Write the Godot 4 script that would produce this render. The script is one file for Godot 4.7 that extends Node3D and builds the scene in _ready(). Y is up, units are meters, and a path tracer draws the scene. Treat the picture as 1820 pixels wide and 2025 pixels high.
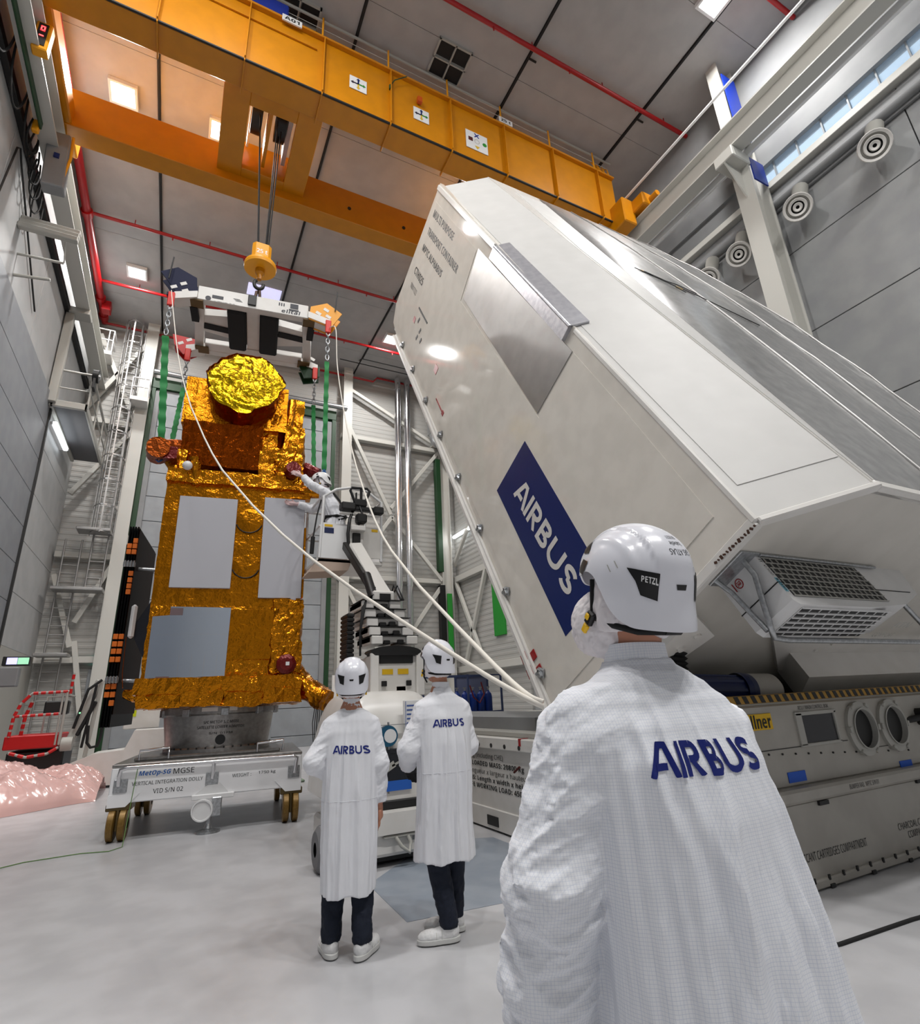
extends Node3D

# ---------------------------------------------------------------- mesh builder
class B:
	var v := PackedVector3Array()
	var n := PackedVector3Array()
	var t := PackedVector2Array()

	func tri(a: Vector3, b: Vector3, c: Vector3, na: Vector3, nb: Vector3, nc: Vector3, ua := Vector2.ZERO, ub := Vector2.ZERO, uc := Vector2.ZERO) -> void:
		if (c - a).cross(b - a).dot(na + nb + nc) >= 0.0:
			v.append(a); v.append(b); v.append(c)
			n.append(na); n.append(nb); n.append(nc)
			t.append(ua); t.append(ub); t.append(uc)
		else:
			v.append(a); v.append(c); v.append(b)
			n.append(na); n.append(nc); n.append(nb)
			t.append(ua); t.append(uc); t.append(ub)

	func flat(a: Vector3, b: Vector3, c: Vector3, away: Vector3) -> void:
		var q := (c - a).cross(b - a)
		if q.length_squared() < 1e-16:
			return
		q = q.normalized()
		if q.dot((a + b + c) / 3.0 - away) < 0.0:
			q = -q
		tri(a, b, c, q, q, q)

	func quad(a: Vector3, b: Vector3, c: Vector3, d: Vector3, away: Vector3) -> void:
		flat(a, b, c, away)
		flat(a, c, d, away)

	func uquad(a: Vector3, b: Vector3, c: Vector3, d: Vector3, nn: Vector3) -> void:
		tri(a, b, c, nn, nn, nn, Vector2(0, 1), Vector2(1, 1), Vector2(1, 0))
		tri(a, c, d, nn, nn, nn, Vector2(0, 1), Vector2(1, 0), Vector2(0, 0))

	# box with chamfered edges
	func box(c: Vector3, s: Vector3, bas := Basis.IDENTITY, bev := 0.0) -> B:
		var h := s * 0.5
		var e: float = minf(bev, minf(h.x, minf(h.y, h.z)) * 0.9)
		if e <= 0.0:
			for ax in 3:
				for sg in [-1.0, 1.0]:
					var q: Array = []
					for k in [[-1, -1], [1, -1], [1, 1], [-1, 1]]:
						var p := Vector3.ZERO
						p[ax] = h[ax] * sg
						p[(ax + 1) % 3] = h[(ax + 1) % 3] * k[0]
						p[(ax + 2) % 3] = h[(ax + 2) % 3] * k[1]
						q.append(c + bas * p)
					quad(q[0], q[1], q[2], q[3], c)
			return self
		for ax in 3:
			var a1 := (ax + 1) % 3
			var a2 := (ax + 2) % 3
			for sg in [-1.0, 1.0]:
				var q: Array = []
				for k in [[-1, -1], [1, -1], [1, 1], [-1, 1]]:
					var p := Vector3.ZERO
					p[ax] = h[ax] * sg
					p[a1] = (h[a1] - e) * k[0]
					p[a2] = (h[a2] - e) * k[1]
					q.append(c + bas * p)
				quad(q[0], q[1], q[2], q[3], c)
			for s1 in [-1.0, 1.0]:
				for s2 in [-1.0, 1.0]:
					var q: Array = []
					for k in [[-1, 0], [1, 0], [1, 1], [-1, 1]]:
						var p := Vector3.ZERO
						p[ax] = (h[ax] - e) * k[0]
						p[a1] = (h[a1] - (e if k[1] == 0 else 0.0)) * s1
						p[a2] = (h[a2] - (0.0 if k[1] == 0 else e)) * s2
						q.append(c + bas * p)
					quad(q[0], q[1], q[2], q[3], c)
		for sx in [-1.0, 1.0]:
			for sy in [-1.0, 1.0]:
				for sz in [-1.0, 1.0]:
					flat(c + bas * Vector3((h.x - e) * sx, (h.y - e) * sy, h.z * sz), c + bas * Vector3((h.x - e) * sx, h.y * sy, (h.z - e) * sz), c + bas * Vector3(h.x * sx, (h.y - e) * sy, (h.z - e) * sz), c)
		return self

	func box2(lo: Vector3, hi: Vector3, bev := 0.0) -> B:
		return box((lo + hi) * 0.5, (hi - lo).abs(), Basis.IDENTITY, bev)

	static func frame(d: Vector3, up: Vector3) -> Basis:
		var z := d.normalized()
		if absf(z.dot(up.normalized())) > 0.99:
			up = Vector3.RIGHT if absf(z.x) < 0.9 else Vector3.UP
		var x := up.cross(z).normalized()
		return Basis(x, z.cross(x).normalized(), z)

	func beam(p: Vector3, q: Vector3, w: float, h: float, up := Vector3.UP, bev := 0.0) -> B:
		return box((p + q) * 0.5, Vector3(w, h, p.distance_to(q)), frame(q - p, up), bev)

	func ibeam(p: Vector3, q: Vector3, w: float, h: float, tf := 0.02, tw := 0.014, up := Vector3.UP) -> B:
		var f := frame(q - p, up)
		beam(p, q, tw, h - 2 * tf, up)
		for s in [-1.0, 1.0]:
			var o: Vector3 = f.y * (h - tf) * 0.5 * s
			beam(p + o, q + o, w, tf, up)
		return self

	func tube(pts: Array, r, seg := 8, caps := true) -> B:
		var k := pts.size()
		var fr: Array = []
		var f := frame(pts[1] - pts[0], Vector3.UP)
		for i in k:
			var d: Vector3 = (pts[mini(i + 1, k - 1)] - pts[maxi(i - 1, 0)]).normalized()
			var x: Vector3 = f.x - d * f.x.dot(d)
			if x.length() < 1e-4:
				x = frame(d, Vector3.UP).x
			x = x.normalized()
			f = Basis(x, d.cross(x), d)
			fr.append(f)
		for i in k - 1:
			var ra: float = r[i] if r is Array else r
			var rb: float = r[i + 1] if r is Array else r
			for j in seg:
				var a0 := TAU * j / seg
				var a1 := TAU * (j + 1) / seg
				var d00: Vector3 = fr[i].x * cos(a0) + fr[i].y * sin(a0)
				var d01: Vector3 = fr[i].x * cos(a1) + fr[i].y * sin(a1)
				var d10: Vector3 = fr[i + 1].x * cos(a0) + fr[i + 1].y * sin(a0)
				var d11: Vector3 = fr[i + 1].x * cos(a1) + fr[i + 1].y * sin(a1)
				tri(pts[i] + d00 * ra, pts[i] + d01 * ra, pts[i + 1] + d11 * rb, d00, d01, d11)
				tri(pts[i] + d00 * ra, pts[i + 1] + d11 * rb, pts[i + 1] + d10 * rb, d00, d11, d10)
		if caps:
			for e in [0, k - 1]:
				var rr: float = r[e] if r is Array else r
				if rr < 1e-4:
					continue
				var nn: Vector3 = fr[e].z * (-1.0 if e == 0 else 1.0)
				for j in seg:
					var a0 := TAU * j / seg
					var a1 := TAU * (j + 1) / seg
					tri(pts[e], pts[e] + (fr[e].x * cos(a0) + fr[e].y * sin(a0)) * rr, pts[e] + (fr[e].x * cos(a1) + fr[e].y * sin(a1)) * rr, nn, nn, nn)
		return self

	func cyl(p: Vector3, q: Vector3, r: float, seg := 16, r2 := -1.0) -> B:
		return tube([p, q], [r, r if r2 < 0 else r2], seg)

	# profile of Vector2(radius, height) turned about an axis
	func lathe(prof: Array, o: Vector3, axis := Vector3.UP, seg := 24, soft := false) -> B:
		var f := frame(axis, Vector3(0.3, 0.1, 1) if absf(axis.normalized().y) > 0.9 else Vector3.UP)
		for i in prof.size() - 1:
			var a: Vector2 = prof[i]
			var b: Vector2 = prof[i + 1]
			var dd := b - a
			if dd.length() < 1e-7:
				continue
			var fn := Vector2(dd.y, -dd.x).normalized()
			var n0 := fn
			var n1 := fn
			if soft:
				if i > 0:
					var pd: Vector2 = a - prof[i - 1]
					n0 = (fn + Vector2(pd.y, -pd.x).normalized()).normalized()
				if i < prof.size() - 2:
					var nd: Vector2 = prof[i + 2] - b
					n1 = (fn + Vector2(nd.y, -nd.x).normalized()).normalized()
			for j in seg:
				var r0: Vector3 = f.x * cos(TAU * j / seg) + f.y * sin(TAU * j / seg)
				var r1: Vector3 = f.x * cos(TAU * (j + 1) / seg) + f.y * sin(TAU * (j + 1) / seg)
				var pa0: Vector3 = o + r0 * a.x + f.z * a.y
				var pa1: Vector3 = o + r1 * a.x + f.z * a.y
				var pb0: Vector3 = o + r0 * b.x + f.z * b.y
				var pb1: Vector3 = o + r1 * b.x + f.z * b.y
				if a.x > 1e-6:
					tri(pa0, pa1, pb1, r0 * n0.x + f.z * n0.y, r1 * n0.x + f.z * n0.y, r1 * n1.x + f.z * n1.y)
				if b.x > 1e-6:
					tri(pa0, pb1, pb0, r0 * n0.x + f.z * n0.y, r1 * n1.x + f.z * n1.y, r0 * n1.x + f.z * n1.y)
		return self

	# polygon (2-D, in the x-y plane of xf) pulled along xf's z from 0 to depth
	func prism(poly: PackedVector2Array, depth: float, xf: Transform3D) -> B:
		var ids := Geometry2D.triangulate_polygon(poly)
		var nz := xf.basis.z.normalized()
		for i in range(0, ids.size(), 3):
			for e in [0.0, depth]:
				var nn: Vector3 = nz * (1.0 if (e > 0.0) == (depth > 0.0) and e != 0.0 else -1.0) * signf(depth)
				tri(xf * Vector3(poly[ids[i]].x, poly[ids[i]].y, e), xf * Vector3(poly[ids[i + 1]].x, poly[ids[i + 1]].y, e), xf * Vector3(poly[ids[i + 2]].x, poly[ids[i + 2]].y, e), nn, nn, nn)
		var cw := 1.0 if Geometry2D.is_polygon_clockwise(poly) else -1.0
		for i in poly.size():
			var a := poly[i]
			var b := poly[(i + 1) % poly.size()]
			var dd := (b - a).normalized()
			var nn: Vector3 = (xf.basis * Vector3(-dd.y * cw, dd.x * cw, 0)).normalized()
			var q := [xf * Vector3(a.x, a.y, 0), xf * Vector3(b.x, b.y, 0), xf * Vector3(b.x, b.y, depth), xf * Vector3(a.x, a.y, depth)]
			tri(q[0], q[1], q[2], nn, nn, nn)
			tri(q[0], q[2], q[3], nn, nn, nn)
		return self

	# smooth surface from fn(u, v); wrap closes it in u
	func grid(fn: Callable, nu: int, nv: int, wrap := false, out := 1.0, us := 1.0, vs := 1.0, faceted := false) -> B:
		var p := PackedVector3Array()
		p.resize((nu + 1) * (nv + 1))
		for j in nv + 1:
			for i in nu + 1:
				p[j * (nu + 1) + i] = fn.call(float(i) / nu, float(j) / nv)
		return cloth(p, nu, nv, wrap, out, us, vs, faceted)

	func cloth(p: PackedVector3Array, nu: int, nv: int, wrap: bool, out: float, us: float, vs: float, faceted: bool) -> B:
		var w := nu + 1
		var nn := PackedVector3Array()
		nn.resize(p.size())
		for j in nv + 1:
			for i in nu + 1:
				var l := p[j * w + (i - 1 if i > 0 else (nu - 1 if wrap else 0))]
				var r := p[j * w + (i + 1 if i < nu else (1 if wrap else nu))]
				var d := p[maxi(j - 1, 0) * w + i]
				var u := p[mini(j + 1, nv) * w + i]
				nn[j * w + i] = (r - l).cross(u - d).normalized() * out
		for j in nv:
			for i in nu:
				var a := j * w + i
				var b := a + 1
				var c := a + w + 1
				var d := a + w
				var ua := Vector2(us * i / nu, vs * j / nv)
				var ub := Vector2(us * (i + 1) / nu, vs * j / nv)
				var uc := Vector2(us * (i + 1) / nu, vs * (j + 1) / nv)
				var ud := Vector2(us * i / nu, vs * (j + 1) / nv)
				if faceted:
					var m := nn[a] + nn[c]
					var f1 := (p[c] - p[a]).cross(p[b] - p[a])
					var f2 := (p[d] - p[a]).cross(p[c] - p[a])
					f1 = f1.normalized() * (1.0 if f1.dot(m) >= 0 else -1.0)
					f2 = f2.normalized() * (1.0 if f2.dot(m) >= 0 else -1.0)
					f1 = (f1 * 0.7 + nn[a] * 0.3).normalized()
					f2 = (f2 * 0.7 + nn[c] * 0.3).normalized()
					tri(p[a], p[b], p[c], f1, f1, f1, ua, ub, uc)
					tri(p[a], p[c], p[d], f2, f2, f2, ua, uc, ud)
				else:
					tri(p[a], p[b], p[c], nn[a], nn[b], nn[c], ua, ub, uc)
					tri(p[a], p[c], p[d], nn[a], nn[c], nn[d], ua, uc, ud)
		return self

	# lettering stretched to w x h metres, its lower left corner at xf's origin, lying in xf's x-y plane
	func text(s: String, w: float, h: float, xf: Transform3D, bold := false, deep := 0.0, shear := 0.0) -> B:
		var tm := TextMesh.new()
		var sf := SystemFont.new()
		sf.font_names = PackedStringArray(["Droid Sans"])
		sf.font_weight = 700 if bold else 400
		tm.font = sf
		tm.text = s
		tm.font_size = 48
		tm.pixel_size = 0.01
		tm.depth = deep
		tm.curve_step = 2.0
		var ar := tm.get_mesh_arrays()
		var vv: PackedVector3Array = ar[Mesh.ARRAY_VERTEX]
		if vv.size() == 0:
			return self
		var ids: PackedInt32Array = ar[Mesh.ARRAY_INDEX] if ar[Mesh.ARRAY_INDEX] != null else PackedInt32Array(range(vv.size()))
		var lo := vv[0]
		var hi := vv[0]
		for q in vv:
			lo = lo.min(q)
			hi = hi.max(q)
		var nn := xf.basis.z.normalized()
		for i in range(0, ids.size() - 2, 3):
			var q: Array = []
			for k in 3:
				var z := (vv[ids[i + k]] - lo) / (hi - lo).max(Vector3(1e-6, 1e-6, 1e-6))
				q.append(xf * Vector3(z.x * w + z.y * h * shear, z.y * h, 0.0))
			tri(q[0], q[1], q[2], nn, nn, nn)
		return self

	func mesh(off: Vector3) -> ArrayMesh:
		var ar: Array = []
		ar.resize(Mesh.ARRAY_MAX)
		if off != Vector3.ZERO:
			for i in v.size():
				v[i] -= off
		ar[Mesh.ARRAY_VERTEX] = v
		ar[Mesh.ARRAY_NORMAL] = n
		ar[Mesh.ARRAY_TEX_UV] = t
		var m := ArrayMesh.new()
		m.add_surface_from_arrays(Mesh.PRIMITIVE_TRIANGLES, ar)
		return m

# ---------------------------------------------------------------- naming helpers
var M := {}
var used := {}
var rng := RandomNumberGenerator.new()
var nz := FastNoiseLite.new()

func numbered(called: String) -> String:
	var k: int = used.get(called, -1) + 1
	used[called] = k
	return called if k == 0 else "%s_%03d" % [called, k]

func tag(o: Node, label: String, category: String, group := "", kind := "") -> Node:
	o.set_meta("label", label)
	if category:
		o.set_meta("category", category)
	if group:
		o.set_meta("group", group)
	if kind:
		o.set_meta("kind", kind)
	return o

func thing(called: String, label: String, category: String, at := Vector3.ZERO, group := "", kind := "") -> Node3D:
	var o := Node3D.new()
	o.name = numbered(called)
	add_child(o, true)
	o.position = at
	tag(o, label, category, group, kind)
	return o

func where(o: Node) -> Vector3:
	var p := Vector3.ZERO
	while o is Node3D and o != self:
		p += o.position
		o = o.get_parent()
	return p

# commits a builder whose points are in room coordinates under parent (local = true: already in the parent's own coordinates)
func put(b: B, called: String, m: Material, parent: Node = null, local := false, label := "") -> MeshInstance3D:
	var o := MeshInstance3D.new()
	var top := parent == null
	o.name = numbered(called) if top else called
	o.mesh = b.mesh(Vector3.ZERO if top or local else where(parent))
	o.material_override = null
	o.mesh.surface_set_material(0, m)
	(self if top else parent).add_child(o, true)
	if label:
		o.set_meta("label", label)
	return o

func single(b: B, called: String, m: Material, label: String, category: String, group := "", kind := "") -> MeshInstance3D:
	var lo := Vector3(INF, INF, INF)
	var hi := -lo
	for q in b.v:
		lo = lo.min(q)
		hi = hi.max(q)
	var at := Vector3((lo.x + hi.x) * 0.5, lo.y, (lo.z + hi.z) * 0.5)
	var o := MeshInstance3D.new()
	o.name = numbered(called)
	o.mesh = b.mesh(at)
	o.mesh.surface_set_material(0, m)
	add_child(o, true)
	o.position = at
	tag(o, label, category, group, kind)
	return o

func paint(col: Color, rough := 0.5, metal := 0.0) -> StandardMaterial3D:
	var m := StandardMaterial3D.new()
	m.albedo_color = col
	m.roughness = rough
	m.metallic = metal
	return m

func glow(col: Color, e: float) -> StandardMaterial3D:
	var m := paint(Color(0.9, 0.9, 0.9))
	m.emission_enabled = true
	m.emission = col
	m.emission_energy_multiplier = e
	return m

func noise_tex(freq: float, kind := FastNoiseLite.TYPE_SIMPLEX_SMOOTH, normal := false, ramp: Gradient = null, size := 512, oct := 4, bump := 8.0) -> NoiseTexture2D:
	var f := FastNoiseLite.new()
	f.seed = 7
	f.noise_type = kind
	f.frequency = freq
	f.fractal_octaves = oct
	if kind == FastNoiseLite.TYPE_CELLULAR:
		f.cellular_return_type = FastNoiseLite.RETURN_DISTANCE2_SUB
	var t := NoiseTexture2D.new()
	t.width = size
	t.height = size
	t.seamless = true
	t.noise = f
	t.as_normal_map = normal
	t.bump_strength = bump
	if ramp:
		t.color_ramp = ramp
	return t

func ramp(a: Color, b: Color) -> Gradient:
	var g := Gradient.new()
	g.colors = PackedColorArray([a, b])
	g.offsets = PackedFloat32Array([0.25, 0.75])
	return g

func mottled(a: Color, b: Color, rough: float, scale: float, freq := 0.012, metal := 0.0) -> StandardMaterial3D:
	var m := paint(Color.WHITE, rough, metal)
	m.albedo_texture = noise_tex(freq, FastNoiseLite.TYPE_SIMPLEX_SMOOTH, false, ramp(a, b))
	m.uv1_triplanar = true
	m.uv1_world_triplanar = true
	m.uv1_scale = Vector3.ONE * scale
	return m

const LAMPS := [[-2.68, -12.3], [-0.36, -12.3], [-2.65, -19.05], [7.0, -19.1], [7.0, -12.3], [9.54, -4.3], [-0.36, -4.3], [-2.65, -4.3], [-2.65, 3.0], [2.2, 3.0], [4.6, 3.0], [7.0, 3.0]]

func _ready() -> void:
	rng.seed = 20
	nz.seed = 5
	nz.frequency = 1.0
	var cam := Camera3D.new()
	cam.name = "camera"
	cam.position = Vector3(0, 1.45, 0)
	cam.basis = Basis(Vector3.UP, deg_to_rad(-27.617)) * Basis(Vector3.RIGHT, deg_to_rad(18.76)) * Basis(Vector3.BACK, deg_to_rad(-2.757))
	cam.fov = 86.2788
	cam.near = 0.05
	cam.far = 200.0
	add_child(cam)
	cam.current = true
	var env := Environment.new()
	env.background_mode = Environment.BG_COLOR
	env.background_color = Color(0.62, 0.72, 0.82)
	env.background_energy_multiplier = 1.2
	env.ambient_light_source = Environment.AMBIENT_SOURCE_DISABLED
	env.tonemap_mode = Environment.TONE_MAPPER_LINEAR
	env.tonemap_exposure = 1.32
	env.sdfgi_enabled = true
	env.ssao_enabled = true
	env.ssil_enabled = true
	var we := WorldEnvironment.new()
	we.name = "environment"
	we.environment = env
	add_child(we)
	for i in LAMPS.size():
		var l := AreaLight3D.new()
		l.name = "lamp_light"
		l.area_size = Vector2(0.5, 0.5)
		l.light_energy = LAMP_ENERGY
		l.light_color = Color(1.0, 0.994, 0.985)
		l.shadow_enabled = true
		l.set("area_range", 60.0)
		l.position = Vector3(LAMPS[i][0], 16.38, LAMPS[i][1])
		l.rotation_degrees.x = -90
		add_child(l, true)
	materials()
	room()
	crane()
	container()
	satellite()
	lifts()
	people()
const LAMP_ENERGY := 30.0

func materials() -> void:
	M.floor = mottled(Color(0.70, 0.70, 0.71), Color(0.745, 0.745, 0.755), 0.3, 0.35, 0.01)
	M.floor.metallic_specular = 0.45
	M.patch = mottled(Color(0.54, 0.575, 0.62), Color(0.58, 0.61, 0.65), 0.35, 0.5)
	M.ceil = mottled(Color(0.635, 0.625, 0.62), Color(0.66, 0.65, 0.645), 0.7, 0.2)
	M.joint = paint(Color(0.07, 0.07, 0.075), 0.7)
	M.wall = mottled(Color(0.66, 0.665, 0.665), Color(0.69, 0.69, 0.69), 0.55, 0.2)
	M.midgrey = mottled(Color(0.50, 0.505, 0.51), Color(0.525, 0.53, 0.535), 0.6, 0.2)  # mid grey of rails, duct and boxes; stands for shade on the upper wall
	M.wallgrey = mottled(Color(0.555, 0.56, 0.565), Color(0.585, 0.59, 0.59), 0.55, 0.2)
	M.slab = mottled(Color(0.50, 0.51, 0.53), Color(0.525, 0.535, 0.55), 0.5, 0.25)
	M.panel = mottled(Color(0.55, 0.565, 0.58), Color(0.58, 0.595, 0.61), 0.5, 0.25)
	M.siding = paint(Color(0.66, 0.655, 0.64), 0.5)
	M.siding.uv1_triplanar = true
	M.siding.uv1_world_triplanar = true
	var im := Image.create(8, 64, false, Image.FORMAT_RGBA8)
	for y in 64:
		var hh := clampf(0.5 + 1.6 * sin(TAU * y / 64.0), 0.0, 1.0)
		for x in 8:
			im.set_pixel(x, y, Color(hh, hh, hh))
	M.siding.heightmap_enabled = true
	M.siding.heightmap_texture = ImageTexture.create_from_image(im)
	M.siding.heightmap_scale = 1.1
	M.siding.uv1_scale = Vector3(4.0, 4.6, 4.0)
	M.steelwhite = paint(Color(0.76, 0.755, 0.73), 0.45)
	M.frame = paint(Color(0.66, 0.655, 0.63), 0.5)
	M.yellow = mottled(Color(0.76, 0.485, 0.012), Color(0.79, 0.505, 0.016), 0.33, 0.3)
	M.yellow2 = paint(Color(0.92, 0.62, 0.05), 0.4)
	M.red = paint(Color(0.60, 0.035, 0.06), 0.35)
	M.black = paint(Color(0.03, 0.03, 0.035), 0.45)
	M.rubber = paint(Color(0.05, 0.05, 0.055), 0.75)
	M.green = paint(Color(0.03, 0.22, 0.08), 0.5)
	M.lime = paint(Color(0.12, 0.52, 0.16), 0.5)
	M.blue = paint(Color(0.02, 0.16, 0.55), 0.45)
	M.galv = mottled(Color(0.62, 0.63, 0.64), Color(0.74, 0.75, 0.76), 0.32, 1.5, 0.03, 0.85)
	M.chrome = paint(Color(0.86, 0.86, 0.87), 0.16, 1.0)
	M.alu = mottled(Color(0.64, 0.635, 0.63), Color(0.67, 0.665, 0.66), 0.42, 0.5, 0.01, 0.85)
	M.darkmetal = paint(Color(0.16, 0.16, 0.16), 0.5, 0.3)
	M.grid = paint(Color(0.36, 0.36, 0.37), 0.7)
	M.cream = mottled(Color(0.845, 0.825, 0.79), Color(0.87, 0.85, 0.815), 0.06, 0.4)
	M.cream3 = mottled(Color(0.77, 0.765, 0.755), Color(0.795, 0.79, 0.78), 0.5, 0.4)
	M.dollywhite = paint(Color(0.92, 0.92, 0.925), 0.4)
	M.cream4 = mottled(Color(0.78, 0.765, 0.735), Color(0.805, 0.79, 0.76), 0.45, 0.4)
	M.cream2 = mottled(Color(0.84, 0.83, 0.81), Color(0.865, 0.855, 0.84), 0.3, 0.4)
	M.shaded_cream = mottled(Color(0.64, 0.625, 0.595), Color(0.67, 0.655, 0.625), 0.4, 0.4)  # cream darkened: shade under the raised cover is put into the colour
	M.navy = paint(Color(0.005, 0.12, 0.37), 0.35)
	M.ink = paint(Color(0.045, 0.045, 0.05), 0.5)
	M.white = paint(Color(0.88, 0.88, 0.88), 0.4)
	M.white2 = mottled(Color(0.83, 0.83, 0.83), Color(0.86, 0.86, 0.86), 0.3, 0.5)
	M.navy2 = paint(Color(0.06, 0.12, 0.3), 0.4)
	M.chrome_soft = mottled(Color(0.72, 0.72, 0.75), Color(0.80, 0.80, 0.82), 0.3, 1.0, 0.02, 0.6)
	M.foilroof = mottled(Color(0.66, 0.66, 0.66), Color(0.76, 0.76, 0.755), 0.26, 0.6, 0.02, 0.75)
	M.alu2 = mottled(Color(0.55, 0.54, 0.53), Color(0.63, 0.62, 0.61), 0.3, 1.2, 0.02, 0.85)
	M.bronze = paint(Color(0.38, 0.32, 0.2), 0.4, 0.5)
	M.bronze2 = mottled(Color(0.44, 0.33, 0.14), Color(0.52, 0.4, 0.18), 0.35, 3.0, 0.02, 0.35)
	M.cream.metallic_specular = 0.35
	M.lampglow = glow(Color(1, 0.99, 0.97), 6.0)
	M.tubeglow = glow(Color(0.95, 0.98, 1.0), 4.0)

func room() -> void:
	var b := B.new()
	b.box2(Vector3(-4.35, -0.3, -22.8), Vector3(11.8, 0, 12.3))
	single(b, "floor", M.floor, "pale grey polished resin floor of the assembly hall", "floor", "", "structure")
	b = B.new()
	b.prism(PackedVector2Array([Vector2(1.66, 5.15), Vector2(1.63, 4.2), Vector2(2.36, 4.13), Vector2(3.3, 4.5), Vector2(3.3, 5.9), Vector2(2.7, 6.2)]), 0.002, Transform3D(Basis(Vector3.RIGHT, Vector3.FORWARD, Vector3.UP), Vector3(0, 0.0005, 0)))
	single(b, "trim_1", M.patch, "blue grey painted patch on the floor before the white lift", "floor marking", "", "structure")
	# ceiling: slab, large smooth panels with open joints, black joint tracks
	var xs := [-4.05, -1.88, 2.32, 6.3, 9.9, 11.5]
	var c := thing("ceiling", "light grey panelled ceiling high above the hall", "ceiling", Vector3(3.7, 16.5, -5), "", "structure")
	b = B.new().box2(Vector3(-4.35, 16.56, -22.8), Vector3(11.8, 16.86, 12.3))
	put(b, "slab", M.joint, c)
	var zs := [-22.5, -20.6, -17.45, -14.3, -11.1, -7.75, -4.6, 0.0, 6.0, 12.0]
	for i in 5:
		for k in zs.size() - 1:
			b = B.new().box2(Vector3(xs[i] + 0.035, 16.5, zs[k] + 0.004), Vector3(xs[i + 1] - 0.035, 16.56, zs[k + 1] - 0.004), 0.004)
			put(b, "ceiling_panel", M.ceil, c)
	for i in range(1, 5):
		b = B.new().box2(Vector3(xs[i] - 0.025, 16.44, -21.0), Vector3(xs[i] + 0.025, 16.53, 12))
		for k in 9:
			b.box2(Vector3(xs[i], 16.42, -20.0 + k * 3.2), Vector3(xs[i] + 0.22, 16.45, -19.96 + k * 3.2))
		single(b, "ceiling_track", M.joint, "thin black track along the ceiling joint, %s" % ["by the hall's ladder side", "crossing above the crane trolley", "above the white container's tip", "next to the tall white column"][i - 1], "track")
	# walls with thickness
	b = B.new().box2(Vector3(-4.35, 0, 12), Vector3(11.8, 16.6, 12.3))
	single(b, "wall_front", M.wall, "plain pale end wall behind the viewer", "wall", "", "structure")
	var wl := thing("wall_left", "pale long side wall with a huge grey sectional door", "wall", Vector3(-4.2, 0, -5), "", "structure")
	b = B.new().box2(Vector3(-4.35, 0, -22.8), Vector3(-4.1, 16.6, 12))
	put(b, "backing", M.wall, wl)
	for k in 9:
		b = B.new().box2(Vector3(-4.1, 10.35, -22.5 + k * 3.8), Vector3(-4.05, 16.5, -22.5 + (k + 1) * 3.8 - 0.03), 0.006)
		put(b, "wall_panel", M.wall, wl)
	for k in 5:
		b = B.new().box2(Vector3(-4.1, 3.3 + k * 1.4, -22.5), Vector3(-4.05, 3.3 + (k + 1) * 1.4 - 0.012, -17.8), 0.005)
		put(b, "wall_panel", M.wall, wl)
	b = B.new().box2(Vector3(-4.1, 0, -22.5), Vector3(-4.04, 3.29, -17.8), 0.005)
	put(b, "wall_panel", M.frame, wl)
	var dr := thing("door_1", "huge grey sectional door on the side wall beside the service platform", "door", Vector3(-4.05, 0, -8), "", "structure")
	for k in 10:
		b = B.new().box2(Vector3(-4.08, 0.36 + k * 0.995, -17.7), Vector3(-3.98, 0.36 + (k + 1) * 0.995 - 0.012, 8), 0.006)
		put(b, "door_panel", M.slab, dr)
	b = B.new().box2(Vector3(-4.08, 0, -17.7), Vector3(-3.98, 0.35, 8), 0.006)
	put(b, "door_panel", M.slab, dr)
	b = B.new().box2(Vector3(-4.08, 0, -17.8), Vector3(-3.93, 10.35, -17.68), 0.01)
	put(b, "guide_rail", M.darkmetal, dr)
	# far end wall: ribbed cladding, pale sectional door between green edges
	b = B.new().box2(Vector3(-4.35, 0, -22.8), Vector3(11.8, 16.6, -22.5))
	single(b, "wall_back", M.siding, "far end wall of white ribbed cladding", "wall", "", "structure")
	dr = thing("door_2", "tall pale grey sectional door behind the golden satellite", "door", Vector3(1.7, 0, -22.4), "", "structure")
	for k in 14:
		b = B.new().box2(Vector3(-1.75, 0.4 + k * 0.975, -22.45), Vector3(5.12, 0.4 + (k + 1) * 0.975 - 0.02, -22.33), 0.01)
		put(b, "door_panel", M.panel, dr)
	b = B.new().box2(Vector3(-1.75, 0, -22.45), Vector3(5.12, 0.38, -22.33), 0.01)
	put(b, "door_panel", M.panel, dr)
	for x in [-1.86, 5.38]:
		b = B.new().box2(Vector3(x - 0.09, 0, -22.48), Vector3(x + 0.09, 13.95, -22.22), 0.01)
		put(b, "door_edge", M.green, dr, false, "dark green door edge")
	for x in [-1.72, 5.16]:
		b = B.new().box2(Vector3(x - 0.07, 0, -22.48), Vector3(x + 0.13, 13.6, -22.25), 0.01)
		put(b, "guide_rail", M.midgrey, dr)
	b = B.new().box2(Vector3(-1.95, 13.7, -22.48), Vector3(5.47, 14.15, -22.2), 0.01)
	put(b, "lintel", M.green, dr, false, "dark green lintel")
	b = B.new().cyl(Vector3(-1.9, 14.3, -22.0), Vector3(5.9, 14.3, -22.0), 0.11, 14)
	put(b, "door_shaft", M.galv, dr)
	# white columns of the far wall
	for q in [[-2.15, "by the caged ladder"], [5.95, "beside the two silver ducts"]]:
		b = B.new().ibeam(Vector3(q[0], 0, -22.25), Vector3(q[0], 16.5, -22.25), 0.42, 0.44, 0.03, 0.02, Vector3.BACK)
		single(b, "column", M.steelwhite, "pale steel column of the far wall, " + q[1], "column", "", "structure")
	b = B.new().ibeam(Vector3(10.75, 0, -22.2), Vector3(10.75, 16.5, -22.2), 0.34, 0.5, 0.03, 0.02, Vector3.RIGHT)
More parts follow.
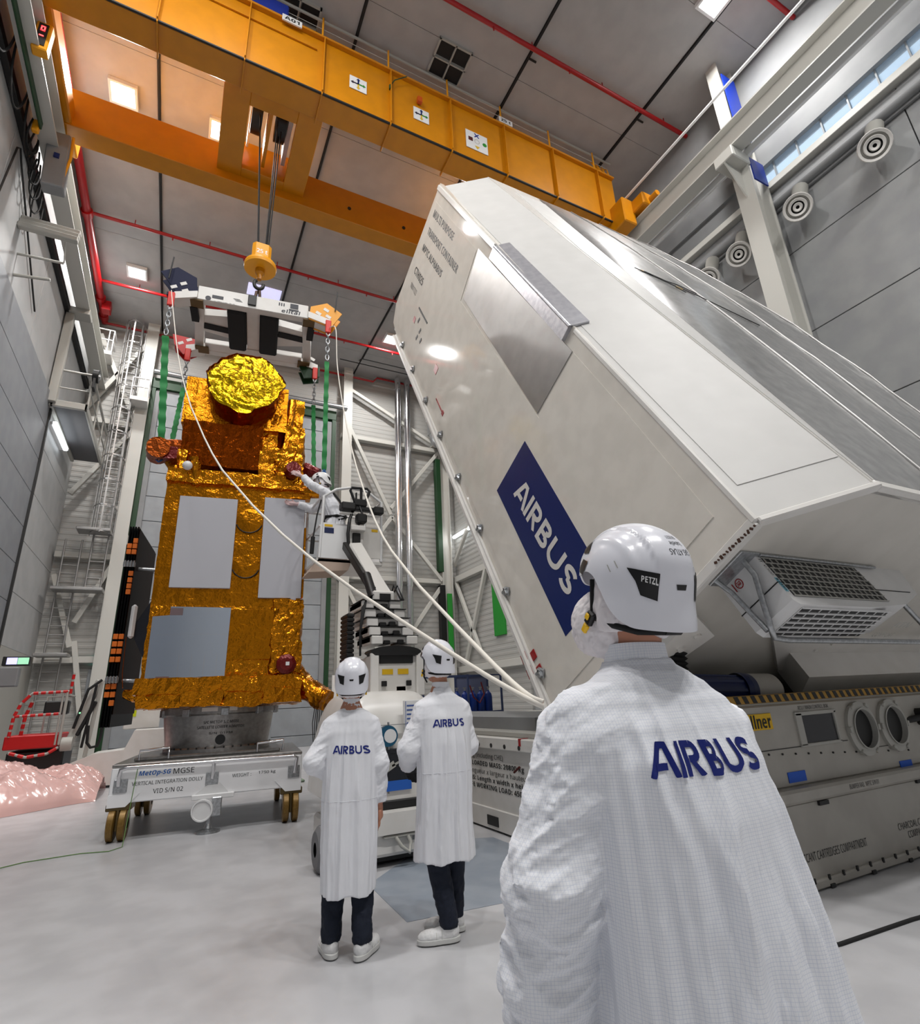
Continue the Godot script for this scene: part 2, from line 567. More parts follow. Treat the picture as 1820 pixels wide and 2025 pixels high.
	single(b, "column", M.steelwhite, "pale steel corner column beside the leaning container", "column", "", "structure")
	b = B.new().box2(Vector3(10.32, 6.9, -22.3), Vector3(10.56, 12.5, -22.02), 0.01)
	single(b, "trim_2", M.green, "dark green strip upright in the far corner of the hall", "strip", "", "structure")
	b = B.new().box2(Vector3(10.34, 2.5, -22.3), Vector3(10.6, 6.3, -22.02), 0.01)
	single(b, "trim_3", M.black, "black strip upright below the dark green one", "strip", "", "structure")
	b = B.new().box2(Vector3(10.64, 3.2, -22.0), Vector3(10.86, 5.9, -21.9), 0.01)
	single(b, "trim_4", M.lime, "narrow bright green strip beside the black one", "strip", "", "structure")
	# cross bracing of the far wall
	braces("wall_brace", [[6.1, 13.4, 8.05, 9.4], [10.6, 13.0, 8.05, 9.7], [8.1, 9.3, 10.5, 6.5], [6.1, 6.4, 8.1, 9.3], [10.5, 6.3, 8.0, 2.9], [6.1, 6.0, 7.9, 2.6], [6.1, 15.4, 7.75, 14.6], [7.75, 14.6, 10.5, 13.2]], -22.15, "white cross bracing on the cladding between column and corner")
	braces("wall_brace", [[-3.9, 8.9, -2.3, 11.7], [-3.9, 12.4, -2.3, 15.6], [-2.3, 12.0, -3.9, 15.6], [-2.4, 8.6, -1.9, 7.2], [-2.05, 7.0, -3.1, 4.4], [-3.9, 6.0, -3.1, 3.6], [-3.0, 3.8, -2.4, 1.0]], -22.2, "pale cross bracing on the cladding behind the caged ladder")
	for q in [[5.7, 10.5, 6.48, "low between column and corner"], [5.7, 10.5, 13.0, "high between column and corner"], [-4.0, -2.2, 6.7, "behind the ladder's lower rungs"], [-4.0, -2.2, 3.2, "low behind the ladder's foot"], [-4.0, -2.2, 11.9, "behind the caged ladder, higher up"]]:
		b = B.new().box2(Vector3(q[0], q[2] - 0.1, -22.42), Vector3(q[1], q[2] + 0.1, -22.15), 0.01)
		single(b, "wall_beam", M.steelwhite, "white horizontal wall beam, " + q[3], "beam")
	# long wall on the container's side
	var wr := thing("wall_right", "long grey side wall of smooth panels above the container", "wall", Vector3(11.6, 0, -5), "", "structure")
	b = B.new().box2(Vector3(11.55, 0, -22.8), Vector3(11.8, 12.6, 12))
	b.box2(Vector3(11.55, 13.3, -22.8), Vector3(11.8, 16.6, 12))
	b.box2(Vector3(11.55, 12.6, -22.8), Vector3(11.8, 13.3, -5.6))
	b.box2(Vector3(11.55, 12.6, 9.0), Vector3(11.8, 13.3, 12))
	put(b, "backing", M.midgrey, wr)
	var ys := [0.0, 2.1, 4.25, 6.5, 8.55, 10.6, 12.6]
	for k in 6:
		for j in 4:
			b = B.new().box2(Vector3(11.48, ys[k], -17.0 + j * 7.2), Vector3(11.55, ys[k + 1] - 0.02, -17.0 + (j + 1) * 7.2 - 0.02), 0.006)
			put(b, "wall_panel", M.wallgrey, wr)
	b = B.new().box2(Vector3(11.4, 0, -22.5), Vector3(11.55, 12.4, -17.02))
	put(b, "ribbed_cladding", M.siding, wr)
	b = B.new().box2(Vector3(11.49, 13.3, -22.5), Vector3(11.55, 16.5, 12))
	put(b, "upper_panel", M.midgrey, wr)  # darker grey carries the unlit look of the upper wall
	var wn := thing("window_1", "long high strip window of pale panes under the crane rail", "window", Vector3(11.6, 12.6, 1.7), "", "structure")
	var skyglass := paint(Color(0.86, 0.93, 0.98, 0.25), 0.1)
	skyglass.transparency = BaseMaterial3D.TRANSPARENCY_ALPHA
	for k in 26:
		b = B.new().box2(Vector3(11.6, 12.6, -5.6 + k * 0.56), Vector3(11.62, 13.3, -5.6 + (k + 1) * 0.56 - 0.03))
		put(b, "pane", skyglass, wn)
		b = B.new().box2(Vector3(11.57, 12.6, -5.6 + (k + 1) * 0.56 - 0.03), Vector3(11.64, 13.3, -5.6 + (k + 1) * 0.56))
		put(b, "mullion", M.panel, wn)
	b = B.new().box2(Vector3(11.3, 12.42, -22), Vector3(11.56, 12.6, 12), 0.01)
	single(b, "trim_5", M.steelwhite, "pale ledge under the high strip window", "ledge", "", "structure")
	for y in [2.6, 6.6]:
		b = B.new().box2(Vector3(11.15, y - 0.13, -22.4), Vector3(11.4, y + 0.13, -17.1), 0.01)
		single(b, "wall_beam", M.steelwhite, "pale wall beam along the ribbed corner, " + ("below the tube light" if y > 5 else "near the blue cylinders"), "beam")
	var zb := [[7.3, -22.3, 9.6, -19.8], [6.5, -22.2, 3.2, -20.2], [6.5, -19.4, 2.9, -21.5]]
	b = B.new()
	for q in zb:
		b.beam(Vector3(11.22, q[0], q[1]), Vector3(11.22, q[2], q[3]), 0.16, 0.14, Vector3.RIGHT, 0.01)
	single(b, "wall_brace", M.steelwhite, "pale diagonal struts on the ribbed corner cladding", "brace")
	b = B.new().box2(Vector3(11.3, 3.7, -19.15), Vector3(11.42, 7.4, -18.35), 0.01)
	single(b, "trim_6", M.lime, "wide bright green strip next to the container rim", "strip", "", "structure")
	# tall column and crane runway
	var cl := thing("column", "tall white H column carrying the crane runway", "column", Vector3(10.9, 0, -5.4), "", "structure")
	b = B.new().ibeam(Vector3(10.95, 0, -5.36), Vector3(10.95, 13.1, -5.36), 0.42, 0.6, 0.035, 0.025, Vector3.LEFT)
	put(b, "shaft", M.steelwhite, cl)
	b = B.new().ibeam(Vector3(11.0, 13.1, -5.4), Vector3(11.0, 16.5, -5.4), 0.3, 0.6, 0.03, 0.02, Vector3.LEFT)
	put(b, "upper_shaft", M.steelwhite, cl)
	b = B.new().box2(Vector3(10.1, 12.85, -5.6), Vector3(10.75, 13.15, -5.12), 0.02)
	b.prism(PackedVector2Array([Vector2(0, 0), Vector2(0.6, 0), Vector2(0.6, -0.9)]), 0.03, Transform3D(Basis(Vector3.RIGHT, Vector3.UP, Vector3.BACK), Vector3(10.1, 12.85, -5.37)))
	put(b, "corbel", M.steelwhite, cl)
	b = B.new().box2(Vector3(10.72, 13.9, -5.22), Vector3(11.2, 16.0, -5.19))
	b.box2(Vector3(10.72, 12.4, -5.14), Vector3(11.2, 13.05, -5.11))
	put(b, "tarp", M.blue, cl, false, "blue plastic sheet on the column web")
	for x in [10.35, -3.6]:
		var rb := thing("crane_rail", "white crane runway girder along the " + ("wall with the air nozzles" if x > 0 else "wall with the grey door"), "crane rail", Vector3(x, 13.15, -5))
		b = B.new().ibeam(Vector3(x, 13.5, -22.3), Vector3(x, 13.5, 12), 0.36, 0.66, 0.035, 0.02)
		put(b, "girder", M.steelwhite, rb)
		b = B.new().box2(Vector3(x - 0.03, 13.83, -22.3), Vector3(x + 0.03, 13.91, 12), 0.008)
		put(b, "running_rail", M.darkmetal, rb)
		if x > 0:
			b = B.new().box2(Vector3(10.68, 13.1, -22.3), Vector3(10.76, 13.3, 12), 0.01)
			b.box2(Vector3(9.98, 14.55, -22.3), Vector3(10.04, 14.6, 12), 0.008)
			put(b, "conductor_line", M.white, rb)
	# conductor lines of the door side
	b = B.new().box2(Vector3(-3.86, 13.45, -16.8), Vector3(-3.72, 13.6, 12), 0.01)
	single(b, "conductor_bar", M.red, "red conductor bar beside the crane runway of the door side", "conductor bar")
	b = B.new().box2(Vector3(-3.86, 13.45, -22.2), Vector3(-3.72, 13.6, -16.82), 0.01)
	single(b, "conductor_bar", M.black, "black conductor bar continuing the red one to the far wall", "conductor bar")
	for q in [[-3.98, 13.0, 0.09, "black cable tray behind the conductor bar"]]:
		b = B.new().box2(Vector3(q[0] - 0.06, q[1], -22), Vector3(q[0] + 0.06, q[1] + 0.2, 12), 0.01)
		single(b, "cable_tray", M.black, q[3], "cable tray")
	# sprinkler pipes
	var n := 0
	for z in [-6.88, -16.6, -19.77]:
		b = B.new().cyl(Vector3(-3.9, 16.28, z), Vector3(11.45, 16.28, z), 0.055, 10)
		for k in 7:
			b.cyl(Vector3(-2.6 + k * 2.2, 16.28, z), Vector3(-2.6 + k * 2.2, 16.5, z), 0.015, 6)
			b.cyl(Vector3(-1.5 + k * 2.2, 16.28, z), Vector3(-1.5 + k * 2.2, 16.13, z), 0.02, 6)
		single(b, "sprinkler_pipe", M.red, "thin red sprinkler pipe across the ceiling, " + ["above the crane's handrail", "just beyond the crane", "over the lifting frame"][n], "pipe")
		n += 1
	b = B.new().cyl(Vector3(3.0, 16.28, -3.7), Vector3(11.45, 16.28, -3.7), 0.055, 10)
	single(b, "sprinkler_pipe", M.red, "short stretch of red sprinkler pipe nearest the window strip", "pipe")
	b = B.new().tube([Vector3(-3.9, 16.15, -22.2), Vector3(7.2, 16.15, -22.2), Vector3(7.4, 16.4, -22.2), Vector3(11.3, 16.4, -22.2)], 0.05, 8)
	single(b, "sprinkler_pipe", M.red, "red sprinkler pipe along the top of the far wall", "pipe")
	var mp := thing("main_pipe", "thick red fire main along the ceiling corner", "pipe", Vector3(-3.85, 16.2, -5))
	b = B.new().cyl(Vector3(-3.88, 16.25, -22.3), Vector3(-3.88, 16.25, 12), 0.12, 14)
	put(b, "pipe", M.red, mp)
	for z in [-21.9, -20.8, -16.6, -10.0]:
		b = B.new().cyl(Vector3(-3.88, 16.25, z - 0.1), Vector3(-3.88, 16.25, z + 0.1), 0.165, 14)
		put(b, "coupling", M.red, mp)
	b = B.new().box2(Vector3(-3.85, 15.9, -21.3), Vector3(-3.55, 16.3, -20.9), 0.03)
	put(b, "valve", M.red, mp)
	b = B.new().tube([Vector3(5.3, 16.3, -21.2), Vector3(11.3, 16.3, -21.2)], 0.02, 6)
	b.tube([Vector3(6.2, 16.3, -20.8), Vector3(11.3, 16.3, -20.8)], 0.02, 6)
	b.tube([Vector3(6.2, 16.45, -21.2), Vector3(6.2, 16.3, -20.8)], 0.02, 6)
	single(b, "conduit", M.joint, "pair of thin dark conduits at the ceiling's far end", "conduit")
	# ceiling lamps
	var names := ["square lamp nearest the wall corner above the crane", "square lamp half hidden by the crane trolley", "square lamp above the blue end of the lifting frame", "square lamp beside the container's raised rim", "square ceiling lamp hidden above the container's raised end", "square lamp at the picture's top edge", "square ceiling lamp above the two people by the lift", "square ceiling lamp between the viewer and the grey door", "square ceiling lamp behind the viewer by the grey door", "square ceiling lamp straight behind the viewer", "square ceiling lamp behind the near person", "square ceiling lamp behind the container's ports"]
	for i in LAMPS.size():
		var at := Vector3(LAMPS[i][0], 16.38, LAMPS[i][1])
		var lab: String = names[i] if i < names.size() and names[i] else "square ceiling lamp over the unseen part of the hall"
		var l := thing("ceiling_lamp", lab, "lamp", at, "square ceiling lamps")
		b = B.new()
		for s in [-1, 1]:
			b.box2(at + Vector3(0.29 * s - 0.03, 0.0, -0.32), at + Vector3(0.29 * s + 0.03, 0.12, 0.32), 0.005)
			b.box2(at + Vector3(-0.26, 0.0, 0.29 * s - 0.03), at + Vector3(0.26, 0.12, 0.29 * s + 0.03), 0.005)
		b.box2(at + Vector3(-0.27, 0.09, -0.27), at + Vector3(0.27, 0.12, 0.27))
		put(b, "housing", M.white, l)
		b = B.new().box2(at + Vector3(-0.26, 0.03, -0.26), at + Vector3(0.26, 0.05, 0.26))
		put(b, "diffuser", M.lampglow, l)
	b = B.new().box2(Vector3(1.0, 16.46, -18.68), Vector3(2.2, 16.5, -18.02), 0.01)
	single(b, "skylight", glow(Color(0.8, 0.8, 1.0), 0.62), "pale bluish skylight square above the lifting frame", "skylight")
	for q in [[4.12, -8.57, 0.88, "dark hatch above the crane's handrail"], [0.5, -9.3, 0.95, "dark hatch beside the blue cable drum"]]:
		var h := thing("ceiling_hatch", q[3] + ", four square panes", "hatch", Vector3(q[0] + 0.45, 16.4, q[1] + 0.45))
		var o := Vector3(q[0], 16.44, q[1])
		b = B.new()
		for k in [[0.0, 0.0, 0.04, q[2]], [q[2] - 0.04, 0.0, q[2], q[2]], [0.0, 0.0, q[2], 0.04], [0.0, q[2] - 0.04, q[2], q[2]], [q[2] / 2 - 0.015, 0.0, q[2] / 2 + 0.015, q[2]], [0.0, q[2] / 2 - 0.015, q[2], q[2] / 2 + 0.015]]:
			b.box2(o + Vector3(k[0], -0.02, k[1]), o + Vector3(k[2], 0.06, k[3]))
		put(b, "frame", M.frame, h)
		for i in 2:
			for j in 2:
				b = B.new().box2(o + Vector3(0.045 + i * q[2] / 2, 0.03, 0.045 + j * q[2] / 2), o + Vector3(q[2] / 2 - 0.02 + i * q[2] / 2, 0.05, q[2] / 2 - 0.02 + j * q[2] / 2))
				put(b, "pane", M.joint, h)
	wall_fittings()

func braces(called: String, list: Array, z: float, label: String) -> void:
	var b := B.new()
	for q in list:
		b.beam(Vector3(q[0], q[1], z), Vector3(q[2], q[3], z), 0.16, 0.15, Vector3.BACK, 0.01)
	single(b, called, M.steelwhite, label, "brace")

func wall_fittings() -> void:
	var b := B.new()
	# tube lights
	for q in [[Vector3(-3.93, 9.72, -20.15), Vector3(-3.93, 9.66, -18.1), Vector3(0.16, 0, 0), "bright tube light under the service platform"], [Vector3(11.3, 8.66, -20.3), Vector3(11.3, 8.66, -22.3), Vector3(-0.16, 0, 0), "bright tube light on the ribbed cladding by the container"]]:
		var l := thing("tube_light", q[3], "lamp", (q[0] + q[1]) * 0.5)
		b = B.new().beam(q[0] - q[2] * 0.4, q[1] - q[2] * 0.4, 0.16, 0.1, Vector3.UP, 0.01)
		put(b, "housing", M.white, l)
		b = B.new().beam(q[0] + q[2] * 0.3, q[1] + q[2] * 0.3, 0.14, 0.13, Vector3.UP, 0.03)
		put(b, "tube", M.tubeglow, l)
		var li := AreaLight3D.new()
		li.name = "tube_lamp"
		li.area_size = Vector2(0.13, 2.0)
		li.light_energy = 1.3
		li.shadow_enabled = true
		add_child(li, true)
		var c: Vector3 = (q[0] + q[1]) * 0.5 + q[2] * 0.9
		li.look_at_from_position(c, c + q[2].normalized() * 0.8 + Vector3.DOWN * 0.6, Vector3.BACK)
	# air nozzles on a duct
	b = B.new().cyl(Vector3(11.36, 11.95, -12), Vector3(11.36, 11.95, 2), 0.1, 12)
	b.box2(Vector3(11.4, 11.8, -12), Vector3(11.47, 12.3, 2), 0.01)
	single(b, "air_duct", M.midgrey, "grey air duct along the wall feeding the round nozzles", "duct")
	var k := 0
	for z in [-3.06, -4.58, -6.02, -6.9, -1.85]:
		var at := Vector3(10.95, 11.1, z)
		var t := thing("air_nozzle", ["round cream air nozzle nearest the strip window's middle", "round cream air nozzle just right of the tall column", "round cream air nozzle just left of the tall column", "round cream air nozzle half hidden by the container roof", "round cream air nozzle at the wall's near end"][k], "air nozzle", at, "air nozzles")
		var ax := Vector3(-0.75, -0.6, 0.25).normalized()
		b = B.new().lathe([Vector2(0.0, -0.3), Vector2(0.2, -0.3), Vector2(0.25, -0.1), Vector2(0.25, 0.0), Vector2(0.19, 0.03)], at, ax, 24)
		b.cyl(at - ax * 0.25, Vector3(11.3, 11.8, z), 0.16, 12)
		put(b, "body", M.frame, t)
		for r in [0.27, 0.17, 0.08]:
			b = B.new().lathe([Vector2(r, 0.02), Vector2(r + 0.015, 0.05), Vector2(r, 0.09), Vector2(r - 0.045, 0.07), Vector2(r - 0.04, 0.03), Vector2(r, 0.02)], at, ax, 24)
			put(b, "ring", M.cream2, t)
		b = B.new().lathe([Vector2(0.0, -0.02), Vector2(0.24, -0.02)], at, ax, 20)
		put(b, "throat", M.joint, t)
		k += 1
	# shiny twin pipes
	for x in [8.3, 8.78]:
		var t := thing("air_pipe", "tall shiny steel pipe on the far wall, " + ("nearer the white column" if x < 8.5 else "nearer the corner"), "pipe", Vector3(x, 0, -21.8), "twin steel pipes")
		b = B.new().cyl(Vector3(x, 0.0, -21.8), Vector3(x, 16.1, -21.8), 0.155, 16)
		put(b, "pipe", M.chrome, t)
		b = B.new()
		for j in 9:
			b = B.new().cyl(Vector3(x, 2.9 + j * 1.6, -21.8), Vector3(x, 2.96 + j * 1.6, -21.8), 0.168, 16)
			put(b, "collar", M.chrome, t)
		b = B.new().lathe([Vector2(0.155, 0), Vector2(0.13, 0.2), Vector2(0.09, 0.3), Vector2(0, 0.3)], Vector3(x, 16.1, -21.8), Vector3.UP, 14)
		put(b, "end_cone", M.chrome, t)
	# square duct with elbow near the corner
	b = B.new().box2(Vector3(9.9, 13.6, -22.0), Vector3(10.5, 16.4, -21.4), 0.02)
	b.tube([Vector3(10.2, 13.6, -21.7), Vector3(10.22, 13.2, -21.65), Vector3(10.45, 12.95, -21.4), Vector3(10.9, 12.9, -21.0)], [0.3, 0.3, 0.29, 0.28], 14)
	single(b, "vent_duct", M.galv, "galvanised square duct with an elbow next to the container rim", "duct")
	var wc := thing("wall_camera", "small white camera on the corner column beside the container", "camera", Vector3(10.7, 12.5, -21.5))
	b = B.new().cyl(Vector3(10.55, 12.45, -21.2), Vector3(10.85, 12.7, -21.7), 0.16, 12)
	put(b, "housing", M.white, wc)
	b = B.new().box2(Vector3(10.62, 12.6, -22.0), Vector3(10.78, 12.8, -21.5), 0.02)
	put(b, "bracket", M.frame, wc)
	# service platform under the runway
	var p := thing("service_platform", "pale steel service platform with handrail under the crane runway", "platform", Vector3(-3.5, 10, -19.5))
	b = B.new().box2(Vector3(-3.95, 10.0, -21.7), Vector3(-3.1, 10.05, -17.5))
	put(b, "grating", M.grid, p)
	b = B.new().box2(Vector3(-3.95, 9.92, -17.55), Vector3(-3.05, 10.12, -17.45), 0.01)
	b.box2(Vector3(-3.12, 9.92, -21.7), Vector3(-3.05, 10.12, -17.45), 0.01)
	b.box2(Vector3(-3.98, 9.92, -21.7), Vector3(-3.88, 10.12, -17.45), 0.01)
	put(b, "edge_beam", M.frame, p)
	b = B.new()
	for y in [10.55, 11.12]:
		b.tube([Vector3(-3.98, y, -17.5), Vector3(-3.06, y, -17.5), Vector3(-3.06, y, -21.7)], 0.04 if y > 11 else 0.025, 8)
	for q in [Vector3(-3.98, 10, -17.5), Vector3(-3.06, 10, -17.5), Vector3(-3.06, 10, -19.0), Vector3(-3.06, 10, -20.5), Vector3(-3.06, 10, -21.7)]:
		b.cyl(q, q + Vector3(0, 1.12, 0), 0.028, 8)
	put(b, "handrail", M.frame, p)
	b = B.new().beam(Vector3(-3.92, 10.0, -17.42), Vector3(-3.9, 13.1, -17.4), 0.22, 0.2, Vector3.BACK, 0.01)
	b.box2(Vector3(-3.97, 13.0, -17.65), Vector3(-3.4, 13.18, -17.2), 0.01)
	single(b, "runway_post", M.frame, "beige steel post holding the runway above the service platform", "post")
	var fan := thing("cable_reel", "dark round cable reel at the service platform's corner", "reel", Vector3(-2.95, 11, -17.4))
	b = B.new().cyl(Vector3(-3.05, 11.05, -17.4), Vector3(-2.9, 11.05, -17.4), 0.2, 20)
	put(b, "drum", M.black, fan)
	b = B.new().lathe([Vector2(0, 0.04), Vector2(0.07, 0.04), Vector2(0.1, 0)], Vector3(-2.9, 11.05, -17.4), Vector3.RIGHT, 14)
	put(b, "cover", M.galv, fan)
	b = B.new().box2(Vector3(-3.02, 10.6, -17.55), Vector3(-2.95, 11.0, -17.25), 0.01)
	put(b, "bracket", M.darkmetal, fan)
	# bracket arm nearer the viewer
	var br := thing("wall_bracket", "grey channel bracket with thin rails across the bright wall patch", "bracket", Vector3(-3.6, 12.1, -12.5))
	b = B.new()
	for y in [0.0, 0.14, 0.28]:
		b.box2(Vector3(-4.05, 11.6 + y, -12.5 - y * 0.4), Vector3(-2.95, 11.72 + y, -12.35 - y * 0.4), 0.015)
	put(b, "channel", M.frame, br)
	b = B.new().cyl(Vector3(-4.05, 11.2, -12.8), Vector3(-3.2, 11.25, -12.8), 0.03, 8)
	b.cyl(Vector3(-4.05, 10.7, -12.9), Vector3(-3.4, 10.8, -12.9), 0.035, 8)
	b.cyl(Vector3(-3.2, 11.25, -12.8), Vector3(-3.2, 11.7, -12.5), 0.015, 6)
	put(b, "rail", M.frame, br)
	b = B.new().tube([Vector3(-4.0, 11.0, -11.0), Vector3(-4.0, 12.6, -11.25), Vector3(-4.0, 12.75, -11.4), Vector3(-4.0, 12.6, -11.6), Vector3(-4.0, 11.0, -14.6)], 0.02, 6)
	single(b, "conduit", M.darkmetal, "thin grey cable bent over the bright wall below the runway", "conduit")
	caged_ladder()

func caged_ladder() -> void:
	var t := thing("caged_ladder", "tall aluminium ladder with safety cage on the far wall", "ladder", Vector3(-2.7, 3, -22))
	var b := B.new()
	for x in [-2.95, -2.5]:
		b.cyl(Vector3(x, 5.4, -22.0), Vector3(x, 16.2, -22.0), 0.03, 8)
	put(b, "stile", M.alu, t)
	for k in 36:
		b = B.new().cyl(Vector3(-2.95, 5.6 + k * 0.29, -22.0), Vector3(-2.5, 5.6 + k * 0.29, -22.0), 0.018, 6)
		put(b, "rung", M.alu, t)
	for k in 10:
		var y := 7.4 + k * 0.95
		var pts: Array = []
		for j in 13:
			var a := PI * j / 12.0
			pts.append(Vector3(-2.725 + 0.36 * cos(a), y, -21.95 + 0.68 * sin(a)))
		b = B.new()
		for j in 12:
			b.beam(pts[j], pts[j + 1], 0.012, 0.05)
		put(b, "hoop", M.alu, t)
	for j in 5:
		var a := PI * (j + 0.0) / 4.0
		b = B.new().box(Vector3(-2.725 + 0.35 * cos(a), 11.7, -21.95 + 0.67 * sin(a)), Vector3(0.045, 8.7, 0.012), Basis(Vector3.UP, -a + PI / 2))
		put(b, "cage_bar", M.alu, t)
	var t2 := thing("wall_ladder", "lower open aluminium ladder beside the caged one", "ladder", Vector3(-3.5, 3, -22))
	b = B.new()
	for x in [-3.72, -3.25]:
		b.cyl(Vector3(x, 0.3, -22.0), Vector3(x, 7.2, -22.0), 0.03, 8)
	put(b, "stile", M.alu, t2)
	for k in 23:
		b = B.new().cyl(Vector3(-3.72, 0.5 + k * 0.29, -22.0), Vector3(-3.25, 0.5 + k * 0.29, -22.0), 0.018, 6)
		put(b, "rung", M.alu, t2)
	for q in [[-3.4, 7.4, -2.4, "upper landing bar between the two ladders"], [-3.8, 5.35, -2.35, "lower landing bar between the two ladders"], [-3.9, 3.25, -3.0, "bar across the open ladder's foot"]]:
		b = B.new().box2(Vector3(q[0], q[1], -21.98), Vector3(q[2], q[1] + 0.1, -21.3), 0.02)
		single(b, "ladder_landing", M.alu, q[3], "ladder bar")
	for q in [[-3.95, -3.35, 14.3, 15.36, "small railed balcony high by the wall corner"], [-2.5, -1.95, 12.6, 13.55, "small railed balcony beside the ladder cage"]]:
		var g := thing("balcony", q[4], "balcony", Vector3((q[0] + q[1]) / 2, q[2], -21.8))
		b = B.new().box2(Vector3(q[0], q[2], -22.2), Vector3(q[1], q[2] + 0.16, -21.4), 0.01)
		put(b, "deck", M.cream2, g)
		b = B.new()
		for y in [q[3], (q[2] + q[3]) / 2 + 0.1]:
			b.tube([Vector3(q[0], y, -21.42), Vector3(q[1], y, -21.42), Vector3(q[1], y, -22.2)], 0.025, 6)
		for x in [q[0], q[1], q[1] - 0.15]:
			b.cyl(Vector3(x, q[2], -21.42), Vector3(x, q[3], -21.42), 0.022, 6)
		put(b, "railing", M.white, g)

func crane() -> void:
	var b := B.new()
	var g := thing("crane_girder", "yellow crane girder with ribs, sign plates and handrail", "crane", Vector3(3.3, 13.9, -8.8))
	b = B.new().box2(Vector3(-3.55, 13.9, -9.06), Vector3(10.0, 15.63, -8.48), 0.012)
	put(b, "box_girder", M.yellow, g)
	b = B.new().box2(Vector3(-3.55, 15.6, -9.14), Vector3(10.0, 15.66, -8.38), 0.01)
	put(b, "top_flange", M.yellow, g)
	b = B.new().box2(Vector3(-3.5, 13.885, -8.475), Vector3(9.9, 13.925, -8.43), 0.004)
	put(b, "seam_bar", M.darkmetal, g, false, "dark brown seam bar")
	b = B.new().box2(Vector3(-3.5, 15.2, -8.48), Vector3(1.4, 15.24, -8.44), 0.004)
	put(b, "stiffener_bar", M.yellow, g)
	for k in 8:
		var x := -1.57 + k * 1.56
		b = B.new().box2(Vector3(x - 0.012, 13.9, -8.49), Vector3(x + 0.012, 15.6, -8.36), 0.004)
		b.box2(Vector3(x - 0.012, 13.83, -9.13), Vector3(x + 0.012, 13.92, -8.4), 0.004)
		put(b, "stiffener", M.yellow, g)
	# sign plates with arrows
	for q in [[2.35, 14.72], [3.9, 14.66]]:
		b = B.new().box2(Vector3(q[0] - 0.2, q[1] - 0.2, -8.475), Vector3(q[0] + 0.2, q[1] + 0.2, -8.46), 0.003)
		var sp := put(b, "direction_sign", M.white, g)
		var cols := [M.navy, M.lime, paint(Color(0.85, 0.7, 0.15)), paint(Color(0.12, 0.1, 0.2))]
		for k in 4:
			var d: Vector3 = [Vector3.UP, Vector3.RIGHT, Vector3.DOWN, Vector3.LEFT][k]
			var o := Vector3(q[0], q[1], -8.456)
			b = B.new().beam(o, o + d * 0.12, 0.035, 0.004, Vector3.BACK)
			b.prism(PackedVector2Array([Vector2(-0.045, 0), Vector2(0.045, 0), Vector2(0, 0.06)]), 0.004, Transform3D(Basis(d.cross(Vector3.BACK) , d, Vector3.BACK), o + d * 0.115 - Vector3(0, 0, 0.002)))
			put(b, "arrow", cols[k], sp)
	b = B.new().box2(Vector3(5.1, 14.32, -8.475), Vector3(5.72, 14.92, -8.46), 0.003)
	var pl := put(b, "symbol_sign", M.white, g)
	b = B.new().box2(Vector3(5.17, 14.58, -8.46), Vector3(5.29, 14.7, -8.455))
	put(b, "square_mark", paint(Color(0.3, 0.05, 0.05)), pl)
	b = B.new().cyl(Vector3(5.63, 14.62, -8.46), Vector3(5.63, 14.62, -8.455), 0.06, 16)
	put(b, "round_mark", M.lime, pl)
	b = B.new().beam(Vector3(5.35, 14.76, -8.457), Vector3(5.47, 14.88, -8.457), 0.03, 0.004, Vector3.BACK)
	b.beam(Vector3(5.47, 14.76, -8.457), Vector3(5.35, 14.88, -8.457), 0.03, 0.004, Vector3.BACK)
	put(b, "cross_mark", M.blue, pl)
	b = B.new().prism(PackedVector2Array([Vector2(5.34, 14.46), Vector2(5.48, 14.46), Vector2(5.41, 14.36)]), 0.004, Transform3D(Basis.IDENTITY, Vector3(0, 0, -8.459)))
	put(b, "triangle_mark", paint(Color(0.85, 0.7, 0.15)), pl)
	b = B.new().lathe([Vector2(0.06, 0), Vector2(0.075, 0)], Vector3(5.41, 14.62, -8.457), Vector3.BACK, 16)
	put(b, "ring_mark", M.frame, pl)
	for q in [[0.62, 15.55, "A01", 0.42], [6.1, 15.68, "25 t", 0.4]]:
		b = B.new().box2(Vector3(q[0], q[1] - 0.02, -8.4), Vector3(q[0] + q[3], q[1] + 0.16, -8.37))
		var np := put(b, "number_plate", M.white, g)
		b = B.new().text(q[2], q[3] * 0.75, 0.1, Transform3D(Basis.IDENTITY, Vector3(q[0] + q[3] * 0.12, q[1] + 0.02, -8.366)), true)
		put(b, "lettering", M.ink, np)
	b = B.new().box2(Vector3(-0.1, 15.66, -8.9), Vector3(0.75, 16.1, -8.4), 0.03)
	put(b, "cable_drum", M.blue, g, false, "blue cable drum")
	b = B.new().cyl(Vector3(3.1, 14.95, -8.4), Vector3(3.1, 15.08, -8.4), 0.035, 10)
	b.tube([Vector3(3.1, 15.08, -8.4), Vector3(3.2, 15.3, -8.38), Vector3(3.5, 15.58, -8.35)], 0.012, 6)
	put(b, "siren", M.green, g)
	b = B.new().box2(Vector3(3.78, 14.98, -8.46), Vector3(3.9, 15.14, -8.36), 0.01)
	put(b, "beacon", paint(Color(0.75, 0.3, 0.03), 0.4), g, false, "orange beacon")
	# handrail on top
	b = B.new()
	b.tube([Vector3(-3.4, 16.42, -8.55), Vector3(9.9, 16.42, -8.55)], 0.022, 8)
	b.tube([Vector3(-3.4, 16.22, -8.45), Vector3(10.0, 16.22, -8.45)], 0.03, 8)
	b.tube([Vector3(-3.4, 15.95, -8.45), Vector3(9.9, 15.95, -8.45)], 0.008, 6)
	put(b, "handrail", M.frame, g)
	for k in 6:
		var x := 1.5 + k * 1.56
		b = B.new().tube([Vector3(x, 15.64, -8.42), Vector3(x, 16.28, -8.42)], 0.022, 8)
		put(b, "rail_post", M.yellow2, g)
	b = B.new()
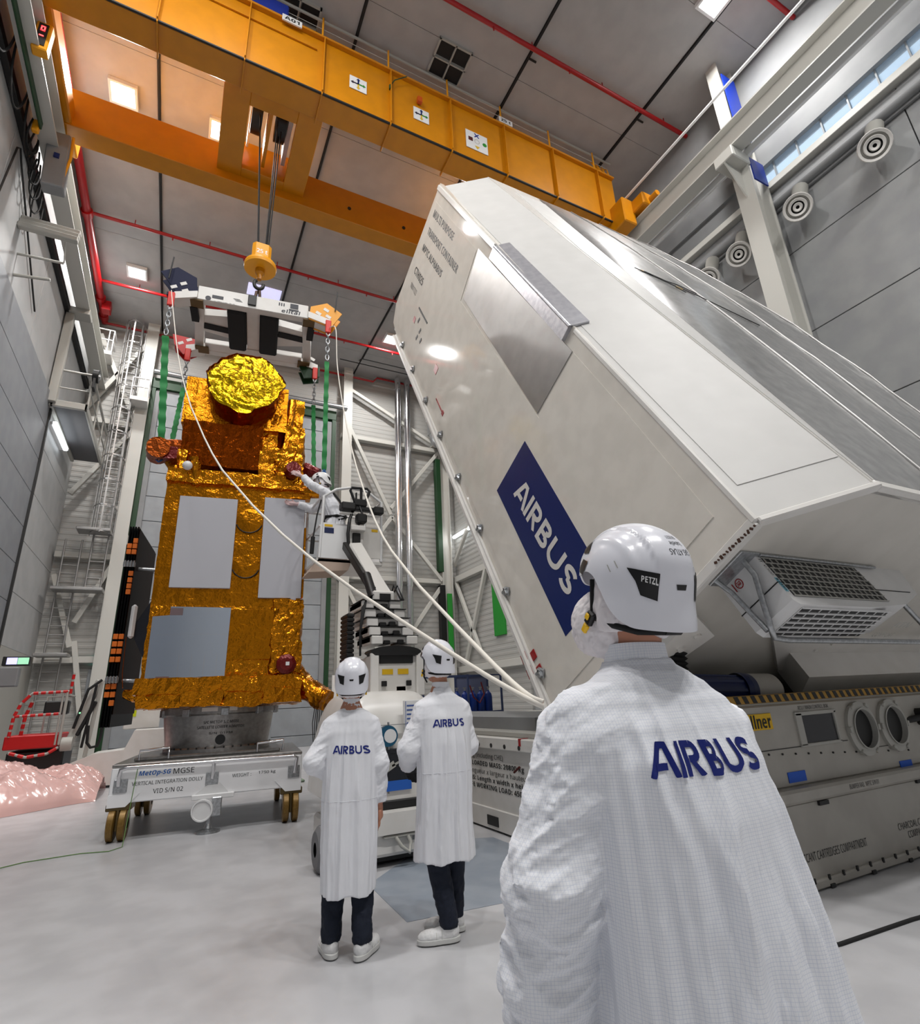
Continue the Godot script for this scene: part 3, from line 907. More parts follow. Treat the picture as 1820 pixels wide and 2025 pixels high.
	for k in 4:
		b.tube([Vector3(9.6 + 0.12 * k, 15.66, -8.5), Vector3(9.4 + 0.2 * k, 16.2, -8.6), Vector3(10.0, 16.0 + 0.1 * k, -8.7)], 0.02, 6)
	put(b, "end_ladder", M.yellow2, g)
	b = B.new().box2(Vector3(9.7, 13.55, -9.4), Vector3(10.15, 14.4, -8.0), 0.03)
	b.box2(Vector3(10.05, 13.93, -9.9), Vector3(10.65, 14.35, -7.6), 0.03)
	b.cyl(Vector3(10.35, 14.15, -7.6), Vector3(10.35, 14.15, -7.35), 0.09, 12)
	put(b, "end_carriage", M.yellow, g)
	# second girder
	g = thing("crane_girder", "plain yellow crane girder beyond the trolley, brown shaded side", "crane", Vector3(3.3, 13.9, -11.7))
	b = B.new().box2(Vector3(-3.6, 13.9, -11.95), Vector3(10.0, 15.0, -11.45), 0.012)
	put(b, "box_girder", M.yellow, g)
	for x in [3.0, 4.6, -0.2]:
		b = B.new().cyl(Vector3(x, 14.35, -11.45), Vector3(x, 14.35, -11.43), 0.05, 12)
		put(b, "bolt_cap", M.darkmetal, g)
	b = B.new().box2(Vector3(-3.9, 13.93, -12.4), Vector3(-3.3, 14.4, -8.2), 0.03)
	put(b, "end_carriage", M.yellow, g)
	# trolley
	var t := thing("crane_trolley", "yellow crane trolley with an open rope well", "crane trolley", Vector3(0.7, 14.2, -10.3))
	b = B.new()
	b.box2(Vector3(-0.35, 14.15, -11.6), Vector3(0.2, 14.3, -9.06), 0.01)
	b.box2(Vector3(1.22, 14.15, -11.6), Vector3(1.75, 14.3, -9.06), 0.01)
	b.box2(Vector3(0.2, 14.15, -9.55), Vector3(1.22, 14.3, -9.06), 0.01)
	b.box2(Vector3(0.2, 14.15, -11.6), Vector3(1.22, 14.3, -11.2), 0.01)
	put(b, "frame", M.yellow, t)
	b = B.new().box2(Vector3(-0.35, 14.3, -9.2), Vector3(1.75, 15.9, -9.08), 0.01)
	b.box2(Vector3(0.1, 14.3, -11.55), Vector3(1.75, 15.4, -11.48), 0.01)
	b.box2(Vector3(1.6, 14.3, -11.5), Vector3(1.72, 15.6, -9.1), 0.01)
	put(b, "side_plate", M.yellow, t)
	for x in [0.4, 0.95]:
		b = B.new().cyl(Vector3(x - 0.12, 15.0, -10.3), Vector3(x + 0.12, 15.0, -10.3), 0.45, 24)
		put(b, "rope_drum", M.black, t)
	b = B.new().box2(Vector3(0.25, 14.9, -11.2), Vector3(0.3, 15.4, -9.6))
	b.box2(Vector3(1.1, 14.7, -11.2), Vector3(1.2, 15.5, -9.6))
	put(b, "white_cover", M.cream2, t)
	b = B.new().box2(Vector3(0.64, 14.4, -11.2), Vector3(0.72, 15.4, -9.6))
	put(b, "divider", M.yellow, t)
	# ropes and hook block
	var hk := Vector3(0.71, 9.75, -9.44)
	b = B.new()
	for q in [[-0.09, 0.06, 0.45, -10.0], [-0.06, -0.05, 0.5, -10.35], [0.06, 0.06, 0.85, -10.0], [0.09, -0.05, 0.92, -10.35], [0.12, 0.0, 0.96, -10.2]]:
		b.tube([hk + Vector3(q[0], 0.5, q[1]), Vector3(q[2], 14.6, q[3])], 0.013, 6)
	single(b, "hoist_rope", M.rubber, "dark steel hoist ropes from trolley to hook block", "rope")
	t = thing("hook_block", "yellow hook block hanging from the crane ropes", "hook", hk)
	b = B.new().lathe([Vector2(0, 0.05), Vector2(0.3, 0.05), Vector2(0.31, 0.0), Vector2(0.3, -0.05), Vector2(0, -0.06)], hk, Vector3.UP, 32)
	put(b, "disc", M.yellow2, t)
	b = B.new().box(hk + Vector3(0, 0.32, 0), Vector3(0.36, 0.5, 0.22), Basis.IDENTITY, 0.06)
	put(b, "block", M.yellow2, t)
	b = B.new().text("25 t", 0.2, 0.1, Transform3D(Basis.IDENTITY, hk + Vector3(-0.1, 0.26, 0.112)), true)
	put(b, "lettering", M.white, t)
	b = B.new().lathe([Vector2(0.09, 0.0), Vector2(0.09, -0.15), Vector2(0.05, -0.2), Vector2(0.045, -0.3), Vector2(0, -0.3)], hk, Vector3.UP, 16)
	put(b, "swivel", M.yellow, t)
	var pts: Array = []
	for j in 14:
		var a := 2.2 + j * 0.33
		pts.append(hk + Vector3(0.085 * cos(a), -0.42 + 0.1 * sin(a), 0))
	b = B.new().tube(pts, 0.035, 10)
	put(b, "hook", M.darkmetal, t)
	# cab-side electrics by the wall
	t = thing("crane_display", "red digit display in a yellow box at the crane's end", "display", Vector3(-3.42, 13.4, -9.5))
	b = B.new().box2(Vector3(-3.55, 13.12, -9.5), Vector3(-3.3, 13.82, -9.3), 0.02)
	put(b, "case", M.yellow2, t)
	b = B.new().box2(Vector3(-3.5, 13.2, -9.3), Vector3(-3.35, 13.76, -9.285))
	put(b, "screen", M.black, t)
	b = B.new()
	for q in [[-3.46, 13.66, -3.39, 13.685], [-3.46, 13.56, -3.39, 13.585], [-3.46, 13.56, -3.44, 13.68], [-3.41, 13.56, -3.39, 13.68], [-3.46, 13.42, -3.39, 13.445]]:
		b.box2(Vector3(q[0], q[1], -9.286), Vector3(q[2], q[3], -9.278))
	put(b, "digits", glow(Color(1, 0.02, 0.08), 2.5), t)
	t = thing("crane_cabinet", "pale electric cabinet hanging under the far girder's end", "cabinet", Vector3(-3.4, 12.7, -11.5))
	b = B.new().box(Vector3(-3.42, 12.85, -11.6), Vector3(0.4, 1.5, 0.3), Basis(Vector3.BACK, 0.06), 0.02)
	put(b, "case", M.midgrey, t)
	b = B.new().box(Vector3(-3.72, 13.4, -11.0), Vector3(0.12, 1.0, 0.12), Basis.IDENTITY, 0.02)
	put(b, "collector", M.yellow2, t)
	b = B.new().tube([Vector3(-3.22, 13.6, -11.5), Vector3(-3.18, 13.0, -11.5), Vector3(-3.24, 12.3, -11.5), Vector3(-3.3, 12.15, -11.5)], 0.03, 8)
	put(b, "conduit", M.yellow2, t)
	b = B.new().box2(Vector3(-3.46, 12.85, -11.45), Vector3(-3.36, 12.97, -11.42))
	put(b, "sticker", M.navy, t)
	b = B.new()
	for k in 6:
		var o := Vector3(-3.78 - 0.02 * k, 13.2 - 0.05 * k, -11.2 - 0.3 * k)
		var pp: Array = []
		for j in 13:
			var a := PI * j / 12.0
			pp.append(o + Vector3(0.05 * sin(a * 2), -0.9 * sin(a) * (0.7 + 0.08 * k), -0.25 * cos(a)))
		b.tube(pp, 0.018, 6)
	for k in 3:
		var pp: Array = []
		for j in 13:
			var a := PI * j / 12.0
			pp.append(Vector3(-3.85, 13.6 - 1.1 * sin(a), -9.0 - 1.1 * k - 0.5 * cos(a)))
		b.tube(pp, 0.02, 6)
	single(b, "festoon_cable", M.rubber, "black festoon cable loops beside the red conductor bar", "cable")
	b = B.new().box2(Vector3(-3.62, 13.35, -11.0), Vector3(-3.52, 13.45, 6.0), 0.01)
	b.box2(Vector3(-3.66, 13.0, -11.0), Vector3(-3.62, 13.4, 6.0), 0.01)
	single(b, "festoon_rail", M.green, "dark green festoon rail along the door side runway", "rail")

const TILT := PI / 3.0

func container() -> void:
	var o := Vector3(3.42, 2.486, -2.226)
	var t := thing("container_cover", "white transport container cover hoisted up like a lid, blue banner on its side", "container cover", o)
	t.basis = Basis(Vector3.RIGHT, Vector3(0, cos(TILT), sin(TILT)), Vector3(0, -sin(TILT), cos(TILT)))
	var b := B.new()
	var w := 5.0
	var L := 9.05
	# side wall: outline in (s, n) pulled inwards
	var side := PackedVector2Array([Vector2(0, 0), Vector2(L, 0.07), Vector2(9.42, -2.4), Vector2(9.2, -2.72), Vector2(8.7, -2.8), Vector2(0.0, -2.8)])
	var xf_out := Transform3D(Basis(Vector3(0, 0, -1), Vector3.UP, Vector3.RIGHT), Vector3.ZERO)
	b.prism(side, 0.07, xf_out)
	put(b, "side_wall", M.cream, t, true)
	# thin skins standing a little proud: main panel and its frame
	b = B.new().prism(PackedVector2Array([Vector2(0.27, -0.2), Vector2(1.72, -0.17), Vector2(2.8, -0.17), Vector2(2.8, -0.99), Vector2(6.17, -0.99), Vector2(6.3, -0.24), Vector2(8.95, -0.22), Vector2(9.3, -2.35), Vector2(9.1, -2.62), Vector2(0.27, -2.66)]), -0.006, xf_out)
	put(b, "side_panel", M.cream, t, true)
	b = B.new().prism(PackedVector2Array([Vector2(2.84, -0.17), Vector2(2.87, -0.97), Vector2(6.09, -0.92), Vector2(6.24, -0.2)]), -0.009, xf_out)
	put(b, "aluminium_plate", M.alu, t, true)
	b = B.new().prism(PackedVector2Array([Vector2(3.06, -0.16), Vector2(5.67, -0.16), Vector2(5.67, 0.02), Vector2(3.06, 0.02)]), -0.045, xf_out)
	b.prism(PackedVector2Array([Vector2(-0.045, 3.06), Vector2(0.2, 3.06), Vector2(0.2, 5.67), Vector2(-0.045, 5.67)]), 0.03, Transform3D(Basis(Vector3(0.84, 0.46, 0).normalized(), Vector3(0, 0, -1), Vector3(-0.46, 0.84, 0).normalized()), Vector3.ZERO))
	put(b, "aluminium_step", M.chrome_soft, t, true)
	# rim rail with latches
	b = B.new().box2(Vector3(-0.07, -2.86, -8.75), Vector3(0.1, -2.8, 0.02), 0.01)
	b.box2(Vector3(-0.035, -2.9, -8.7), Vector3(0.0, -2.76, 0.02), 0.008)
	put(b, "rim_rail", M.cream2, t, true)
	for s in [0.6, 1.7, 2.78, 3.86, 4.95, 6.0, 7.1, 8.1]:
		b = B.new().box(Vector3(-0.02, -2.7, -s), Vector3(0.02, 0.1, 0.1), Basis(Vector3.RIGHT, PI / 4), 0.004)
		b.box(Vector3(-0.04, -2.7, -s), Vector3(0.03, 0.03, 0.1), Basis.IDENTITY, 0.005)
		b.box(Vector3(-0.045, -2.72, -s - 0.02), Vector3(0.02, 0.09, 0.025), Basis.IDENTITY, 0.004)
		put(b, "latch", M.galv, t, true)
	for q in [[0.6, 0.1], [0.78, 0.1]]:
		b = B.new().box2(Vector3(-0.012, -2.84, -q[0] - q[1]), Vector3(-0.002, -2.68, -q[0]))
		b.box2(Vector3(-0.04, -2.9, -q[0] - 0.16), Vector3(-0.03, -2.8, -q[0] - 0.05))
		put(b, "red_mark", M.red, t, true)
	# blue banner with the maker's word
	b = B.new().prism(PackedVector2Array([Vector2(0.62, -1.36), Vector2(2.83, -1.33), Vector2(2.86, -2.12), Vector2(0.65, -2.15)]), -0.009, xf_out)
	put(b, "banner", M.navy, t, true)
	b = B.new()
	airbus(b, func(p: Vector2) -> Vector3: return Vector3(-0.012, -1.895 + p.y * 0.275, -2.51 + p.x * 1.58), Vector3.LEFT)
	put(b, "banner_lettering", M.cream2, t, true)
	# other lettering (read along the side, towards the hinge)
	var tb := Basis(Vector3(0, 0, 1), Vector3.UP, Vector3.LEFT)
	b = B.new()
	for q in [["MULTI PURPOSE", 8.84, -0.46, 1.42, 0.125], ["TRANSPORT CONTAINER", 8.84, -0.77, 2.1, 0.125], ["MPTC ALPHABUS", 8.83, -1.07, 1.46, 0.12], ["CTH025", 8.87, -1.53, 0.7, 0.14], ["1000117222", 8.83, -1.79, 0.49, 0.1]]:
		b.text(q[0], q[3], q[4], Transform3D(tb, Vector3(-0.009, q[2], -q[1])), q[4] > 0.11)
	b.box2(Vector3(-0.014, -1.86, -7.92), Vector3(-0.007, -1.83, -7.22))
	for q in [[7.7, -2.0], [7.45, -2.1], [7.25, -2.2], [7.5, -2.25]]:
		b.box(Vector3(-0.01, q[1], -q[0]), Vector3(0.006, 0.1, 0.05), Basis(Vector3.RIGHT, 0.4))
	put(b, "side_lettering", M.ink, t, true)
	b = B.new()
	for q in [[7.95, -2.1, 0.1], [6.1, -2.16, 0.13], [5.2, -2.46, 0.07], [5.6, -2.46, 0.02]]:
		b.box(Vector3(-0.009, q[1], -q[0]), Vector3(0.006, q[2], q[2] * 1.2), Basis.IDENTITY)
	b.box2(Vector3(-0.012, -2.47, -5.65), Vector3(-0.006, -2.45, -5.25))
	put(b, "red_sticker", M.red, t, true)
	# chamfer, roof, other side, ends (all with thickness)
	b = B.new().prism(PackedVector2Array([Vector2(0, 0), Vector2(0.84, 0.46), Vector2(0.82, 0.39), Vector2(0.05, -0.03)]), L, Transform3D(Basis(Vector3.RIGHT, Vector3.UP, Vector3(0, 0, -1)), Vector3.ZERO))
	put(b, "chamfer_panel", M.cream3, t, true)
	b = B.new()
	var cd := Vector3(0.84, 0.46, 0).normalized()
	var cn := Vector3(-0.46, 0.84, 0).normalized()
	var fr := Basis(cd, Vector3(0, 0, -1), cn)
	b.prism(PackedVector2Array([Vector2(0.1, 0.35), Vector2(0.93, 0.35), Vector2(0.93, 8.6), Vector2(0.1, 8.6)]), 0.006, Transform3D(fr, Vector3.ZERO))
	put(b, "chamfer_skin", M.cream3, t, true)
	b = B.new().box2(Vector3(-0.03, -0.05, -L), Vector3(0.02, 0.04, -5.7), 0.012)
	put(b, "edge_strip", M.cream2, t, true)
	b = B.new().box2(Vector3(-0.012, -0.03, -3.0), Vector3(0.02, 0.025, 0.0), 0.012)
	put(b, "edge_strip", M.cream2, t, true)
	b = B.new().box2(Vector3(0.82, 0.39, -L), Vector3(w - 0.82, 0.46, 0))
	put(b, "roof", M.cream2, t, true)
	b = B.new().prism(PackedVector2Array([Vector2(0.84, 0.05), Vector2(1.0, 0.05), Vector2(1.95, 8.5), Vector2(1.8, 8.5), Vector2(1.2, 8.5), Vector2(0.84, 5.0)]), 0.008, Transform3D(Basis(Vector3.RIGHT, Vector3(0, 0, -1), Vector3.UP), Vector3(0, 0.46, 0)))
	put(b, "roof_trim", M.cream3, t, true)
	# shiny film-covered roof sheet, slightly billowing
	var film := func(u: float, v: float) -> Vector3:
		var s := v * (L - 0.15) + 0.02
		var x0 := lerpf(0.86, 1.9, v)
		var x := lerpf(x0, w - 0.72, u)
		var hump := sin(PI * clampf(v * 0.96 + 0.02, 0, 1)) * 0.22 * sqrt(u)
		return Vector3(x, 0.469 + hump + 0.024 * u * nz.get_noise_2d(x * 3.0, s * 0.9), -s)
	b = B.new().grid(film, 30, 90)
	put(b, "roof_sheet", M.foilroof, t, true)
	b = B.new()
	for uu in [0.32, 0.62, 0.98]:
		var pts: Array = []
		for k in 31:
			pts.append(film.call(uu, k / 30.0) + Vector3(0, 0.006, 0))
		b.tube(pts, 0.012, 6)
	put(b, "sheet_seam", M.alu, t, true)
	b = B.new()
	for q in [[0.22, 0.47, 0.1], [0.1, 0.52, 0.08]]:
		var p: Vector3 = film.call(q[0], q[1])
		b.box(p + Vector3(0, 0.008, 0), Vector3(q[2] * 0.6, 0.006, q[2]), Basis(Vector3.UP, 0.7))
	put(b, "tape", paint(Color(0.78, 0.66, 0.35)), t, true)
	b = B.new()
	for q in [[0.06, 0.53, 0.5, 0.38], [0.1, 0.52, 0.22, 0.45], [0.12, 0.5, 0.3, 0.46]]:
		var p0: Vector3 = film.call(q[0], q[1])
		var p1: Vector3 = film.call(q[2], q[3])
		b.tube([p0 + Vector3(0, 0.012, 0), (p0 + p1) * 0.5 + Vector3(0, 0.03, 0.05), p1 + Vector3(0, 0.012, 0)], 0.006, 5)
	put(b, "cord", M.darkmetal, t, true)
	b = B.new().box2(Vector3(w - 0.07, -2.8, -L), Vector3(w, 0.0, 0))
	b.prism(PackedVector2Array([Vector2(w, 0), Vector2(w - 0.82, 0.46), Vector2(w - 0.82, 0.39), Vector2(w - 0.06, -0.03)]), L, Transform3D(Basis(Vector3.RIGHT, Vector3.UP, Vector3(0, 0, -1)), Vector3.ZERO))
	put(b, "far_side_wall", M.cream2, t, true)
	var sect := PackedVector2Array([Vector2(0.02, -2.8), Vector2(0.02, -0.01), Vector2(0.83, 0.44), Vector2(w - 0.83, 0.44), Vector2(w - 0.02, -0.01), Vector2(w - 0.02, -2.8)])
	b = B.new().prism(sect, 0.08, Transform3D(Basis(Vector3.RIGHT, Vector3.UP, Vector3(0, 0, -1)), Vector3(0, 0, -L + 0.08)))
	put(b, "top_end_wall", M.cream2, t, true)
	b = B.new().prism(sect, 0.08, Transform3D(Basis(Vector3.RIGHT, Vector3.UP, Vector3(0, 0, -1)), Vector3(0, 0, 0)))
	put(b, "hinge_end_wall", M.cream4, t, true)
	b = B.new().box2(Vector3(-0.008, -2.8, -0.06), Vector3(0.06, 0.0, 0.03), 0.01)
	var hd := Vector3(0.82, 0.46, 0)
	b.beam(Vector3(0.02, 0.0, 0.0), hd + Vector3(0.02, 0, 0), 0.05, 0.07, cn, 0.01)
	b.box2(Vector3(0.82, 0.42, -0.05), Vector3(w - 0.82, 0.475, 0.03), 0.01)
	put(b, "end_edge", M.cream2, t, true)
	b = B.new()
	for k in 14:
		b.box(Vector3(-0.012, -0.02 - k * 0.03, 0.02 - k * 0.002), Vector3(0.012, 0.012 + 0.008 * (k % 3), 0.012 + 0.006 * (k % 2)), Basis(Vector3.RIGHT, k))
	put(b, "rust_speck", paint(Color(0.25, 0.14, 0.08), 0.8), t, true)
	# hinge bracket on the end wall
	b = B.new().prism(PackedVector2Array([Vector2(0.06, -0.85), Vector2(0.5, -1.1), Vector2(0.36, -1.5), Vector2(0.06, -1.75)]), 0.12, Transform3D(Basis.IDENTITY, Vector3(0, 0, 0)))
	for q in [[0.3, -1.1], [0.25, -1.27], [0.18, -1.42]]:
		b.cyl(Vector3(q[0], q[1], 0.1), Vector3(q[0], q[1], 0.14), 0.03, 10)
	put(b, "hinge_plate", M.cream2, t, true)
	# white service box low on the end wall
	b = B.new().prism(PackedVector2Array([Vector2(1.45, -1.22), Vector2(4.6, -1.22), Vector2(4.6, -1.75), Vector2(2.1, -1.75)]), 0.05, Transform3D(Basis.IDENTITY, Vector3(0, 0, 0)))
	b.prism(PackedVector2Array([Vector2(1.95, -1.45), Vector2(4.6, -1.45), Vector2(4.6, -1.85), Vector2(2.25, -1.85)]), 0.32, Transform3D(Basis.IDENTITY, Vector3(0, 0, 0)))
	for q in [[1.9, -1.4], [2.05, -1.3], [1.75, -1.55]]:
		b.cyl(Vector3(q[0] + 0.4, q[1], 0.05), Vector3(q[0] + 0.4, q[1], 0.065), 0.015, 8)
	put(b, "service_box", M.cream2, t, true)
	b = B.new()
	for k in 5:
		b.tube([Vector3(2.9 + 0.25 * k, -1.75, 0.34), Vector3(3.0 + 0.25 * k, -1.8 - 0.03 * (k % 2), 0.42), Vector3(3.2 + 0.25 * k, -1.72, 0.36)], 0.025, 6)
		b.cyl(Vector3(2.9 + 0.28 * k, -1.85, 0.32), Vector3(2.9 + 0.28 * k, -1.85, 0.45), 0.04, 8)
	b.tube([Vector3(2.7, -1.88, 0.42), Vector3(4.4, -1.8, 0.42)], 0.02, 6)
	put(b, "valve_fitting", M.darkmetal, t, true)
	b = B.new().cyl(Vector3(0.45, -1.5, 0.05), Vector3(0.42, -1.78, 0.1), 0.06, 12)
	put(b, "fitting", M.galv, t, true)
	cooler(t)
	container_base()

func cooler(cover: Node3D) -> void:
	var t := thing("cooling_unit", "white cooling unit with dark grille on the container cover's lower end", "cooling unit", cover.position)
	t.basis = cover.basis
	var b := B.new()
	var prof := PackedVector2Array()
	# plan outline: rounded right end
	for q in [[0.27, 0.0], [0.27, 0.42], [0.31, 0.46], [1.2, 0.455], [1.75, 0.4], [2.1, 0.28], [2.25, 0.0]]:
		prof.append(Vector2(q[0], -q[1]))
	b.prism(prof, 0.37, Transform3D(Basis(Vector3.RIGHT, Vector3(0, 0, -1), Vector3.UP), Vector3(0, -0.66, 0.0)))
	put(b, "case", M.white2, t, true)
	b = B.new().box2(Vector3(0.262, -0.665, 0.265), Vector3(2.0, -0.285, 0.27), 0.0)
	put(b, "seam", M.joint, t, true)
	# grille on the upper face
	b = B.new().box2(Vector3(0.32, -0.291, 0.03), Vector3(1.5, -0.287, 0.39))
	put(b, "fan_opening", M.black, t, true)
	for k in 8:
		b = B.new().box2(Vector3(0.32, -0.287, 0.03 + k * 0.0505), Vector3(1.5, -0.279, 0.036 + k * 0.0505))
		put(b, "grille_bar", M.frame, t, true)
	b = B.new()
	for k in 17:
		for j in 7:
			b.box2(Vector3(0.33 + k * 0.07 + 0.035 * (j % 2), -0.287, 0.036 + j * 0.0505), Vector3(0.337 + k * 0.07 + 0.035 * (j % 2), -0.28, 0.0805 + j * 0.0505))
	put(b, "grille_cross_bars", M.frame, t, true).set_meta("kind", "stuff")
	# louvres on the front
	for r in 6:
		var n := -0.345 - r * 0.053
		b = B.new().box2(Vector3(0.36, n - 0.02, 0.45), Vector3(1.45, n + 0.02, 0.4615))
		put(b, "louvre_slot", M.darkmetal, t, true)
		b = B.new().box(Vector3(0.91, n + 0.0265, 0.464), Vector3(1.1, 0.012, 0.02), Basis.IDENTITY, 0.002)
		for k in 10:
			b.box2(Vector3(0.36 + k * 0.115, n - 0.02, 0.452), Vector3(0.367 + k * 0.115, n + 0.02, 0.466))
		put(b, "louvre", M.white2, t, true)
	b = B.new().text("ATN", 0.24, 0.07, Transform3D(Basis(Vector3.RIGHT, Vector3.UP, Vector3.BACK), Vector3(1.72, -0.5, 0.47)), true)
	b.text("COMFORT", 0.3, 0.05, Transform3D(Basis(Vector3.RIGHT, Vector3.UP, Vector3.BACK), Vector3(1.6, -0.62, 0.47)))
	put(b, "front_lettering", M.frame, t, true)
	# lettering by the grille and the red mark on the side
	var tb := Basis(Vector3(0, 0, 1), Vector3(1, 0, 0), Vector3.UP)
	b = B.new().text("TT", 0.035, 0.03, Transform3D(tb, Vector3(0.275, -0.288, 0.04)), true)
	b.text("V-500", 0.1, 0.024, Transform3D(tb, Vector3(0.277, -0.288, 0.1)))
	put(b, "type_lettering", M.ink, t, true)
	b = B.new().box2(Vector3(0.272, -0.289, 0.225), Vector3(0.305, -0.287, 0.35))
	var st := put(b, "gas_sticker", paint(Color(0.45, 0.72, 0.8)), t, true)
	b = B.new().text("R134a", 0.11, 0.024, Transform3D(tb, Vector3(0.277, -0.286, 0.232)), true)
	put(b, "lettering", M.ink, st, true)
	var sb := Basis(Vector3(0, 0, 1), Vector3.UP, Vector3.LEFT)
	b = B.new()
	var pts: Array = []
	for k in 25:
		pts.append(Vector3(0.268, -0.52 + 0.03 * sin(TAU * k / 24.0), 0.08 + 0.036 * cos(TAU * k / 24.0)))
	b.tube(pts, 0.004, 5)
	b.text("IR", 0.036, 0.034, Transform3D(sb, Vector3(0.265, -0.537, 0.062)), true)
	b.box2(Vector3(0.264, -0.575, 0.045), Vector3(0.268, -0.568, 0.115))
	put(b, "emblem", M.red, t, true)
	# steel guard tubes
	b = B.new()
	b.tube([Vector3(0.21, -0.35, 0.0), Vector3(0.225, -0.36, 0.14), Vector3(0.235, -0.52, 0.46), Vector3(0.28, -0.58, 0.52), Vector3(0.45, -0.6, 0.525), Vector3(3.4, -0.66, 0.5)], 0.021, 10)
	b.tube([Vector3(0.12, -0.58, 0.0), Vector3(0.21, -0.58, 0.12), Vector3(0.235, -0.56, 0.48)], 0.02, 8)
	b.tube([Vector3(1.95, -0.36, 0.0), Vector3(2.3, -0.5, 0.3), Vector3(2.6, -0.62, 0.5)], 0.021, 8)
	b.tube([Vector3(0.3, -0.27, 0.02), Vector3(1.8, -0.27, 0.02)], 0.012, 6)
	put(b, "guard_tube", M.galv, t, true)
	b = B.new().box2(Vector3(0.1, -0.63, 0), Vector3(0.3, -0.26, 0.02), 0.005)
	put(b, "mounting_plate", M.galv, t, true)
	b = B.new().box2(Vector3(1.88, -0.42, 0), Vector3(2.08, -0.3, 0.02), 0.005)
	put(b, "mounting_plate", M.galv, t, true)

func container_base() -> void:
	var t := thing("transport_container", "long white container base on the floor with lettering, ports and hazard stripe", "container base", Vector3(5.9, 0, -7.5))
	var b := B.new()
	b.box2(Vector3(3.46, 0.03, -12.5), Vector3(8.4, 0.98, -4.25), 0.01)
	put(b, "hull", M.cream2, t)
	b = B.new().box2(Vector3(3.44, 0.02, -12.5), Vector3(3.48, 0.235, -3.1), 0.008)
	put(b, "plinth", M.cream2, t)
	b = B.new().box2(Vector3(3.4, 0.87, -12.5), Vector3(3.52, 1.0, -3.2), 0.01)
	put(b, "top_rail", M.cream2, t)
	b = B.new().box2(Vector3(3.5, 1.0, -12.5), Vector3(8.4, 1.06, -4.25), 0.01)
	put(b, "deck", M.frame, t)
	b = B.new().prism(PackedVector2Array([Vector2(3.7, 1.05), Vector2(4.6, 1.05), Vector2(4.3, 1.24), Vector2(3.7, 1.2)]), 4.0, Transform3D(Basis(Vector3.RIGHT, Vector3.UP, Vector3.BACK), Vector3(0, 0, -9.5)))
	put(b, "deck_cover", M.midgrey, t)
	b = B.new()
	for k in 9:
		b.cyl(Vector3(3.395, 0.91, -6.6 + k * 0.3), Vector3(3.401, 0.91, -6.6 + k * 0.3), 0.024, 12)
	put(b, "rail_hole", M.black, t)
	b = B.new().box2(Vector3(3.37, 0.84, -6.4), Vector3(3.4, 1.02, -6.33), 0.006)
	b.tube([Vector3(3.38, 0.86, -6.36), Vector3(3.36, 0.8, -6.5), Vector3(3.36, 0.74, -6.7)], 0.008, 6)
	put(b, "latch", M.galv, t)
	b = B.new().box2(Vector3(3.395, 0.93, -5.4), Vector3(3.5, 1.005, -5.36))
	put(b, "red_mark", M.red, t)
	b = B.new().box2(Vector3(3.43, 0.06, -6.25), Vector3(3.445, 0.16, -6.0), 0.003)
	put(b, "tie_pocket", M.darkmetal, t)
	b = B.new()
	var tb := Basis(Vector3(0, 0, 1), Vector3.UP, Vector3.LEFT)
	var rows := [["MASSE A VIDE / EMPTY MASS: 8200 Kg (including CHE)", 0.735], ["MASSE MAXI / MAXIMUM LOADED MASS: 20800 Kg", 0.645], ["TRANSPORT: Longueur x largeur x hauteur", 0.56], ["DIMENSIONS: Length x width x height", 0.48], ["CHARGE UTILE / SAFE WORKING LOAD: 4500 Kg", 0.4]]
	for k in 5:
		var wide: float = [2.3, 2.45, 2.0, 1.9, 2.3][k]
		b.text(rows[k][0], wide, 0.07, Transform3D(tb, Vector3(3.455, rows[k][1], [-5.85, -5.42, -5.35, -5.3, -5.28][k] - wide)), k % 2 == 1 or k == 4)
	put(b, "side_lettering", M.ink, t)
	b = B.new().tube([Vector3(3.42, 0.72, -5.45), Vector3(3.41, 0.66, -5.55)], 0.012, 6)
	put(b, "pin", paint(Color(0.3, 0.08, 0.05)), t)
	# end with the instrument panel
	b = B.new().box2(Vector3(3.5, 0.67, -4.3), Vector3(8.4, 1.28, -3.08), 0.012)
	put(b, "instrument_wall", M.shaded_cream, t)
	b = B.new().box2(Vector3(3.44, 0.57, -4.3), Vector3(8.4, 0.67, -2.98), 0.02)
	put(b, "bumper_rail", M.shaded_cream, t)
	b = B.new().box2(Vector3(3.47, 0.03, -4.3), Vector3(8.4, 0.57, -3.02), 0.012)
	put(b, "compartment_wall", M.shaded_cream, t)
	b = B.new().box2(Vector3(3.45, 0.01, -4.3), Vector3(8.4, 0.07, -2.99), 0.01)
	put(b, "sill", M.shaded_cream, t)
	for k in 14:
		b = B.new().box2(Vector3(3.95 + k * 0.18, 0.055, -2.995), Vector3(3.97 + k * 0.18, 0.09, -2.985))
		put(b, "clip_bolt", M.darkmetal, t)
		b = B.new().cyl(Vector3(4.06 + k * 0.165, 0.93 - 0.01 * k, -3.08), Vector3(4.06 + k * 0.165, 0.93 - 0.01 * k, -3.07), 0.008, 8)
		put(b, "screw_head", M.darkmetal, t)
		if k % 3 == 0:
			b = B.new().box2(Vector3(3.95 + k * 0.18, 0.005, -2.99), Vector3(4.0 + k * 0.18, 0.03, -2.98))
			put(b, "floor_clip", M.darkmetal, t)
	b = B.new().box2(Vector3(4.03, 0.945, -3.08), Vector3(5.3, 0.95, -3.074))
	b.box2(Vector3(5.5, 0.86, -3.08), Vector3(6.2, 0.864, -3.074))
	put(b, "panel_joint", M.darkmetal, t)
	# hazard stripe
	b = B.new().box2(Vector3(3.5, 1.3, -3.2), Vector3(8.4, 1.36, -3.06), 0.005)
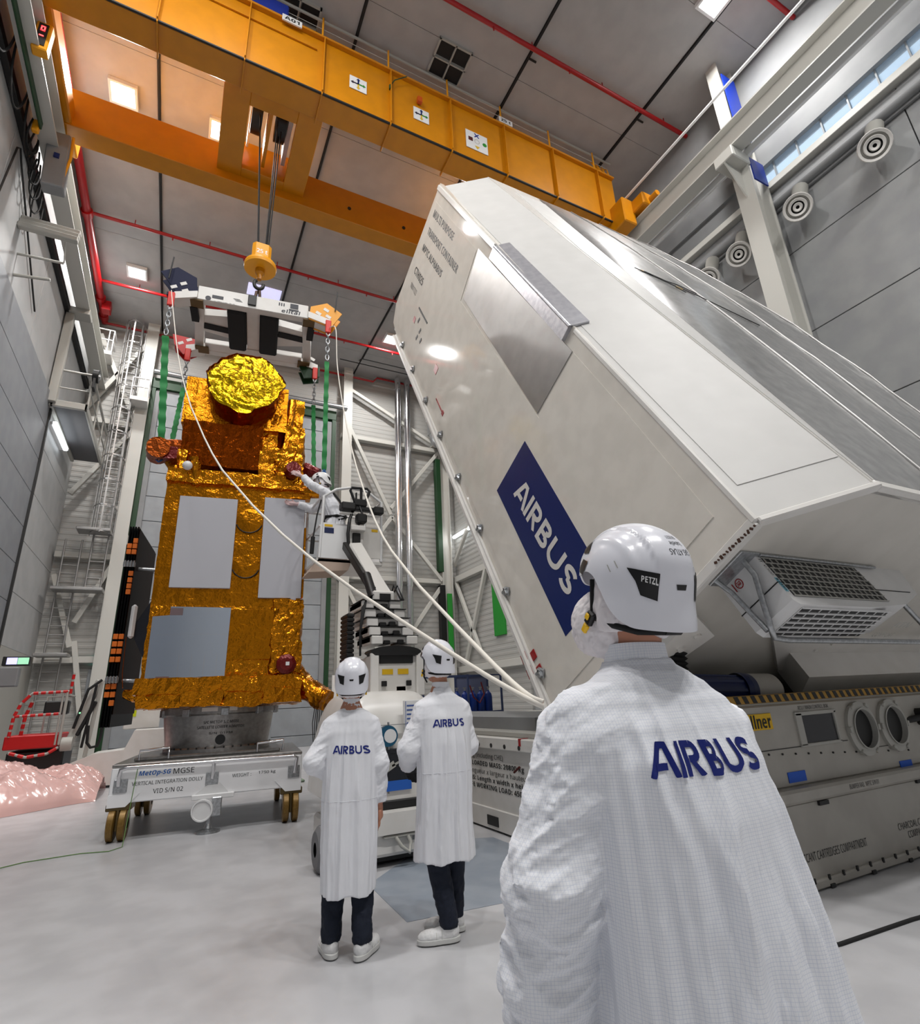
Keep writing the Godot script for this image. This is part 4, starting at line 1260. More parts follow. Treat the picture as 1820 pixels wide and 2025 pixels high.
	var hz := put(b, "hazard_stripe", paint(Color(0.62, 0.47, 0.16), 0.5), t)
	b = B.new()
	for k in 44:
		b.prism(PackedVector2Array([Vector2(0, 1.302), Vector2(0.05, 1.302), Vector2(0.02, 1.358), Vector2(-0.03, 1.358)]), 0.003, Transform3D(Basis.IDENTITY, Vector3(3.95 + k * 0.1, 0, -3.06)))
	put(b, "black_bar", M.ink, hz)
	b = B.new().box2(Vector3(3.95, 1.26, -4.0), Vector3(8.4, 1.3, -3.1), 0.005)
	put(b, "top_plate", M.frame, t)
	# yellow plate
	b = B.new().box2(Vector3(3.93, 1.1, -3.08), Vector3(4.34, 1.22, -3.068), 0.003)
	var yp := put(b, "name_plate", paint(Color(0.85, 0.68, 0.03), 0.4), t)
	b = B.new().text("Föllner", 0.365, 0.1, Transform3D(Basis.IDENTITY, Vector3(3.955, 1.112, -3.065)), true)
	put(b, "lettering", M.ink, yp)
	b = B.new().text("DESICCANT CARTRIDGES COMPARTMENT", 0.92, 0.055, Transform3D(Basis.IDENTITY, Vector3(4.19, 0.185, -3.017)))
	b.text("CHARCOAL CARTRIDGES", 0.66, 0.05, Transform3D(Basis.IDENTITY, Vector3(5.6, 0.225, -3.017)))
	b.text("COMPARTMENT", 0.42, 0.05, Transform3D(Basis.IDENTITY, Vector3(5.72, 0.155, -3.017)))
	b.text("BUMPER RAIL  MPTC S/N 01", 0.42, 0.035, Transform3D(Basis.IDENTITY, Vector3(5.0, 0.605, -2.978)))
	b.text("RCU / MAIN CONTROL BOX", 0.42, 0.03, Transform3D(Basis.IDENTITY, Vector3(4.72, 1.225, -3.077)))
	put(b, "end_lettering", M.ink, t)
	for q in [[4.4, 0.7, 0.22, 0.075], [6.0, 0.665, 0.2, 0.055]]:
		b = B.new().box2(Vector3(q[0], q[1], -3.078), Vector3(q[0] + q[2], q[1] + q[3], -3.073))
		put(b, "blue_tape", paint(Color(0.02, 0.32, 0.75), 0.5), t)
	for q in [[4.6, 0.53, 0.12, 0.02], [6.05, 0.54, 0.14, 0.02]]:
		b = B.new().box2(Vector3(q[0], q[1], -3.02), Vector3(q[0] + q[2], q[1] + 0.03, -3.0))
		put(b, "clip", M.darkmetal, t)
	b = B.new().box2(Vector3(4.86, 0.945, -3.078), Vector3(4.98, 0.96, -3.072))
	put(b, "orange_mark", paint(Color(0.75, 0.4, 0.1)), t)
	# control window
	b = B.new()
	for q in [[4.64, 0.95, 4.72, 1.2], [5.17, 0.95, 5.2, 1.2], [4.64, 1.18, 5.2, 1.21], [4.64, 0.94, 5.2, 0.965]]:
		b.box2(Vector3(q[0], q[1], -3.09), Vector3(q[2], q[3], -3.06), 0.004)
	put(b, "window_frame", M.frame, t)
	b = B.new().box2(Vector3(4.7, 0.95, -3.09), Vector3(5.19, 1.19, -3.075))
	put(b, "window_pane", paint(Color(0.22, 0.22, 0.23), 0.12), t)
	# round ports
	for x in [5.54, 6.04]:
		b = B.new().lathe([Vector2(0.225, 0.0), Vector2(0.225, 0.03), Vector2(0.19, 0.04), Vector2(0.165, 0.04), Vector2(0.165, -0.2)], Vector3(x, 1.03, -3.08), Vector3.BACK, 32)
		b.lathe([Vector2(0.165, 0.04), Vector2(0.172, 0.055), Vector2(0.16, 0.055)], Vector3(x, 1.03, -3.08), Vector3.BACK, 32)
		for k in 6:
			var a := TAU * k / 6.0
			b.box(Vector3(x + 0.215 * cos(a), 1.03 + 0.215 * sin(a), -3.05), Vector3(0.03, 0.05, 0.04), Basis(Vector3.BACK, a), 0.005)
		put(b, "port_ring", M.frame, t)
		b = B.new().lathe([Vector2(0, 0.006), Vector2(0.162, 0.006)], Vector3(x, 1.03, -3.08), Vector3.BACK, 24)
		put(b, "port_opening", M.darkmetal, t)
	for q in [[3.95, 0.86], [3.97, 0.93]]:
		b = B.new().cyl(Vector3(q[0], q[1], -3.08), Vector3(q[0], q[1], -3.07), 0.012, 10)
		put(b, "red_button", M.red, t)
	b = B.new().tube([Vector3(6.35, 1.05, -3.1), Vector3(6.6, 1.09, -2.95), Vector3(6.9, 1.05, -2.9)], 0.03, 8)
	b.box2(Vector3(6.5, 1.0, -3.1), Vector3(6.75, 1.15, -2.95), 0.02)
	put(b, "cable_plug", M.black, t)
	# jack motor on the deck, strut bellows
	var j := thing("lifting_jack", "blue motor and white cylinder lying on the container base", "jack", Vector3(4.4, 1.3, -3.5))
	b = B.new().cyl(Vector3(3.95, 1.42, -3.45), Vector3(4.5, 1.4, -3.4), 0.125, 28)
	b.lathe([Vector2(0.145, -0.06), Vector2(0.15, 0.0), Vector2(0.145, 0.06)], Vector3(4.48, 1.4, -3.4), Vector3(1, -0.03, 0.08), 28)
	for k in 10:
		var a := TAU * k / 10.0
		b.beam(Vector3(3.95, 1.42 + 0.125 * sin(a), -3.45 + 0.125 * cos(a)), Vector3(4.4, 1.4 + 0.125 * sin(a), -3.4 + 0.125 * cos(a)), 0.01, 0.02)
	put(b, "motor", M.navy2, j)
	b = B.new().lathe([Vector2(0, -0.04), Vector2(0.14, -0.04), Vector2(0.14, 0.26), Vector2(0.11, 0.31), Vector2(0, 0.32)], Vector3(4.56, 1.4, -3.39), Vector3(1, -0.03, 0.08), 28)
	put(b, "cylinder", M.shaded_cream, j)
	b = B.new().box2(Vector3(4.1, 1.26, -3.55), Vector3(4.6, 1.31, -3.3), 0.01)
	put(b, "foot", M.darkmetal, j)
	j = thing("hinge_strut", "dark bellows strut under the container cover behind the near helmet", "strut", Vector3(3.75, 1.3, -3.4))
	b = B.new()
	var prof: Array = []
	for k in 17:
		prof.append(Vector2(0.075 if k % 2 == 0 else 0.1, 0.02 * k))
	b.lathe(prof, Vector3(3.72, 1.5, -3.4), Vector3(0.06, 1, 0.06), 20)
	put(b, "bellows", M.rubber, j)
	b = B.new().cyl(Vector3(3.7, 1.27, -3.42), Vector3(3.72, 1.5, -3.4), 0.06, 14)
	b.box(Vector3(3.75, 1.92, -3.38), Vector3(0.16, 0.24, 0.16), Basis.IDENTITY, 0.02)
	put(b, "rod", M.galv, j)
	b = B.new().tube([Vector3(3.2, 0.008, -2.5), Vector3(3.6, 0.008, -2.42), Vector3(4.3, 0.008, -2.38), Vector3(5.4, 0.008, -2.25)], 0.012, 8)
	single(b, "floor_cable", M.rubber, "black cable lying on the floor before the container base", "cable")

# the word AIRBUS drawn with broad strokes in a 1 x 1 box (x 0..1 across the word, y 0..1 cap height)
func airbus(b: B, f: Callable, nn: Vector3, steps := 1) -> void:
	var k := 0.2   # stroke over cap height
	var asp := 1.0 / 5.75
	var glyphs: Array = []
	var arc := func(cx: float, cy: float, rx: float, ry: float, a0: float, a1: float, m: int) -> Array:
		var r: Array = []
		for i in m + 1:
			var a := lerpf(a0, a1, float(i) / m)
			r.append(Vector2(cx + rx * cos(a), cy + ry * sin(a)))
		return r
	var h := k * 0.5
	# strokes in cap-height units
	glyphs.append([[Vector2(0.06, 0.0), Vector2(0.40, 1.0)], [Vector2(0.56, 1.0), Vector2(0.94, 0.0)], [Vector2(0.3, 1.0 - h), Vector2(0.58, 1.0 - h)], [Vector2(0.2, 0.3), Vector2(0.62, 0.3)]])
	glyphs.append([[Vector2(1.14, 0), Vector2(1.14, 1)]])
	glyphs.append([[Vector2(1.46, 0), Vector2(1.46, 1)], [Vector2(1.4, 1 - h), Vector2(1.78, 1 - h)] , arc.call(1.78, 0.69, 0.22, 0.31 - h, PI / 2, -PI / 2, 10), [Vector2(1.78, 0.38 + h), Vector2(1.58, 0.38 + h)], [Vector2(1.7, 0.42), Vector2(2.02, 0.0)]])
	glyphs.append([[Vector2(2.36, 0), Vector2(2.36, 1)], [Vector2(2.3, 1 - h), Vector2(2.66, 1 - h)], arc.call(2.66, 0.75, 0.2, 0.25 - h, PI / 2, -PI / 2, 8), [Vector2(2.3, 0.5), Vector2(2.7, 0.5)], arc.call(2.7, 0.27, 0.23, 0.27 - h, PI / 2, -PI / 2, 8), [Vector2(2.7, h), Vector2(2.3, h)]])
	glyphs.append([[Vector2(3.24, 1.0), Vector2(3.24, 0.36)], arc.call(3.62, 0.4, 0.38, 0.4 - h, PI, TAU, 14), [Vector2(4.0, 0.36), Vector2(4.0, 1.0)]])
	var s: Array = arc.call(4.66, 0.73, 0.29, 0.27 - h, 0.45, PI * 1.5, 12)
	s.append_array(arc.call(4.68, 0.275, 0.31, 0.275 - h, PI / 2, -PI * 0.86, 14))
	glyphs.append([s])
	var layer := 0
	for g in glyphs:
		for line in g:
			layer += 1
			var pts: Array = line
			for i in pts.size() - 1:
				var p: Vector2 = pts[i]
				var q: Vector2 = pts[i + 1]
				var d0: Vector2 = ((q - p) if i == 0 else (q - pts[i - 1])).normalized()
				var d1: Vector2 = ((q - p) if i == pts.size() - 2 else (pts[i + 2] - p)).normalized()
				var o0 := Vector2(-d0.y, d0.x) * h
				var o1 := Vector2(-d1.y, d1.x) * h
				var mm := maxi(1, int(ceil((q - p).length() * steps)))
				for j in mm:
					var t0 := float(j) / mm
					var t1 := float(j + 1) / mm
					var hw := maxi(1, steps / 4)
					for e in hw:
						var e0 := -1.0 + 2.0 * e / hw
						var e1 := -1.0 + 2.0 * (e + 1) / hw
						var c: Array = []
						for z in [[t0, e0], [t1, e0], [t1, e1], [t0, e1]]:
							var w: Vector2 = p.lerp(q, z[0]) + o0.lerp(o1, z[0]) * z[1]
							if i == 0 and pts.size() == 2 and absf(d0.x) < 0.9:
								w.y = clampf(w.y, 0.0, 1.0)
							c.append(f.call(Vector2(w.x / 5.06, w.y)))
						var up := nn * (0.00025 * (layer % 6))
						for z in 4:
							c[z] += up
						b.tri(c[0], c[1], c[2], nn, nn, nn)
						b.tri(c[0], c[2], c[3], nn, nn, nn)

var foff := {}
const SATB := Vector3(0.585, 0, -8.4)
var sat_basis := Basis(Vector3.UP, deg_to_rad(-7.0))

func sthing(called: String, label: String, category: String, base: Vector3, group := "") -> Node3D:
	var o := thing(called, label, category, SATB + sat_basis * base, group)
	o.basis = sat_basis
	foff[o] = base
	return o

func sput(b: B, called: String, m: Material, parent: Node, label := "") -> MeshInstance3D:
	var r := parent
	while not foff.has(r):
		r = r.get_parent()
	var off: Vector3 = foff[r]
	for i in b.v.size():
		b.v[i] -= off
	return put(b, called, m, parent, true, label)

func ridge(p: Vector3, s: float) -> float:
	return 1.0 - 2.0 * absf(nz.get_noise_3dv(p * s) * 1.6)

func crinkle(p: Vector3, amp: float) -> Vector3:
	return p + Vector3(ridge(p + Vector3(7, 0, 0), 2.3) + 0.45 * ridge(p, 5.1) + 0.12 * ridge(p, 13.0), ridge(p + Vector3(0, 9, 0), 2.1) + 0.45 * ridge(p + Vector3(3, 1, 0), 5.3), ridge(p + Vector3(0, 0, 5), 2.2) + 0.45 * ridge(p + Vector3(1, 4, 2), 4.9) + 0.12 * ridge(p + Vector3(1, 4, 2), 13.0)) * amp

# crumpled foil over a box
func foil(b: B, lo: Vector3, hi: Vector3, amp := 0.02, cell := 0.05, bas := Basis.IDENTITY, pivot := Vector3.ZERO) -> B:
	for ax in 3:
		var a1 := (ax + 1) % 3
		var a2 := (ax + 2) % 3
		for sg in 2:
			var n1 := maxi(2, int((hi[a1] - lo[a1]) / cell))
			var n2 := maxi(2, int((hi[a2] - lo[a2]) / cell))
			var f := func(u: float, v: float) -> Vector3:
				var p := Vector3.ZERO
				p[ax] = hi[ax] if sg == 1 else lo[ax]
				p[a1] = lerpf(lo[a1], hi[a1], u)
				p[a2] = lerpf(lo[a2], hi[a2], v)
				p = pivot + bas * (p - pivot)
				return crinkle(p, amp)
			b.grid(f, n1, n2, false, 1.0 if sg == 1 else -1.0, 1.0, 1.0, true)
	return b

# crumpled foil round a line of circles
func foil_tube(b: B, pts: Array, radii: Array, amp := 0.015, seg := 20) -> B:
	var f := B.frame(pts[-1] - pts[0], Vector3.UP)
	var k := pts.size() - 1
	var g := func(u: float, v: float) -> Vector3:
		var t := v * k
		var i := mini(int(t), k - 1)
		var c: Vector3 = pts[i].lerp(pts[i + 1], t - i)
		var r: float = lerpf(radii[i], radii[i + 1], t - i)
		return crinkle(c + (f.x * cos(TAU * u) + f.y * sin(TAU * u)) * r, amp)
	b.grid(g, seg, k * 6, true, 1.0, 1.0, 1.0, true)
	for e in [0, k]:
		var cap := func(u: float, v: float) -> Vector3:
			return crinkle(pts[e] + (f.x * cos(TAU * u) + f.y * sin(TAU * u)) * radii[e] * v, amp)
		b.grid(cap, seg, 4, true, 1.0, 1.0, 1.0, true)
	return b

func foil_mat(col: Color, rough: float, ns: float) -> StandardMaterial3D:
	var m := paint(col, rough, 1.0)
	m.normal_enabled = true
	m.normal_texture = M.foil_normal
	m.normal_scale = ns
	m.uv1_triplanar = true
	m.uv1_world_triplanar = true
	m.uv1_scale = Vector3.ONE * 1.3
	return m

func satellite() -> void:
	M.foil_normal = noise_tex(0.02, FastNoiseLite.TYPE_CELLULAR, true, null, 512, 3, 14.0)
	M.gold = foil_mat(Color(0.80, 0.50, 0.09), 0.18, 0.55)
	M.goldsmooth = foil_mat(Color(0.73, 0.455, 0.075), 0.25, 0.3)
	M.amber = foil_mat(Color(0.58, 0.26, 0.04), 0.24, 0.5)
	M.lemon = foil_mat(Color(0.80, 0.66, 0.09), 0.17, 0.6)
	M.copper = foil_mat(Color(0.62, 0.30, 0.12), 0.35, 0.4)
	M.radiator = paint(Color(0.70, 0.70, 0.725), 0.35)
	M.mirror = paint(Color(0.82, 0.86, 0.92), 0.13, 1.0)
	M.redcap = foil_mat(Color(0.42, 0.05, 0.03), 0.3, 0.5)
	M.redcap.metallic = 0.3
	M.solar = paint(Color(0.035, 0.033, 0.035), 0.4)
	M.solarback = paint(Color(0.13, 0.07, 0.045), 0.45)
	M.solarback.metallic_specular = 0.15
	M.solar.metallic_specular = 0.2
	M.orange = paint(Color(0.85, 0.42, 0.08), 0.5)
	var t := sthing("satellite", "tall satellite wrapped in golden foil with white radiator panels, on a grey dolly", "satellite", Vector3(0, 1.5, -1.05))
	var b := foil(B.new(), Vector3(-0.99, 1.84, -1.95), Vector3(1.02, 2.86, -0.18), 0.012, 0.05)
	sput(b, "lower_body", M.gold, t)
	b = foil(B.new(), Vector3(-0.99, 2.86, -1.95), Vector3(1.02, 4.82, -0.18), 0.008, 0.06)
	sput(b, "upper_body", M.goldsmooth, t)
	b = foil(B.new(), Vector3(0.62, 1.9, -1.0), Vector3(1.05, 2.95, -0.13), 0.026, 0.045)
	sput(b, "corner_wrap", M.gold, t)
	b = foil(B.new(), Vector3(0.06, 2.1, -0.6), Vector3(0.66, 2.8, -0.155), 0.006, 0.06)
	sput(b, "flat_wrap", M.goldsmooth, t)
	# foot skirt of crumpled strips
	b = B.new()
	for k in 4:
		foil(b, Vector3(-1.05 + k * 0.53, 1.66, -1.9), Vector3(-0.52 + k * 0.53, 1.86, -0.06 - 0.02 * (k % 2)), 0.022, 0.07)
		foil(b, Vector3(-1.0 + k * 0.52, 1.48, -1.9), Vector3(-0.48 + k * 0.52, 1.68, -0.1 + 0.03 * (k % 2)), 0.024, 0.07)
	sput(b, "foot_skirt", M.gold, t)
	# white radiators and the mirror panel
	for q in [[-0.78, 3.11, 0.02, 4.49], [0.41, 2.98, 1.02, 4.56]]:
		b = B.new().box2(Vector3(q[0], q[1], -0.18), Vector3(q[2], q[3], -0.13), 0.004)
		sput(b, "radiator_panel", M.radiator, t, "smooth pale grey radiator panel")
	b = B.new().box2(Vector3(0.87, 2.86, -0.18), Vector3(0.95, 3.0, -0.128), 0.003)
	sput(b, "radiator_tab", M.radiator, t)
	b = B.new().prism(PackedVector2Array([Vector2(-0.93, 1.86), Vector2(0.05, 1.8), Vector2(0.06, 2.83), Vector2(-0.72, 2.84), Vector2(-0.72, 2.72), Vector2(-0.93, 2.7)]), 0.03, Transform3D(Basis.IDENTITY, Vector3(0, 0, -0.165)))
	sput(b, "mirror_panel", M.mirror, t, "bluish mirror-like radiator panel")
	b = B.new()
	for k in 4:
		b.box2(Vector3(-0.55 + k * 0.16, 1.84, -0.135), Vector3(-0.545 + k * 0.16, 2.18, -0.133))
	b.box2(Vector3(-0.93, 2.45, -0.135), Vector3(0.05, 2.453, -0.133))
	sput(b, "panel_seam", M.chrome, t)
	for q in [[-0.72, 2.72], [-0.8, 1.8]]:
		b = B.new().box2(Vector3(q[0], q[1], -0.14), Vector3(q[0] + 0.16, q[1] + 0.1, -0.128))
		sput(b, "label_plate", paint(Color(0.42, 0.35, 0.36), 0.5), t)
	b = B.new().box2(Vector3(1.025, 3.0, -0.3), Vector3(1.055, 4.1, -0.14), 0.004)
	b.box2(Vector3(0.82, 4.58, -0.3), Vector3(1.1, 4.66, -0.14), 0.006)
	sput(b, "edge_strip", M.goldsmooth, t)
	# round blisters between the radiators
	for y in [4.17, 3.47]:
		b = B.new()
		var f := func(u: float, v: float) -> Vector3:
			var rr := 0.19 * v
			return crinkle(Vector3(0.21 + rr * cos(TAU * u), y + rr * sin(TAU * u), -0.165 + 0.018 * (1.0 - v * v)), 0.006)
		b.grid(f, 20, 6, true, 1.0, 1.0, 1.0, true)
		var seam: Array = []
		for k in 10:
			var a := PI * 1.12 + k * 0.085 * PI
			seam.append(Vector3(0.21 + 0.195 * cos(a), y + 0.195 * sin(a), -0.155))
		sput(b, "round_cover", M.goldsmooth, t)
		b = B.new().tube(seam, 0.009, 5)
		sput(b, "cover_slit", M.black, t)
	# red cover, thruster horn
	b = B.new().lathe([Vector2(0, 0.05), Vector2(0.09, 0.05), Vector2(0.14, 0.02), Vector2(0.15, -0.06)], Vector3(0.86, 2.02, -0.07), Vector3.BACK, 9)
	sput(b, "red_cover", M.redcap, t)
	b = B.new().box2(Vector3(0.85, 2.0, -0.03), Vector3(0.9, 2.05, -0.015))
	sput(b, "cover_sticker", M.white, t)
	b = foil_tube(B.new(), [Vector3(0.85, 1.95, -0.5), Vector3(1.1, 1.72, -0.3), Vector3(1.33, 1.55, -0.12), Vector3(1.42, 1.48, -0.02)], [0.24, 0.17, 0.15, 0.15], 0.02)
	sput(b, "thruster_arm", M.gold, t)
	b = B.new()
	for k in 9:
		b.tube([Vector3(1.3 + 0.02 * k, 1.45, -0.2 + 0.02 * k), Vector3(1.27 + 0.03 * k, 1.2, -0.2), Vector3(1.29 + 0.02 * k, 0.95 - 0.02 * (k % 3), -0.2)], 0.006, 5)
	sput(b, "hanging_wire", M.darkmetal, t)
	# upper deck
	b = foil(B.new(), Vector3(-1.0, 4.7, -1.95), Vector3(0.95, 4.92, -0.12), 0.016, 0.05)
	sput(b, "deck", M.gold, t)
	b = foil(B.new(), Vector3(-0.93, 5.78, -1.7), Vector3(0.66, 6.66, -0.28), 0.008, 0.06, Basis(Vector3.RIGHT, -0.1), Vector3(0, 5.78, -0.28))
	sput(b, "instrument_box", M.goldsmooth, t)
	b = foil(B.new(), Vector3(-0.9, 5.08, -1.6), Vector3(0.3, 5.8, -0.26), 0.014, 0.05, Basis(Vector3.RIGHT, 0.22), Vector3(0, 5.8, -0.2))
	sput(b, "instrument_base", M.amber, t)
	b = B.new()
	foil(b, Vector3(0.26, 4.85, -1.3), Vector3(0.52, 5.8, -0.35), 0.022, 0.05)
	foil(b, Vector3(-0.98, 4.85, -1.0), Vector3(-0.8, 5.3, -0.3), 0.022, 0.045)
	foil(b, Vector3(-0.95, 4.85, -1.9), Vector3(0.9, 5.6, -1.75), 0.02, 0.08)
	sput(b, "support_leg", M.gold, t)
	b = foil(B.new(), Vector3(0.5, 4.85, -1.2), Vector3(0.95, 5.45, -0.2), 0.035, 0.045)
	foil(b, Vector3(0.62, 5.3, -0.9), Vector3(0.95, 5.9, -0.3), 0.03, 0.045)
	sput(b, "crumpled_wrap", M.gold, t)
	b = foil(B.new(), Vector3(0.68, 5.7, -1.0), Vector3(0.9, 6.55, -0.5), 0.02, 0.045, Basis(Vector3.BACK, -0.06), Vector3(0.8, 5.7, -0.6))
	foil_tube(b, [Vector3(0.6, 5.1, -0.25), Vector3(0.7, 5.8, -0.35), Vector3(0.74, 6.5, -0.5)], [0.07, 0.06, 0.07], 0.012, 12)
	sput(b, "side_mast", M.gold, t)
	# drum antenna with crumpled lemon face
	var dc := Vector3(-0.04, 6.5, -0.1)
	var ax := Vector3(0.02, 0.2, 0.97).normalized()
	var fr := B.frame(ax, Vector3.UP)
	b = B.new()
	var oval := func(a: float) -> float: return 0.585 * (1.0 + 0.05 * sin(a * 3.0 + 0.6) + 0.03 * sin(a * 7.0)) * (1.0 + 0.12 * smoothstep(0.75, 1.0, sin(a + 0.15)))
	var face := func(u: float, v: float) -> Vector3:
		var r: float = oval.call(TAU * u) * v
		return crinkle(dc + fr.x * r * cos(TAU * u) + fr.y * r * sin(TAU * u) + ax * (0.07 * (1.0 - v * v)), 0.024)
	b.grid(face, 64, 18, true, 1.0, 1.0, 1.0, true)
	sput(b, "antenna_face", M.lemon, t)
	b = B.new()
	var rim := func(u: float, v: float) -> Vector3:
		var r: float = oval.call(TAU * u) * lerpf(1.02, 0.9, v)
		return crinkle(dc + fr.x * r * cos(TAU * u) + fr.y * r * sin(TAU * u) - ax * (v * 0.5 - 0.02) - Vector3(0, 0.1 * v, 0), 0.02)
	b.grid(rim, 64, 8, true, 1.0, 1.0, 1.0, true)
	sput(b, "antenna_drum", M.amber, t)
	b = B.new()
	for q in [[0.5, 0.75, 0.06, 0.34], [-0.6, 0.3, 0.05, 0.14]]:
		b.box(dc + Vector3(q[0] + 0.06, -0.4 * q[1], -0.05), Vector3(q[2], q[3], 0.02), Basis(Vector3.BACK, -0.15), 0.004)
	b.tube([dc + Vector3(0.55, -0.1, 0.0), dc + Vector3(0.7, -0.12, 0.1)], 0.008, 5)
	sput(b, "antenna_clamp", M.goldsmooth, t)
	# left drum with its red cap, bracket, white ball, right barrel
	b = foil_tube(B.new(), [Vector3(-1.2, 5.22, -0.4), Vector3(-1.15, 5.2, -0.05)], [0.16, 0.16], 0.008)
	foil_tube(b, [Vector3(-1.18, 5.35, -0.3), Vector3(-0.9, 5.42, -0.5)], [0.09, 0.13], 0.012, 14)
	sput(b, "side_drum", M.copper, t)
	b = foil(B.new(), Vector3(-1.08, 5.05, -0.35), Vector3(-0.9, 5.25, -0.1), 0.012, 0.04)
	sput(b, "red_cover", M.redcap, t)
	b = foil_tube(B.new(), [Vector3(-0.98, 5.08, -0.3), Vector3(-0.9, 4.9, -0.25), Vector3(-0.9, 4.78, -0.2)], [0.1, 0.07, 0.09], 0.014, 14)
	foil_tube(b, [Vector3(-0.65, 5.1, -0.1), Vector3(-0.62, 4.9, -0.15), Vector3(-0.6, 4.7, -0.2)], [0.09, 0.07, 0.07], 0.012, 14)
	sput(b, "bracket_wrap", M.gold, t)
	b = B.new().lathe(ball(0.07), Vector3(-0.72, 4.94, -0.03), Vector3.UP, 20, true)
	sput(b, "white_ball", M.white, t)
	b = foil_tube(B.new(), [Vector3(0.98, 4.72, -0.25), Vector3(1.27, 4.7, -0.15)], [0.09, 0.1], 0.012, 14)
	sput(b, "barrel", M.gold, t)
	b = foil_tube(B.new(), [Vector3(0.75, 5.0, -0.12), Vector3(0.8, 5.02, 0.02)], [0.12, 0.12], 0.014, 14)
	foil_tube(b, [Vector3(1.0, 5.1, -0.2), Vector3(1.2, 5.02, -0.1)], [0.11, 0.08], 0.02, 14)
	sput(b, "red_cover", M.redcap, t)
	# folded solar array
	var sp := sthing("solar_array", "folded black solar panels with orange blocks along the satellite's side", "solar array", Vector3(-1.47, 1.28, -1.7))
	for k in 4:
		b = B.new().box2(Vector3(-1.55 + k * 0.036, 1.28, -2.6), Vector3(-1.53 + k * 0.036, 4.23, -1.0), 0.003)
		sput(b, "panel", M.solar, sp)
	b = B.new().box2(Vector3(-1.418, 1.45, -2.6), Vector3(-1.408, 4.2, -1.02), 0.003)
	sput(b, "panel_back", M.solarback, sp, "brown inner panel skin")
	for q in [[1071.7, 1], [1083.5, 2], [1096.0, 2], [1141.8, 1], [1155.5, 1], [1168.0, 1], [1180.0, 1], [1269.5, 2], [1284.0, 2], [1298.0, 2], [1313.5, 2], [1364.0, 2], [1379.0, 2], [1394.5, 1]]:
		var y: float = 4.22 - (q[0] - 1042.0) * 0.00742
		for j in int(q[1]):
			b = B.new().box2(Vector3(-1.475 - j * 0.072, y - 0.038, -1.02), Vector3(-1.412 - j * 0.072, y + 0.038, -0.985), 0.004)
			sput(b, "orange_block", M.orange, sp)
	for y in [3.62, 1.92]:
		b = B.new().box2(Vector3(-1.56, y - 0.04, -1.02), Vector3(-1.4, y + 0.04, -0.96), 0.008)
		b.cyl(Vector3(-1.42, y, -1.3), Vector3(-1.0, y - 0.02, -1.3), 0.03, 10)
		for k in 4:
			b.cyl(Vector3(-1.53 + k * 0.04, y - 0.05, -0.95), Vector3(-1.53 + k * 0.04, y + 0.05, -0.95), 0.014, 8)
		sput(b, "clamp", M.galv, sp)
	b = B.new().tube([Vector3(-1.38, 2.52, -1.0), Vector3(-1.36, 2.0, -1.0), Vector3(-1.32, 1.8, -0.95)], 0.006, 5)
	sput(b, "strap", M.copper, sp)
	b = B.new().box2(Vector3(-1.36, 2.5, -1.02), Vector3(-1.28, 3.0, -0.94), 0.03)
	sput(b, "white_bar", M.white, sp)
	b = B.new().prism(PackedVector2Array([Vector2(-1.28, 2.75), Vector2(-1.05, 3.2), Vector2(-1.02, 3.1), Vector2(-1.02, 2.15), Vector2(-1.12, 2.2), Vector2(-1.28, 2.5)]), 0.03, Transform3D(Basis.IDENTITY, Vector3(0, 0, -1.05)))
	sput(b, "side_plate", paint(Color(0.10, 0.11, 0.15), 0.3), sp)
	b = foil_tube(B.new(), [Vector3(-1.3, 1.7, -1.0), Vector3(-0.98, 1.66, -0.9)], [0.06, 0.1], 0.02, 12)
	sput(b, "lower_joint", M.gold, sp)
	dolly()
	lifting_frame()

func ball(r: float, k := 12) -> Array:
	var p: Array = []
	for i in k + 1:
		var a := -PI / 2 + PI * i / k
		p.append(Vector2(r * cos(a), r * sin(a)))
	return p

